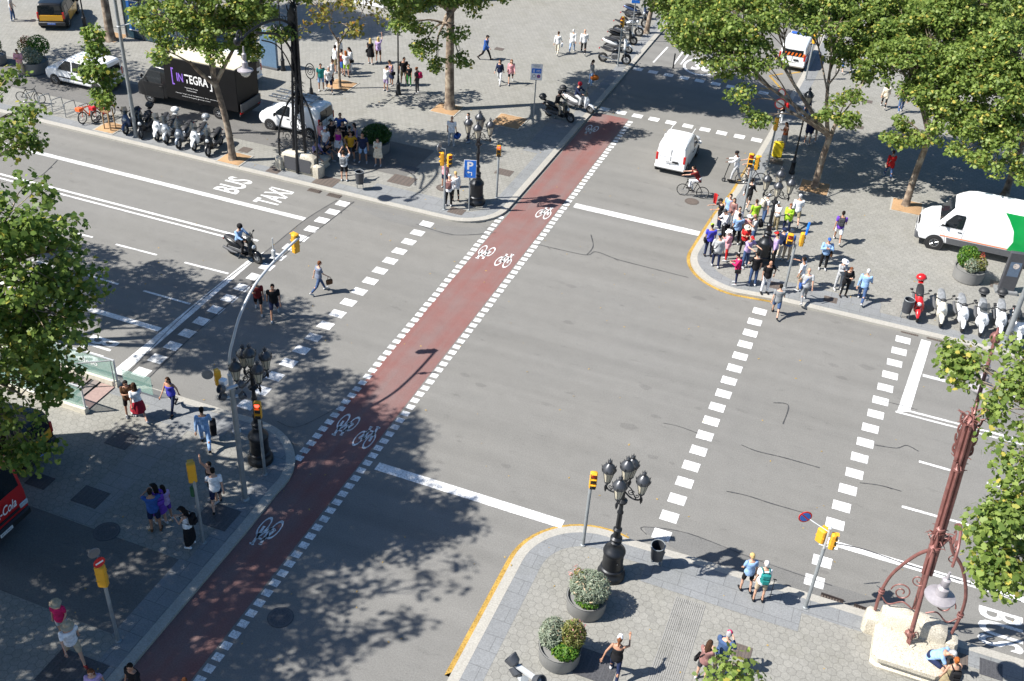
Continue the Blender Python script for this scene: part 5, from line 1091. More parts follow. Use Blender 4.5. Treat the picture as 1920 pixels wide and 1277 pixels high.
# ---------------------------------------------------------------- plate signs
def panel_sign(px, py, h, label, w_, hh, face, ang, name='road_sign'):
    t = post(px, py, h + hh*.3, label, 'sign', .035, GALV, name); M = Matrix.Translation((0,0,h)) @ Matrix.Rotation(R(ang - 90), 4, 'Z') @ Matrix.Translation((0,.05,0))
    k = MB(); k.rbox((0,0,0),(w_,.02,hh),.01); me = k.mesh('panel', SWH); me.transform(M); o = link('panel', me, t)
    def lay(x, z, a, b, m, nm, off=.013): k = MB(); k.box((x,off,z),(a,.003,b)); me = k.mesh(nm, m, 0); me.transform(M); return link(nm, me, t)
    return t, M, lay
F = lambda M, x, z, off=.016: M @ frame((x, off, z), (-1,0,0), (0,0,1))
t, M, lay = panel_sign(879,394,2.3,'blue parking sign with white P and left arrow',.62,.98,None,TOCAM); lay(0,0,.57,.93,SBLUE,'blue_field'); sign_text('P', .3, .42, SWH, F(M,0,.18), t, 'letter_p', .03)
k = MB(); k.tube([(-.08,-.3,0),(-.08,-.13,0),(.06,-.13,0)],.026,4,.1); k.add([(.06,-.06,0),(.06,-.2,0),(.17,-.13,0)],[(0,1,2)]); me = k.mesh('arrow', SWH, 0); me.transform(M @ Matrix(((1,0,0,0),(0,0,1,.0165),(0,1,0,-.05),(0,0,0,1)))); link('arrow', me, t)
t, M, lay = panel_sign(999,236,3.3,'white information sign with blue bicycle panel and two round symbols',.66,.95,None,TOCAM); lay(0,.08,.54,.28,SBLUE,'blue_panel')
def cyc(M, x, z, s):
    k = MB()
    for d in (-.5,.5): k.torus((0,0,0),.36*s,.05*s,16,5,Matrix.Translation((d*s,0,0)))
    for a, b in (((-.5,0),(-.2,.45)),((-.2,.45),(.35,.45)),((.35,.45),(0,0)),((0,0),(-.5,0)),((.5,0),(.3,.6))): k.tube([(a[0]*s,a[1]*s,0),(b[0]*s,b[1]*s,0)],.05*s,4)
    me = k.mesh('bicycle_symbol', SWH); me.transform(Matrix.Diagonal((1,1,.05,1))); me.transform(F(M,x,z,.018)); return me
link('bicycle_symbol', cyc(M,-.1,.07,.13), t); k = MB(); k.ball((0,.07,0),(.022,.022,.004)); k.tube([(0,.04,0),(0,-.03,0)],.024,6,.2); k.tube([(-.015,-.03,0),(-.02,-.1,0)],.012,5); k.tube([(.015,-.03,0),(.02,-.1,0)],.012,5); me = k.mesh('walker_symbol', SWH); me.transform(F(M,.15,.08,.018)); link('walker_symbol', me, t)
for x, m_ in ((.13,SGREY),(-.13,mat('sign_purple',(.1,.06,.3),.5))):
    for r_, mm, off in ((.105,SRED if x < 0 else SGREY,.014),(.08,m_ if x < 0 else SWH,.0165)): k = MB(); k.lathe([(r_,0),(r_,.002)],20,M=F(M,x,-.24,off)); k.build('round_symbol', mm, t, 0)
for i in range(3): lay(0,.4-i*.05,.44-.08*i,.014,SGREY,'text_line')
t, M, lay = panel_sign(1183,76,3.0,'blue bicycle sign on a pole by the top motorbikes',.62,.7,None,TOCAM); lay(0,0,.58,.64,SBLUE,'blue_field'); link('bicycle_symbol', cyc(M,-.13,-.05,.15), t); link('bicycle_symbol', cyc(M,.13,-.05,.15), t)
# tall grey column lamps of the avenue
def column(px, py, h, label, arms):
    t = thing('column_lamp', label, 'street lamp', P(px, py, KH)); k = MB(); k.lathe([(.19,0),(.19,.03),(.13,.05),(.12,.35),(.1,2.6),(.085,h)], 14); k.build('pole', GALV, t)
    for z, a, L in arms:
        u = Vector((math.cos(R(a)), math.sin(R(a)), 0)); k = MB(); k.torus((0,0,z), .09, .03, 12, 5); k.tube([u*.05 + Vector((0,0,z)), u*L + Vector((0,0,z+L*.28))], .03, 7); o = k.build('arm', LGREY, t); k = MB(); c_ = u*(L+.3) + Vector((0,0,z+L*.32)); k.rbox(c_, (.75,.28,.12), .05, R(a), 0, R(-8)); k.build('luminaire', LGREY, t)
column(256,256,9.0,'tall grey column lamp with two arms standing in the scooter row',((6.15,22,.9),(7.55,200,1.2))); column(1884,642,9.0,'tall grey column lamp standing in the moped row',((7.6,150,1.0),))
# bollard-like black posts, litter bins
def litter_bin(px, py, label, rz=0, z=KH):
    t = thing('litter_bin', label, 'litter bin', P(px, py, z), R(rz)); k = MB(); k.lathe([(.02,.36),(.2,.36),(.23,.95),(.235,1.0),(.215,1.0),(.19,.5),(.02,.5)], 20); k.build('bucket', mat('bin_grey',(.05,.055,.065),.5,.2), t); k = MB()
    for s in (-1,1): k.tube([(s*.17,.02,0),(s*.17,.02,.4),(s*.24,0,.8)],.022,6)
    k.tube([(-.17,.02,.3),(.17,.02,.3)],.02,6); k.build('stand', GALV, t); MB().torus((0,0,1.0),.225,.018,20,6).build('rim', GALV, t)
litter_bin(675,355,'litter bin near the kerb ramp on the far left corner'); litter_bin(1695,597,'litter bin beside the red moped'); litter_bin(1230,1058,'dark litter bin by the near right lamp',-8); bpy.data.objects['litter_bin.002'].rotation_euler.x = R(8)
t = post(1262,128,1.0,'slim black bollard beside the bicycle lane lines at the top','bollard',.05,IRON,'bollard',0)
# ---------------------------------------------------------------- planters
POTM = mat('planter_grey', (.2,.2,.195), .6, .1, .08, 3); 
def leafmat(name, rgb, rgb2, tr=.3):
    if name in MATS: return MATS[name]
    m = bpy.data.materials.new(name); n, l, b = nodes_of(m); g_ = n.new('ShaderNodeNewGeometry'); x = n.new('ShaderNodeMix'); x.data_type = 'RGBA'; l.new(g_.outputs['Random Per Island'], x.inputs[0]); x.inputs[6].default_value = (*rgb,1); x.inputs[7].default_value = (*rgb2,1)
    l.new(x.outputs[2], b.inputs['Base Color']); b.inputs['Roughness'].default_value = .5; b.inputs['Specular IOR Level'].default_value = .35
    cr_ = n.new('ShaderNodeValToRGB'); cr_.color_ramp.elements[0].position = .93; cr_.color_ramp.elements[0].color = (0,0,0,1); cr_.color_ramp.elements[1].position = .95; l.new(g_.outputs['Random Per Island'], cr_.inputs[0]); y_ = n.new('ShaderNodeMix'); y_.data_type = 'RGBA'; l.new(cr_.outputs[0], y_.inputs[0]); l.new(x.outputs[2], y_.inputs[6]); y_.inputs[7].default_value = (rgb2[0]*1.7, rgb2[1]*1.15, rgb2[2], 1); x = y_; l.new(x.outputs[2], b.inputs['Base Color'])
    tr_ = n.new('ShaderNodeBsdfTranslucent'); l.new(x.outputs[2], tr_.inputs[0]); ms = n.new('ShaderNodeMixShader'); ms.inputs[0].default_value = tr; l.new(b.outputs[0], ms.inputs[1]); l.new(tr_.outputs[0], ms.inputs[2]); l.new(ms.outputs[0], n['Material Output'].inputs[0]); MATS[name] = m; return m
def leaf_cloud(rng, blobs, size, shape='leaf', up=.3, shell=.55):
    """numpy cloud of small leaves filling (centre, radius, count) blobs"""
    C_, Rr = [], []
    for c, r, n_ in blobs:
        d = rng.normal(size=(n_,3)); d /= np.linalg.norm(d, axis=1)[:,None]; rad = shell + (1-shell)*rng.random(n_)**.5
        r3 = np.array(r if isinstance(r,(tuple,list)) else (r,r,r)); C_.append(np.array(c) + d*rad[:,None]*r3); Rr.append(d)
    c = np.concatenate(C_); out = np.concatenate(Rr); n_ = len(c)
    nrm = out*.55 + rng.normal(size=(n_,3))*.55 + np.array([0,0,up]); nrm /= np.linalg.norm(nrm,axis=1)[:,None]
    t = rng.normal(size=(n_,3)); t -= nrm*np.sum(t*nrm,axis=1)[:,None]; t /= np.linalg.norm(t,axis=1)[:,None]; b = np.cross(nrm,t); s = size*(.6 + .8*rng.random(n_))[:,None]
    if shape == 'plane':   # lobed leaf: five points
        pts = [(-.5,0,0),(-.1,.42,-.05),(.12,.28,0),(.3,.5,-.08),(.6,.02,-.04),(.3,-.5,-.08),(.12,-.28,0),(-.1,-.42,-.05)]; faces = [(0,4,3,2,1),(0,7,6,5,4)]
    elif shape == 'blade': pts = [(-.6,0,0),(0,.14,.02),(.6,0,-.06),(0,-.14,.02)]; faces = [(0,1,2,3)]
    else: pts = [(-.5,0,0),(0,.3,.06),(.55,0,-.06),(0,-.3,.06)]; faces = [(0,2,1),(0,3,2)]
    m = len(pts); V = np.empty((n_,m,3))
    for i,(x,y,z) in enumerate(pts): V[:,i] = c + s*(t*x + b*y + nrm*z)
    base = np.arange(n_)[:,None]*m; F_ = [base + np.array(f) for f in faces]
    return V.reshape(-1,3), F_
def cloud_mesh(name, V, Fs, m):
    me = bpy.data.meshes.new(name); nf = sum(len(f) for f in Fs); me.vertices.add(len(V)); me.vertices.foreach_set('co', V.ravel().astype('f'))
    idx = np.concatenate([f.ravel() for f in Fs]); tot = np.concatenate([np.full(len(f), f.shape[1]) for f in Fs]); me.loops.add(len(idx)); me.loops.foreach_set('vertex_index', idx.astype('i')); me.polygons.add(nf)
    me.polygons.foreach_set('loop_start', np.concatenate([[0], np.cumsum(tot)[:-1]]).astype('i')); me.update(calc_edges=True); me.validate(); me.materials.append(m); return me
LG1 = leafmat('silvery_foliage', (.2,.25,.17), (.34,.38,.29)); LG2 = leafmat('bright_shrub', (.04,.13,.015), (.13,.24,.03)); LG3 = leafmat('oleander_foliage', (.1,.14,.03), (.26,.24,.08)); PINKF = leafmat('pink_flower', (.6,.2,.22), (.65,.35,.3)); REDF = leafmat('red_flower', (.5,.03,.03), (.5,.12,.06)); DKG = leafmat('dark_shrub', (.02,.07,.012), (.05,.12,.02))
rng = np.random.default_rng(4)
def planter(px, py, r, h, label, plants, rz=0):
    t = thing('planter', label, 'planter', P(px, py, KH)); k = MB(); k.lathe([(r*.9,0),(r*.95,.05),(r,h),(r+.01,h),(r*.94,h),(r*.93,h-.1),(.05,h-.06)], 32); k.build('pot', POTM, t, 30); q_ = r/.78
    for i, (x, y, z, rr_, n_, m_, sh, sz) in enumerate(plants):
        rr_ = tuple(v_*q_ for v_ in rr_); sz *= .85
        V, Fs = leaf_cloud(rng, [((x*q_, y*q_, h+z*q_), rr_, n_), ((x*q_, y*q_, h+z*q_), tuple(q*.6 for q in (rr_ if isinstance(rr_,tuple) else (rr_,)*3)), n_//2)], sz, sh, .25, .7)
        nm = {'silvery_foliage':'silver_bush','bright_shrub':'green_shrub','oleander_foliage':'oleander','pink_flower':'pink_flowers','red_flower':'red_flowers','dark_shrub':'evergreen_shrub'}[m_.name]
        me = cloud_mesh(nm, V, Fs, m_); link(nm, me, t)
planter(1098,1140,.63,.58,'round grey planter with a silvery bush close to the near right lamp',((.05,.05,.42,(.78,.72,.6),2600,LG1,'blade',.13),(-.45,.25,.45,(.35,.35,.5),160,LG3,'blade',.14),(-.6,.3,.62,(.3,.3,.42),60,PINKF,'leaf',.07),(.1,-.4,.1,(.5,.3,.2),350,LG2,'leaf',.1)))
planter(1048,1234,.63,.58,'round grey planter with mixed silver and green shrubs nearest the bottom edge',((-.35,.1,.4,(.5,.6,.55),1500,LG1,'blade',.13),(.35,.2,.5,(.48,.5,.62),1100,LG3,'blade',.15),(.4,.25,.75,(.4,.42,.4),90,PINKF,'leaf',.08),(.25,-.3,.15,(.5,.4,.3),800,LG2,'leaf',.12)))
planter(1813,522,.72,.62,'round grey planter with bright green and red shrubs beside the large van',((-.25,.15,.5,(.55,.55,.6),1500,LG2,'leaf',.11),(.3,-.1,.35,(.42,.45,.42),700,LG3,'leaf',.1),(.3,.15,.6,(.25,.25,.3),140,REDF,'leaf',.08),(.0,-.35,.3,(.4,.35,.4),500,LG1,'leaf',.1)))
planter(706,283,.75,.6,'round grey planter with dark green shrub behind the waiting group',((0,.05,.4,(.85,.8,.55),1800,DKG,'blade',.2),))
planter(66,133,.85,.7,'round grey planter with silver and green shrubs behind the man in pink',((.2,-.2,.35,(.6,.5,.5),1000,LG1,'leaf',.12),(.25,.35,.75,(.6,.6,.6),900,LG2,'leaf',.13),(-.6,.3,.6,(.45,.45,.5),500,LG3,'leaf',.12),(-.6,.4,.85,(.35,.3,.35),150,REDF,'leaf',.1)))
planter(-8,118,.7,.6,'planter with dark shrub at the left edge',((0,0,.6,(.65,.65,.75),900,DKG,'leaf',.13),))
# ---------------------------------------------------------------- bike racks, bicycles, kick scooter
for i, (px, py) in enumerate(((62,198),(87,203),(110,210),(134,216),(159,222),(184,228))):
    t = thing('bike_rack', 'grey hoop bike rack, one of the row by the left avenue kerb', 'bike rack', P(px, py, KH), R(78), 'row of hoop bike racks by the kerb'); k = MB(); k.tube(bez([(-.38,0,0),(-.34,0,.7),(-.24,0,.8),(.24,0,.8),(.34,0,.7),(.38,0,0)],4), .025, 7); k.build('hoop', GALV, t); k = MB(); k.tube([(-.37,0,.12),(.37,0,.12)],.018,6); k.build('crossbar', GALV, t)
def bicycle(world, head_, label, col, thin=True, basket=False, lean=4):
    t = thing('bicycle', label, 'bicycle', world, R(head_ - 90)); t.rotation_euler.y = R(lean)
    fm = PAINTS[col] if col in PAINTS else col
    for y in (.52,-.52): two_wheel(t, y, .34, .022 if thin else .03, 'wheel', 14, True)
    k = MB(); A,B,C_,D = (0,-.02,.3),(0,-.2,.82),(0,.36,.84),(0,.52,.34)
    for a, b in ((A,B),(B,C_),(C_,A),(A,(0,-.52,.34)),(B,(0,-.52,.34))): k.tube([a,b],.02 if thin else .035,7)
    k.tube([(0,.32,.95),C_,D],[.018,.022,.014],7); k.build('frame', fm, t); k = MB(); k.rbox((0,-.25,.93),(.14,.27,.06),.025); k.tube([B,(0,-.23,.92)],.015,6); k.build('saddle', SEATM, t)
    k = MB(); k.tube(bez([(-.27,.3,.98),(-.12,.38,1.0),(0,.33,.97),(.12,.38,1.0),(.27,.3,.98)],4),.014,6); k.build('handlebar', BLK, t); k = MB(); k.lathe([(.09,-.01),(.09,.01)],14,M=Matrix.Translation((.05,-.02,.3)) @ Matrix.Rotation(R(90),4,'Y')); k.tube([(.06,-.02,.3),(.08,.08,.16)],.014,6); k.tube([(-.04,-.02,.3),(-.08,-.12,.44)],.014,6); k.build('crankset', STEEL, t)
    if basket: MB().rbox((0,.62,.86),(.36,.28,.22),.03).build('basket', fm, t); MB().tube([(0,-.86,.4),(0,-.78,.6),(0,-.52,.7),(0,-.3,.62)],[.02,.06,.07,.04],8,.5).build('rear_guard', fm, t)
    return t
bicycle(P(170,226,KH), -95, 'red and white hire bicycle at the rack nearest the sapling', 'orange', False, True); bicycle(P(196,224,KH), -100, 'white and red hire bicycle beside the wooden tree guard', 'red', False, True); bicycle(P(60,193,KH), 20, 'dark bicycle leaning on the leftmost rack', 'black')
CY1 = bicycle(P(1297,369,0), 186, 'slim dark road bicycle ridden by the man in a red shirt', 'black', lean=0); CY2 = bicycle(P(1405,345,KH), 205, 'bicycle ridden by the teal shirted cyclist behind the lamp', 'grey', lean=0)
t = thing('kick_scooter', 'black electric kick scooter ridden by the man in white', 'kick scooter', P(1374,343,0), R(188 - 90)); KS = t
k = MB(); k.rbox((0,-.05,.12),(.16,.75,.06),.02); k.build('deck', BLK, t); k = MB(); k.tube([(0,.42,.14),(0,.5,.3),(0,.36,1.08)],.025,8); k.tube([(-.24,.33,1.1),(.24,.33,1.1)],.016,6); k.build('stem', BLK, t)
for y in (.52,-.5): two_wheel(t, y, .11, .03, 'wheel', 5)
# ---------------------------------------------------------------- information totem, yellow board, red pennant
t = thing('info_totem', 'slim grey information totem with pale artwork by the right edge', 'totem', P(1884,546,KH), R(10)); MB().rbox((0,0,1.05),(.72,.24,2.1),.03).build('slab', mat('totem_grey',(.06,.062,.07),.4), t); MB().box((0,-.005,.06),(1.0,.6,.12)).build('plinth', SLAB, t, 0)
M = frame((.02,-.124,1.25),(1,0,0),(0,0,1)); k = MB(); k.box((0,0,0),(.5,.75,.006)); me = k.mesh('poster', mat('totem_print',(.1,.14,.2),.4), 0); me.transform(M); o = link('poster', me, t)
art = mat('totem_art',(.5,.44,.4),.5,var=.5,scale=20); k = MB(); k.lathe([(.14,0),(.14,.004)],18,M=M @ Matrix.Translation((.03,.18,.004))); k.box((0,-.12,.005),(.36,.05,.004)); k.box((0,-.2,.005),(.3,.03,.004)); k.build('artwork', art, o, 0)
q = P(1449,297,KH); t = thing('yellow_case', 'bright yellow upright case standing by the round sign pole', 'case', (q.x+.15, q.y+.3, KH), R(15)); MB().rbox((0,0,.48),(.55,.34,.9),.05).build('shell', mat('case_yellow',(.75,.55,.02),.4), t)
k = MB(); k.tube([(-.12,0,.92),(-.12,0,1.12),(.12,0,1.12),(.12,0,.92)],.015,6); k.build('pull_handle', BLK, t)
for x in (-.2,.2):
    for y in (-.1,.1): MB().lathe([(.035,-.015),(.035,.015)],10,M=Matrix.Translation((x,y,.035)) @ Matrix.Rotation(R(90),4,'Y')).build('wheel', BLK, t)
# metro stair with glass parapets, lower left
MG = bpy.data.materials.new('parapet_glass'); n_, l_, b_ = nodes_of(MG); b_.inputs['Base Color'].default_value = (.3,.5,.44,1); b_.inputs['Roughness'].default_value = .08; b_.inputs['Alpha'].default_value = .36
t = thing('metro_stair', 'stair opening with glass parapets and pale coping, near left', 'stair', (0,0,0)); x0, x1, y0, y1 = -31.5, -24.35, 23.2, 25.0
k = MB(); k.box(((x0+x1)/2, y0, KH+.12),(x1-x0,.22,.24)); k.box(((x0+x1)/2-.0, y1, KH+.12),(x1-x0,.22,.24)); k.build('coping', mat('pale_coping',(.55,.52,.44),.6), t, 0)
MB().box(((x0+x1)/2-.3,(y0+y1)/2,KH+.012),(x1-x0-.6,y1-y0-.22,.02)).build('stairwell', mat('stairwell_dark',(.04,.042,.045),.8), t, 0)  # dark sheet on the pavement paints the shade of a stair opening
k = MB()
for i in range(9): k.box((x1-.9-i*.42,(y0+y1)/2,KH+.06-i*.006),(.24,y1-y0-.24,.02))
k.build('steps', mat('grey_tread',(.2,.17,.16),.6), t, 0)
MB().box((x1-.4,(y0+y1)/2,KH+.03),(.6,y1-y0-.3,.03),0).build('threshold', mat('pink_tread',(.3,.21,.19),.6), t, 0)
for y in (y0, y1):
    for i in range(3):
        xa = x1 - .05 - i*2.3; k = MB(); k.box((xa-1.12,y,KH+.72),(2.2,.02,.92)); k.build('glass_panel', MG, t, 0)
        k = MB(); k.box((xa,y,KH+.72),(.05,.06,1.0)); k.box((xa-1.12,y,KH+1.2),(2.28,.05,.045)); k.build('glass_frame', LGREY, t, 0)
k = MB(); k.box((x1+1.0,y1-.1,KH+.6),(1.3,.02,.8)); k.build('glass_panel', MG, t, 0)
k = MB(); k.tube([(x1-.1,y1-.1,KH+.1),(x1-.1,y1-.1,KH+1.25),(x1-2.6,y0+.15,KH+1.15)],.03,6); k.tube([(x1-1.5,y0+.9,KH),(x1-1.5,y0+.9,KH+1.1),(x1-5,y0+.9,KH+.6)],.025,6); k.build('handrail', GALV, t)
sign_text('adeso', .9, .22, LWHITE, frame((x1-1.3,y1-.013,KH+.8),(1,0,0),(0,0,1)), t, 'etched_lettering', .0)
# kiosk with posters and a pale booth at the top edge
q = P(300,84,KH); t = thing('glass_kiosk', 'dark glass kiosk with a blue poster on its side, top left', 'kiosk', (q.x, q.y+1.3, KH), R(0)); KG = glass('kiosk_glass',(.03,.06,.08),.08)
MB().rbox((0,0,1.4),(5.4,2.4,2.8),.05).build('body', KG, t); MB().box((0,0,2.87),(5.7,2.7,.12)).build('roof', GREYP, t, 0)
k = MB()
for x in (-2.7,-1.35,0,1.35,2.7): k.box((x,-1.215,1.4),(.07,.05,2.8))
k.build('mullions', GREYP, t, 0)
k = MB(); k.box((-1.85,-1.225,1.6),(.95,.03,1.9)); o = k.build('poster', mat('poster_blue',(.02,.1,.32),.4), t, 0); k = MB(); k.ball((-1.85,-1.25,1.8),(.26,.02,.3),14,7); k.build('poster_shape', mat('poster_orange',(.5,.2,.05),.5), o); k = MB()
for a in ((-1.85,-1.245,2.58,1.0,.06),(-1.85,-1.245,.62,1.0,.06)): k.box(a[:3],(a[3],.02,a[4]))
k.build('poster_frame', SWH, t, 0)
q = P(505,135,KH); t = thing('blue_panel', 'pale blue advertising panel behind the white car and truck', 'panel', (q.x-.3, q.y+.6, KH), R(0)); MB().rbox((0,0,1.25),(1.15,.22,2.3),.03).build('panel', mat('panel_blue',(.12,.2,.3),.4), t); MB().box((0,0,.06),(1.25,.4,.12)).build('foot', GREYP, t, 0)
q = P(665,10,KH); t = thing('white_booth', 'white booth at the top edge', 'booth', (q.x, q.y+1.6, KH)); MB().rbox((0,0,1.2),(4.4,2.4,2.4),.05).build('body', WHITE, t); MB().box((.6,0,2.46),(5.6,3.2,.1)).build('roof', SWH, t, 0); MB().box((2.9,-.3,1.0),(1.2,1.8,2.0)).build('counter', mat('booth_stone',(.4,.38,.34),.7), t, 0)
t = thing('sign_stand', 'black spiral sign stand on a round foot by the slim tree', 'sign stand', P(584,178,KH), R(10)); k = MB(); k.lathe([(.32,0),(.3,.06),(.12,.09),(.1,.4),(.05,.5),(.03,1.0)],16); k.build('foot', IRON, t); k = MB(); k.torus((0,0,0),.36,.03,24,6,Matrix.Translation((0,0,1.5)) @ Matrix.Rotation(R(90),4,'X') @ Matrix.Diagonal((.8,1.3,1,1))); k.tube(spiral((0,0,1.5),.3,.04,0,2.2,(.8,0,0),(0,0,1.1),36),.02,6); k.build('spiral_frame', IRON, t)
# ================================================================ TREES
BARK = None
def bark():
    m = bpy.data.materials.new('plane_bark'); n, l, b = nodes_of(m); b.inputs['Roughness'].default_value = .85; c = n.new('ShaderNodeTexCoord'); v = n.new('ShaderNodeTexNoise'); v.inputs['Scale'].default_value = 3.2; v.inputs['Detail'].default_value = 6; l.new(c.outputs['Object'], v.inputs['Vector'])
    r = n.new('ShaderNodeValToRGB'); e = r.color_ramp.elements; e[0].position = .35; e[0].color = (.1,.075,.055,1); e[1].position = .62; e[1].color = (.34,.28,.21,1); e2 = r.color_ramp.elements.new(.5); e2.color = (.2,.15,.11,1); l.new(v.outputs['Fac'], r.inputs[0]); l.new(r.outputs[0], b.inputs['Base Color'])
    bp = n.new('ShaderNodeBump'); bp.inputs['Strength'].default_value = .5; bp.inputs['Distance'].default_value = .03; l.new(v.outputs['Fac'], bp.inputs['Height']); l.new(bp.outputs[0], b.inputs['Normal']); return m
BARK = bark(); LEAF = leafmat('plane_leaves', (.085,.15,.026), (.32,.41,.1), .46); LEAFD = leafmat('dark_plane_leaves', (.06,.125,.02), (.26,.35,.075), .44); LEAFY = leafmat('thin_yellow_leaves', (.12,.15,.025), (.3,.24,.05), .35)
nt = 0
def tree(base, label, blobs, trunk_r=.2, fork=3.6, dens=360, size=.148, m=None, group='plane trees lining the pavements', seed=1, lean=(0,0), name='plane_tree', gap=.0, guard=False):
    """base: world foot; blobs: crown masses ((x, y, z), radius); limbs run from the fork to every mass"""
    rng = np.random.default_rng(seed); rd = random.Random(seed); b = Vector(base); t = thing(name, label, 'tree', b, 0, group)
    fk = Vector((lean[0], lean[1], fork)); k = MB(); pts = bez([(0,0,-.05),(lean[0]*.3 + rd.uniform(-.06,.06), lean[1]*.3, fork*.45), fk], 6)
    rr_ = [trunk_r*(1.5 if i == 0 else 1.15 if i == 1 else 1 - .35*i/len(pts)) for i in range(len(pts))]; k.tube(pts, rr_, 12)
    leaves = []; C0 = [Vector(c) - b for c, r in blobs]; K = max(2, min(5, len(blobs)//3)); cen = [C0[int(i*len(C0)/K)] for i in range(K)]
    for it in range(6):                                    # a few main limbs, each serving the crown masses nearest to it
        own = [min(range(K), key=lambda q: (c - cen[q]).length) for c in C0]
        cen = [sum((c for c, o in zip(C0, own) if o == q), Vector()) / max(1, own.count(q)) if own.count(q) else cen[q] for q in range(K)]
    mains = []
    for q in range(K):
        e = fk.lerp(cen[q], .55) + Vector((rd.uniform(-.25,.25), rd.uniform(-.25,.25), .1)); j0 = fk - Vector((0,0,.15 + .5*rd.random())); w_ = trunk_r*.62
        ml = bez([j0, j0.lerp(e, .5) + Vector((rd.uniform(-.2,.2), rd.uniform(-.2,.2), .15)), e], 6); k.tube(ml, [w_*(1 - .5*i/(len(ml)-1)) for i in range(len(ml))], 8); mains.append(ml)
    for (c, r), o_ in zip(blobs, own):
        c = Vector(c) - b; r = r if isinstance(r, tuple) else (r, r, r*.8); ml = mains[o_]; s0 = ml[-1 - rd.randint(0, 4)]; d = c - s0
        limb = bez([s0, s0 + d*.5 + Vector((rd.uniform(-.25,.25), rd.uniform(-.25,.25), d.length*.08)), c], 6); r0 = trunk_r*.26; k.tube(limb, [r0*(1 - .8*i/(len(limb)-1)) for i in range(len(limb))], 7)
        nc = max(4, int(11*r[0]*r[1]*max(.6, r[2])**.5)); R3 = np.array(r)
        for j in range(nc):
            u = rng.normal(size=3); u /= np.linalg.norm(u); u[2] = u[2]*.9 + .08; q = np.array(c) + u*R3*(.5 + .5*rng.random()**.6)
            s = limb[rd.randint(4, len(limb)-1)]; e = Vector(q); k.tube([s, s.lerp(e, .5) + Vector((0,0,.12)), e], [.022,.014,.006], 5)
            if rng.random() < gap: continue
            cr = .34 + .3*rng.random(); leaves.append((q, (cr*1.15, cr*1.15, cr*.72), int(dens*cr*cr*(.7+.6*rng.random()))))
    k.build('trunk', BARK, t)
    V, Fs = leaf_cloud(rng, leaves, size, 'plane', .55, .1); link('crown', cloud_mesh('crown', V, Fs, m or LEAF), t)
    return t
def B_(px, py, z, r): return (P(px, py, z), r)
# ================================================================ TREES IN PLACE
def PB(s): return [(P(a, b, c), r) for a, b, c, r in s]
G_ = 'plane trees lining the pavements'
tree(P(437,301,KH), 'plane tree at the right end of the left scooter row', PB([(335,70,6.8,1.0),(420,55,7.2,1.5),(300,25,7.6,1.4),(380,0,8.6,1.8),(470,35,7.6,1.3),(440,-50,9.6,2),(340,-60,9.4,2),(490,-5,9,1.5),(400,105,6.2,.6),(305,95,6.4,.6),(560,-40,9.6,1.5),(455,95,6.4,.6),(520,60,7.6,.5)]), .2, 4.6, seed=2, lean=(-.5,-.2))
tree(P(843,205,KH), 'tall pale plane tree on the far left plaza', PB([(770,45,6.2,1.0),(792,92,5.2,.7),(862,112,4.6,.5),(850,60,6.2,.6),(760,0,8,1.4),(870,0,7.8,1.2),(730,-30,9,1.6),(930,-20,8.5,1.2),(820,120,4.4,.45),(800,-40,9,2)]) + [((-24,58.3,10.5),3.2),((-20.2,59.5,10),2.6),((-17.6,59.6,10.3),2.2),((-15.4,59.2,11.8),1.8),((-21.5,62,10),2.4)], .3, 6.2, seed=3, lean=(-.2,.3))
tree(P(638,166,KH), 'slim tree with thin yellowing leaves among the tourists', PB([(612,32,5.2,.9),(655,52,4.8,.8),(572,52,4.9,.7),(700,30,5.3,.7),(640,-5,6.4,1.2),(590,8,6,.9),(690,-10,6.4,1)]), .09, 3.2, dens=70, m=LEAFY, seed=4, gap=.45, size=.2, group=None, name='young_tree')
tree(P(208,76,KH), 'plane tree beside the glass kiosk, upper left', [((-46.2,62,9.0),2.6),((-44,60.5,10),2.6),((-49,60.5,9.5),2.6),((-46,58.5,9.8),2.2)], .3, 6, seed=5)
t = tree(P(207,243,KH), 'slender staked sapling with a narrow crown by the bike racks', PB([(184,172,2.4,.5),(190,142,3.1,.6),(180,112,3.8,.62),(176,82,4.6,.5),(202,150,2.8,.5),(172,140,3.2,.45),(192,190,2.0,.35),(172,62,5.1,.25)]), .045, 1.8, dens=190, m=LEAFD, seed=6, size=.19, group=None, name='sapling')
for i in range(4):
    a = PI/4 + i*PI/2; MB().tube([(math.cos(a)*.3, math.sin(a)*.3, 0), (math.cos(a)*.27, math.sin(a)*.27, 1.25)], .035, 7).build('stake', mat('stake_wood',(.32,.2,.1),.8), t)
MB().box((0,-.2,1.15),(.52,.05,.12)).build('stake_rail', mat('stake_wood',(.32,.2,.1),.8), t, 0)
tree(P(1527,353,KH), 'forked plane tree on the far right corner', PB([(1295,55,8.2,1.5),(1365,115,7.0,1.3),(1400,185,5.6,.8),(1422,232,4.7,.42),(1390,45,8.5,1.8),(1330,110,7.2,.8),(1465,15,9.2,1.5),(1435,115,7.2,.7),(1550,40,8.8,1.6),(1600,25,8.6,1.7),(1575,105,6.9,1.0),(1590,185,5.3,.7),(1600,228,4.5,.45),(1510,-40,10,2.4),(1400,-30,9.6,2),(1310,-5,9,1.5),(1340,60,8,1.4),(1600,80,7.6,1.2),(1620,150,6.2,.7),(1550,215,4.7,.4)]), .21, 3.2, seed=7, lean=(.15,.1))
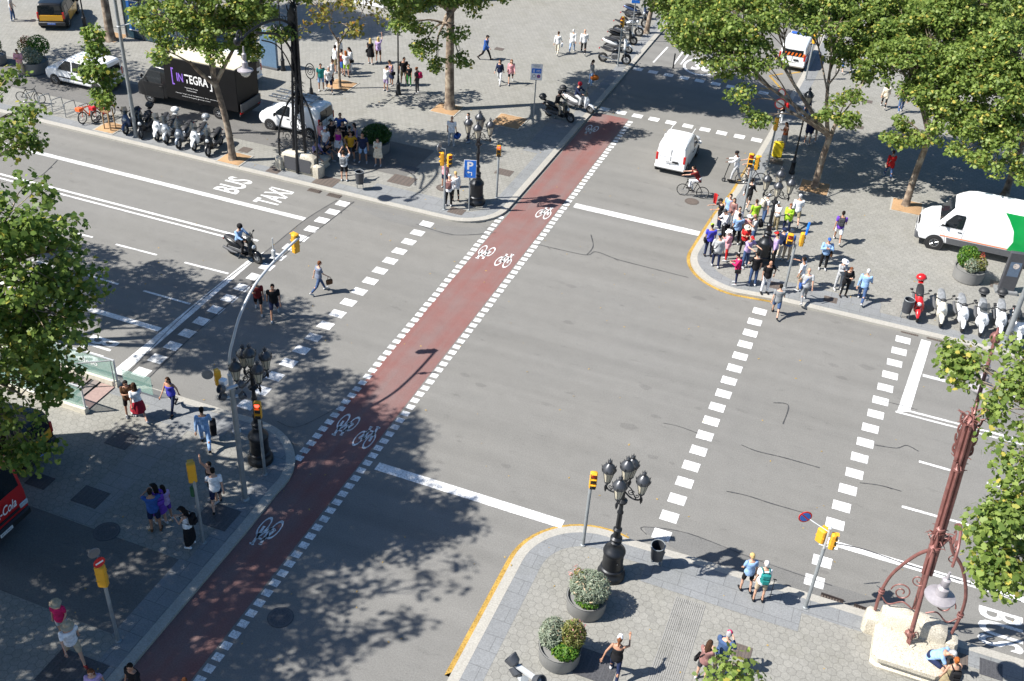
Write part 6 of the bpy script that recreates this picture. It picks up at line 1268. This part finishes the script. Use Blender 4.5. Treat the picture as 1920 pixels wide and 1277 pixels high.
tree(P(1697,388,KH), 'plane tree standing left of the large van', PB([(1700,110,7.6,1.7),(1760,60,8.6,2.1),(1690,40,8.6,1.9),(1762,165,6.6,1.5),(1700,228,4.9,.7),(1735,262,4.3,.6),(1678,262,4.2,.4),(1820,130,7.6,1.9),(1655,125,7.1,1.1),(1800,15,9.5,2.2),(1640,60,8.2,1.3),(1720,170,6.4,.9),(1780,110,7.6,1.5),(1780,215,5.6,.8),(1795,190,6.3,1.2),(1765,235,5.2,.6),(1720,120,7.3,1.2)]), .2, 4.2, seed=8, lean=(.2,.2))
tree(P(1884,366,KH), 'plane tree half hidden behind the large van roof', PB([(1862,180,7.0,1.6),(1905,100,8.6,2.1),(1832,240,5.6,1.1),(1852,305,4.3,.85),(1905,255,5.6,1.3),(1950,180,7.2,1.8),(1895,312,4.1,.7),(1830,290,4.6,.6),(1935,320,4.4,.8),(1865,250,5.4,1.1),(1800,285,4.6,.5),(1850,130,7.8,1.6),(1800,240,5.4,.7)]), .2, 3.8, seed=9)
tree(P(1800,165,KH), 'plane tree filling the top right corner', PB([(1780,0,8.6,2.1),(1870,10,8.8,2.2),(1700,-15,9,2),(1920,30,8.4,2),(1640,0,9,1.8),(1850,70,7,1.6)]), .22, 4.5, seed=10)
tree(P(1212,62,KH), 'dark leaved tree behind the top motorbike row', PB([(1262,8,5.2,1.4),(1300,-20,7,1.9),(1205,-50,8,2),(1245,-30,7,1.6),(1330,-10,7.5,1.3),(1275,40,4.2,.6)]), .2, 3, m=LEAFD, seed=12, lean=(.3,.3))
tree((-27.0,19.9,KH), 'big plane tree rising at the left edge by the metro stair', PB([(55,415,12,.9),(20,400,12.2,1.0),(95,470,11,1.1),(40,500,10.8,1.3),(125,540,9.9,.9),(60,580,9.5,1.4),(20,640,8.6,1.3),(80,655,8,.85),(40,740,6.8,1.1),(95,720,7.1,.5),(80,600,9,.9),(75,450,11.3,.8),(20,820,5.4,.9),(62,840,5.2,.5),(30,870,4.9,.5)]) + [((-27.5,17,9),2),((-26,15.5,9),2),((-24.5,18.4,6.5),1.5),((-26.3,19,6.5),1.6),((-25.5,17.4,7.6),1.7),((-22.7,19.2,6.3),.8),((-23,16.5,11.5),2.4),((-25.5,18.5,13.5),2.8),((-27,21,12),2.5),((-24.5,13.8,10.5),2.5),((-22.6,18.0,12.5),1.5)], .32, 4.5, dens=230, m=LEAFD, seed=13, size=.145)
tree((-32.5,23.9,KH), 'plane tree whose branch tips hang in at the left edge', PB([(22,255,9.7,.9),(48,205,10.2,.6),(10,150,11,.8),(60,272,9.5,.2)]) + [((-31.5,25,11.5),2.3),((-33.5,26.2,9.8),2.2),((-35,27.2,8.8),1.8),((-31.3,26.8,8.7),1.0),((-37,25,9.8),2.4),((-38.5,27.6,8.3),1.6),((-33,23,12.5),2.5)], .3, 5, dens=190, m=LEAFD, seed=14, size=.15)
tree((-23.5,10.6,KH), 'plane tree outside the lower left edge', [((-19,14.8,12.6),.8),((-19.2,12.7,12.3),.8),((-21.5,14,12),1.3),((-21,11.5,11.8),1.4),((-22,10.6,9.5),2.4),((-19.8,10.2,9.6),1.9),((-25,9.5,9.5),2.8),((-26.5,12.2,8.8),2.4),((-22.5,8.2,10),2.5),((-24.5,11.2,11.8),2.6),((-20.6,12.6,10.4),1.7),((-26,7,9),2.5)], .3, 5, dens=140, m=LEAFD, seed=15, gap=.12)
tree((-31.5,12.4,KH), 'plane tree outside the left edge by the service lane', [((-30,13,10),2.8),((-28.3,11.4,9.2),2.4),((-32.5,10.5,10),2.8),((-29,15,9),2.2),((-30,9,9.5),2.6),((-31,12.5,12),2.6)], .3, 5, dens=170, m=LEAFD, seed=16)
tree((-52.5,45.2,KH), 'plane tree outside the upper left edge', [((-52,46,8.5),2.6),((-54.5,47,8.5),2.6),((-51,44.8,7),1.4),((-55,45,9.5),2.5)], .25, 5, dens=90, seed=17)
tree((11.8,24.1,KH), 'plane tree leaning in at the right edge over the avenue', PB([(1905,725,9.4,.5),(1815,675,9.5,.15),(1915,760,9.2,.85),(1925,850,8.9,.7),(1905,945,8.4,.7),(1910,1040,7.6,.7),(1798,665,9.6,.12),(1890,960,8.2,.55),(1868,1060,7.7,.25),(1912,1060,7.4,.4),(1925,890,8.7,.4),(1915,985,8,.5),(1856,985,8.2,.25),(1925,680,9.5,.6),(1872,985,8.3,.35),(1868,1085,7.6,.3),(1800,698,9.4,.1)]) + [((12.5,25,10.5),2.5)], .28, 5, dens=300, seed=18, size=.135)
q = P(1372,1262,3.9); tree((q.x,q.y,KH), 'tip of a young street tree at the bottom edge', [((q.x,q.y,3.9),.16),(tuple(P(1345,1277,3.4)),.12),(tuple(P(1402,1268,3.6)),.12),(tuple(P(1372,1245,4.1)),.1),((q.x,q.y-.1,3.0),.2)], .05, 2.2, dens=60, m=LEAF, seed=19, size=.15, group=None, name='young_tree')
# unseen flat roof added beyond the top edge to cast a straight plaza shadow
t = thing('canopy', 'flat canopy beyond the top edge shading the plaza', 'canopy', (-28.6,78.6,KH), R(40)); MB().box((2,3.2,4.1),(22,8,.25)).build('roof', GREYP, t, 0)
for x in (-8,-2,4,10): MB().tube([(x,4,0),(x,4,4)],.09,8).build('column', GALV, t)
# ================================================================ PEOPLE IN PLACE
def W(px, py, head_, pn, fem, h, top, tc, bot, bc, hr, hc, label, **k): return person(px, py, head_, pn, fem, h, top, tc, bot, bc, hr, hc, label, **k)
W(26,39,20,'stand2',0,1.75,'tee','lightgrey','trousers','denim','short','dark','man in pale top and blue jeans beside the corner taxi')
W(42,143,275,'hold',0,1.72,'long','pink','trousers','beige','short','brunet','man in pale pink shirt standing before the planter',skin=1)
W(603,170,290,'stand',0,1.72,'tee','teal','shorts','skyblue','short','dark','man in teal shirt and light blue shorts by the spiral stand',skin=1)
W(618,173,285,'walk',0,1.74,'tee','white','shorts','navy','short','gray','man in white T-shirt and navy shorts by the soil pit',bag='crossbody')
W(629,136,30,'talk',0,1.76,'long','white','shorts','khaki','short','dark','man in loose white shirt and khaki shorts left of the slim tree',bag='crossbody')
W(624,158,10,'stand',1,1.6,'long','lightgrey','shorts','darkgrey','short','brunet','woman in light grey top half hidden behind the slim tree',skin=1)
W(637,120,270,'stand',1,1.68,'long','white','trousers','lightgrey',None,'pink','woman in white shirt and pink headscarf in the tourist group',hat='cap',htc='pink')
W(650,144,95,'stand2',1,1.66,'tee','white','shorts','lime','long','ginger','woman in white top and lime shorts with ginger hair',shoe='black')
W(658,137,205,'hold',1,1.7,'long','white','trousers','white','long','dark','woman in all white with long dark hair',bag='shoulder',skin=1)
W(641,139,40,'stand',1,1.6,'tank','maroon','skirt','blue','bun','dark','woman in maroon top and blue skirt behind the ginger haired woman')
W(695,120,80,'stand2',1,1.68,'dress','black',None,None,'long','blond','blond woman in short black dress',bag='shoulder')
W(710,117,85,'armup',1,1.68,'tee','lilac','shorts','brown','long','blond','blond woman in lilac top holding a selfie stick up')
W(724,171,55,'phone',1,1.62,'tee','white','shorts','lilac','short','dark','girl in white T-shirt and lilac shorts left of the lantern post')
W(734,160,215,'phone',1,1.66,'tank','lilac','skirt','navy','short','dark','woman in sleeveless lilac top and navy skirt',bag='shoulder',skin=1)
W(757,159,290,'stand2',0,1.78,'polo','black','shorts','khaki','short','dark','man in black polo right of the lantern post',skin=1)
W(767,161,250,'stand',0,1.4,'tee','black','trousers','green','short','dark','boy in black top and green trousers beside the man in black polo')
W(782,175,160,'stand',1,1.66,'tee','darkgrey','trousers','darkgrey','bun','auburn','woman in dark grey clothes with a bright pack',bag='backpack',bagc='rose')
W(910,112,345,'walk',0,1.74,'coat','blue','trousers','black','short','dark','man in blue jacket and flat cap crossing the plaza',hat='cap',htc='black',shoe='black')
W(936,157,255,'walk',1,1.66,'long','navy','trousers','white','long','brunet','woman in navy top and white trousers walking on the plaza')
W(957,157,275,'walk2',1,1.66,'coat','pink','shorts','black','long','auburn','woman in pink jacket and dark shorts on the plaza')
W(1044,102,75,'walk',1,1.62,'long','white','trousers','cream','short','brunet','woman in white blouse and cream trousers, leftmost of the trio in white',bag='handbag',bagc='white')
W(1072,98,85,'walk2',1,1.62,'coat','white','trousers','skyblue','short','silver','silver haired woman in white jacket and pale blue trousers, middle of the trio')
W(1093,101,85,'walk',0,1.74,'long','white','trousers','black',None,'gray','man in white shirt and black trousers, rightmost of the trio')
W(1107,160,25,'stand',1,1.68,'long','grey','trousers','skyblue','tail','dark','woman in grey top with ponytail on the far kerb',bag='bigbag',bagc='orange')
W(846,274,80,'stand',0,1.76,'tee','white','trousers','lightgrey',None,'gray','bald man in white T-shirt left of the far left lamp',bag='bigbag',bagc='blue',skin=1)
W(878,266,215,'stand2',0,1.74,'tee','white','trousers','denim','short','dark','man in white T-shirt and jeans behind the far left lamp')
W(841,386,85,'phone',0,1.7,'tee','white','trousers','black',None,'gray','man in white cap and black trousers under the yellow signals',hat='cap',htc='white',bag='backpack',bagc='floral')
W(854,377,115,'stand2',1,1.62,'coat','white','leggings','black','short','blond','blond woman in white jacket and black leggings by the signal pole',shoe='black')
W(834,352,70,'stand',1,1.62,'tank','pink','shorts','navy','short','dark','woman in pink vest and navy shorts behind the signal pole',skin=1)
# group around the black iron lamp
W(646,339,88,'photoup',0,1.74,'tee','white','shorts','black','short','brunet','man in white shirt photographing the group by the iron lamp',bag='backpack',bagc='grey')
W(681,305,270,'wide',0,1.76,'tee','navy','shorts','skyblue','short','dark','man in navy T-shirt and pale blue shorts before the dark planter',skin=1)
W(709,311,265,'hold',1,1.66,'coat','cream','skirt','cream','long','dark','woman in cream cardigan right of the dark planter')
W(659,301,270,'hips',0,1.7,'tee','mustard','shorts','black','short','dark','man in mustard T-shirt and black shorts',skin=1)
W(636,291,262,'stand2',1,1.62,'tank','magenta','skirt','white','short','brunet','woman in magenta top and white skirt')
W(644,281,280,'cross',1,1.68,'tee','black','trousers','yellow','long','dark','woman in black top and yellow trousers')
W(640,270,270,'hips',0,1.84,'tee','blue','shorts','navy','short','brunet','tall man in blue T-shirt at the back of the group')
W(667,284,200,'stand',1,1.66,'tank','lilac','leggings','black','long','dark','woman in lilac vest with long dark hair at the right back of the group')
W(657,291,275,'stand',0,1.7,'tee','black','shorts','darkgrey',None,'dark','man in black T-shirt and cap behind the man in mustard',hat='cap',htc='black')
W(624,279,272,'stand2',1,1.68,'dress','black',None,None,'long','dark','woman in black dress beside the rear of the white van')
W(612,292,250,'stand2',0,1.7,'tee','white','shorts','denim',None,'dark','man in white T-shirt and white cap near the bench',hat='cap',htc='white')
W(604,279,280,'stand',1,1.64,'tee','pink','trousers','denim','long','dark','woman in pink T-shirt at the left back of the group')
dv = Vector((math.cos(R(349)), math.sin(R(349)), 0)); SEATS = []
for px, py, pn, tp, tc, bc, hr, hat, lab, sk in ((595,321,'sitlean','tee','lightgrey','skyblue','short',None,'man in grey T-shirt and pale blue shorts sitting nearest the kerb',0),(607,311,'sit','long','lilac','black','short',None,'man in lilac shirt sitting in the middle of the ledge',1),(621,307,'sitlean','tee','black','denim','short',None,'man in black T-shirt sitting leaning forward at the far end of the ledge',1)):
    b = P(px, py, KH) - dv*.52; SEATS.append(b); W(0,0,330,pn,0,1.72,tp,tc,'shorts',bc,hr,'dark',lab,at=(b.x,b.y,KH),skin=sk)
c = (SEATS[0] + SEATS[2])/2; d = SEATS[2] - SEATS[0]; t = thing('stone_ledge', 'low cream stone ledge on which three men sit', 'bench', (c.x, c.y, KH), math.atan2(d.y, d.x)); MB().rbox((0,.0,.21),(d.length+.7,.5,.42),.08).build('slab', MOS, t)
# crossing
W(599,549,35,'walk',1,1.66,'tee','check','trousers','denim','short','auburn','woman in striped top and blue jeans crossing the avenue',bag='handbag',bagc='brown',z=0)
W(486,586,280,'walkphone',0,1.68,'tee','maroon','shorts','black','short','dark','man in maroon T-shirt and black shorts walking in tree shade',z=0,skin=1)
W(516,597,285,'walk2',0,1.8,'tee','black','shorts','navy','short','dark','man in black T-shirt and navy shorts walking in tree shade',z=0,skin=1)
# near left corner
W(246,780,300,'hold',1,1.68,'tee','brown','shorts','black','long','dark','woman in brown top and black shorts by the metro railing',skin=1,bag='shoulder')
W(263,787,125,'walk',1,1.7,'tee','white','skirt','crimson','long','brunet','woman in white T-shirt and red skirt by the metro railing')
W(326,771,255,'walk',1,1.68,'tank','royal','leggings','navy','long','brunet','woman in blue vest and navy leggings walking from the crossing',skin=1,shoe='black')
W(387,838,105,'walk',0,1.8,'long','skyblue','trousers','skyblue','short','dark','man in light blue suit wheeling luggage',bag='suitcase',skin=1,shoe='black')
W(402,940,230,'armup',0,1.74,'tank','black','shorts','black','short','dark','man in black vest holding a phone up by the yellow signal')
W(408,951,110,'walk2',0,1.72,'tee','white','shorts','navy','short','dark','man in white T-shirt and navy shorts beside the tall signal pole',shoe='black')
W(294,994,105,'photo',0,1.76,'tee','blue','shorts','navy','short','dark','man in blue T-shirt taking a picture in the shade',shoe='brown',skin=1)
W(303,981,130,'stand2',1,1.68,'long','purple','skirt','purple','long','dark','woman in purple with black cap beside the man in blue',hat='cap',htc='black',bag='backpack',bagc='purple')
W(316,975,140,'stand',1,1.5,'tee','lilac','shorts','purple','long','dark','girl in lilac T-shirt behind the woman in purple',skin=1)
W(358,1023,170,'phone',1,1.68,'tank','white','longskirt','black','long','dark','woman in white vest and long black skirt by the signal pole',hat='cap',htc='black',bag='backpack',shoe='white')
W(123,1196,272,'stand2',1,1.62,'tee','rose','shorts','lightgrey','short','brunet','woman in crimson top and straw hat at the lower left',hat='sunhat',htc='beige')
W(143,1240,310,'walk',0,1.76,'tee','white','shorts','beige','short','gray','man in white T-shirt and straw hat at the lower left',hat='sunhat',htc='beige',shoe='maroon')
W(188,1322,285,'walk',1,1.66,'tee','lilac','shorts','denim','long','auburn','woman in lilac T-shirt cut off by the bottom edge')
W(262,1320,245,'talk',0,1.74,'tee','black','shorts','khaki','short','dark','man in black T-shirt cut off by the bottom edge',skin=1)
W(360,1345,270,'stand',0,1.7,'tee','navy','shorts','khaki','short','auburn','person whose brown hair just shows at the bottom edge of the bike lane',z=0)
# near right corner
W(1150,1269,75,'walkarm',1,1.72,'tank','black','leggings','navy','tail','auburn','woman in black vest and white cap striding past the planters',hat='cap',htc='white',skin=1)
W(1313,1275,50,'hold',1,1.66,'tee','floral','shorts','darkgrey','long','brunet','curly haired woman in floral blouse near the bottom edge',bag='crossbody')
W(1346,1262,55,'phone',0,1.74,'coat','denim','trousers','khaki','short','gray','man in denim jacket and patterned cap near the bottom edge',hat='cap',htc='rose')
W(1396,1108,100,'stand2',1,1.62,'tee','skyblue','shorts','black','short','blond','woman in pale blue T-shirt and black shorts at the near right kerb',shoe='black')
W(1420,1126,88,'stand',1,1.7,'tee','white','shorts','beige','short','silver','silver haired walker in white T-shirt and beige shorts',bag='backpack',bagc='teal',shoe='black')
q = P(1443,1122,KH); t = thing('walking_stick', 'thin dark walking stick beside the silver haired walker', 'walking stick', q); k = MB(); k.tube([(0,0,0),(0,0,.85)],.012,6); k.build('shaft', BLK, t); k = MB(); k.tube([(-.05,0,.86),(.06,0,.86)],.018,6); k.build('grip', BLK, t)
qb = bpy.data.objects['iron_bench_lamp'].location
W(0,0,325,'sitlean',0,1.76,'tee','skyblue','shorts','navy','short','gray','man in pale blue T-shirt and grey cap bent forward on the mosaic bench',hat='cap',htc='lightgrey',at=(qb.x + .62, qb.y - .62, KH + .08))
W(1765,1306,88,'stand',1,1.66,'tank','khaki','skirt','khaki','bun','ginger','woman in olive dress with ginger bun beside the mosaic bench',bag='backpack')
# far right corner crowd
W(1326,480,92,'stand',0,1.72,'tee','royal','trousers','navy','short','dark','man in royal blue T-shirt and lime cap at the kerb',hat='cap',htc='lime',bag='crossbody',shoe='black',skin=1)
W(1340,500,85,'stand2',0,1.72,'coat','lightgrey','trousers','navy','short','dark','man in pale grey jacket and blue cap near the kerb',hat='cap',htc='denim',bag='crossbody')
W(1360,488,165,'hold',1,1.64,'coat','pink','trousers','red','short','brunet','woman in pink jacket and red trousers with white hat',hat='sunhat',htc='white')
W(1395,501,305,'reach',0,1.74,'polo','lilac','trousers','denim','short','gray','man in lilac polo and red cap left of the lamp pedestal',hat='cap',htc='red')
W(1378,533,170,'phone',1,1.62,'coat','rose','leggings','navy','short','dark','woman in bright rose jacket near the kerb bend',bag='crossbody')
W(1409,535,95,'hip',0,1.76,'tee','black','trousers','denim','short','dark','man in black T-shirt and jeans in front of the lamp pedestal')
W(1432,550,280,'hip',0,1.74,'polo','black','trousers','white',None,'gray','bald man in black polo and white trousers with red scarf',skin=1,shoe='black')
W(1452,592,75,'walk',0,1.66,'tee','grey','shorts','denim','short','dark','man in grey T-shirt stepping off the kerb',z=0,shoe='black')
W(1408,461,175,'hold',0,1.76,'tee','lightgrey','trousers','denim',None,'gray','bald man in pale T-shirt and jeans left of the lamp post',bag='backpack',skin=1)
W(1377,458,95,'stand',0,1.68,'tee','skyblue','trousers','black','short','dark','man in sky blue shirt seen from behind in the crowd',bag='crossbody',sx=1.08)
W(1354,449,195,'phone',0,1.7,'long','white','trousers','black','short','dark','man in white long shirt and dark cap near the kerb',hat='cap',htc='darkgrey',bag='crossbody')
W(1346,430,190,'reach',0,1.72,'tee','black','trousers','navy','short','dark','guide in black T-shirt and cap pointing over the road',hat='cap',htc='black')
W(1361,421,240,'stand',0,1.72,'tee','skyblue','trousers','denim','short','dark','man in light blue T-shirt just behind the guide')
W(1368,426,230,'stand2',1,1.64,'long','floral','trousers','white','long','brunet','woman in patterned blouse and white trousers beside the guide',bag='crossbody',bagc='grey')
W(1378,441,255,'stand',1,1.6,'long','white','trousers','white','short','dark','small woman in plain white behind the men at the kerb')
W(1400,389,60,'walk',1,1.7,'long','black','shorts','black','short','dark','woman in black shirt and shorts right of the blue grey signal pole',bag='shoulder',bagc='white')
W(1409,432,105,'stand',0,1.7,'tee','lime','trousers','khaki','short','brunet','man in lime green T-shirt in the crowd')
W(1396,455,270,'stand',1,1.56,'tee','pink','trousers','beige','short','dark','woman in pink top and pale sun hat in the crowd',hat='sunhat',htc='lightgrey')
W(1391,477,262,'hold',1,1.62,'tee','red','trousers','black','short','brunet','woman in red top and cream hat in the crowd',hat='sunhat',htc='cream',bag='crossbody')
W(1429,421,20,'stand2',0,1.72,'tee','lightgrey','trousers','denim','short','gray','man in light grey T-shirt and white cap behind the lamp',hat='cap',htc='white',bag='backpack',bagc='cream')
W(1452,432,205,'phone',0,1.66,'tee','white','trousers','khaki','short','gray','man in white T-shirt and white cap reading right of the lamp',hat='cap',htc='white')
W(1472,436,250,'hold',1,1.66,'coat','lime','trousers','navy','short','auburn','woman in yellow green jacket and navy trousers right of the lamp')
W(1489,422,80,'walk',0,1.76,'long','white','shorts','khaki','short','gray','man in white shirt and cap walking away right of the lamp',hat='cap',htc='white')
W(1447,496,175,'point',0,1.74,'long','lilac','trousers','black','short','dark','man in checked lilac shirt and red cap reaching to the lamp',hat='cap',htc='red',shoe='black')
W(1472,489,60,'stand',0,1.72,'tee','blue','trousers','beige','short','gray','man in blue T-shirt and beige trousers behind the red cap',bag='backpack',bagc='navy')
W(1459,484,30,'stand2',1,1.62,'long','navy','trousers','cream','short','brunet','woman in navy top and cream trousers with navy hat',hat='sunhat',htc='navy')
W(1541,505,262,'cross',0,1.72,'long','skyblue','trousers','black','short','dark','officer in pale blue shirt and blue cap with folded arms',hat='cap',htc='blue',bag='crossbody',bagc='brown')
W(1568,454,75,'walk',0,1.76,'tee','purple','shorts','white','short','dark','man in purple T-shirt and white shorts walking away',bag='backpack',bagc='darkgrey',skin=1)
W(1496,544,150,'point',0,1.72,'tee','white','trousers','beige','short','dark','man in white T-shirt stretching an arm by the signal pole',skin=1)
W(1504,566,88,'walk2',0,1.76,'tee','lightgrey','trousers','grey',None,'gray','man in grey T-shirt and grey trousers at the kerb',bag='crossbody',bagc='blue')
W(1569,543,285,'hold',1,1.64,'long','lightgrey','trousers','lightgrey','short','brunet','woman in pale clothes and white sun hat',hat='sunhat',htc='white',bag='shoulder',bagc='navy')
W(1580,556,280,'phone',1,1.64,'coat','black','leggings','black','short','auburn','woman in black jacket and black leggings reading her phone',shoe='black')
W(1612,566,65,'walk',0,1.76,'long','skyblue','trousers','denim','short','silver','silver haired man in light blue shirt and jeans')
# right pavement under the trees
W(1655,202,70,'walk',1,1.68,'coat','cream','leggings','black','long','dark','woman in cream jacket and black leggings under the trees',bag='shoulder',bagc='beige')
W(1686,211,82,'walk2',0,1.8,'tee','navy','trousers','denim','short','silver','man in navy T-shirt and jeans under the trees')
W(1663,334,80,'walk',1,1.7,'coat','red','trousers','denim','short','brunet','woman in red jacket and jeans in tree shade',bag='shoulder',bagc='cream')
W(1512,271,70,'stand',1,1.68,'coat','navy','shorts','cream','short','dark','woman in navy jacket and pale shorts left of the forked trunk')
W(1523,266,90,'stand2',1,1.66,'tee','black','shorts','beige','long','dark','woman in black top beside the forked trunk')
W(1508,224,300,'stand',0,1.7,'long','navy','trousers','denim','short','dark','man in navy shirt behind the single lantern')
W(1467,279,195,'hold',1,1.66,'tank','rust','skirt','grey','long','brunet','woman in rust vest and grey skirt by the yellow case',skin=1)
W(1462,233,170,'stand2',1,1.66,'tee','black','trousers','white','short','dark','person in black top and white trousers behind the round sign',bag='backpack',bagc='red')
W(1574,136,80,'walk',1,1.66,'tee','white','shorts','blue','long','brunet','woman in white top and blue shorts under the crown')
W(1597,134,80,'walk2',0,1.74,'long','navy','trousers','navy','short','dark','man in all navy clothes under the crown')
# riders
def rider(o, head_w, back, label, pn, tc, bc, hat, htc, top='long', bot='trousers', up=0, hr=None, skin=0, h=1.74, fem=0):
    a = R(head_w); l = o.location; W(0,0,head_w - 19,pn,fem,h,top,tc,bot,bc,hr,'dark',label,hat=hat,htc=htc,at=(l.x - math.cos(a)*back, l.y - math.sin(a)*back, l.z + up),shoe='black',skin=skin)
rider(CASED[1069], -12, .25, 'rider in black jacket and beige trousers on the front far kerb scooter', 'ride', 'black', 'beige', 'helmet', 'black', up=.07)
rider(CASED[1106], -12, .25, 'rider in navy jacket and red helmet on the rear far kerb scooter', 'ride', 'navy', 'lightgrey', 'helmet', 'crimson', up=.07)
rider(CASED[483], -8, .25, 'rider in light blue jacket and black helmet on the avenue', 'ride', 'skyblue', 'black', 'helmet', 'black', up=.07)
rider(CY1, 186, .22, 'cyclist in dark red T-shirt and white trousers', 'cycle', 'maroon', 'white', None, None, 'tee', hr='short')
rider(CY2, 205, .22, 'cyclist in teal T-shirt with dark helmet behind the lamp', 'cycle', 'teal', 'skyblue', 'cyclehelmet', 'darkgrey', 'tee', 'shorts')
rider(KS, 188, .05, 'man in white shirt and grey trousers standing on the kick scooter', 'kick', 'white', 'lightgrey', 'cyclehelmet', 'black', up=.13, skin=2)
# tour guide's red pennant on a thin rod
q = P(1346,430,KH); t = thing('pennant', 'small red pennant on a thin rod held out by the guide', 'flag', (q.x-.35, q.y-.2, KH)); k = MB(); k.tube([(0,0,.1),(-.12,0,2.0)],.008,5); k.build('rod', STEEL, t); k = MB(); k.loft([[(-.12,0,2.0),(-.02,.05,2.0),(.08,.02,1.95),(.04,.02,1.94),(-.02,.03,1.97),(-.11,-.02,1.97)],[(-.1,0,1.5),(-.03,.05,1.48),(.05,.02,1.42),(.02,.02,1.42),(-.03,.03,1.46),(-.09,-.02,1.48)]]); k.build('red_cloth', cloth('red'), t)
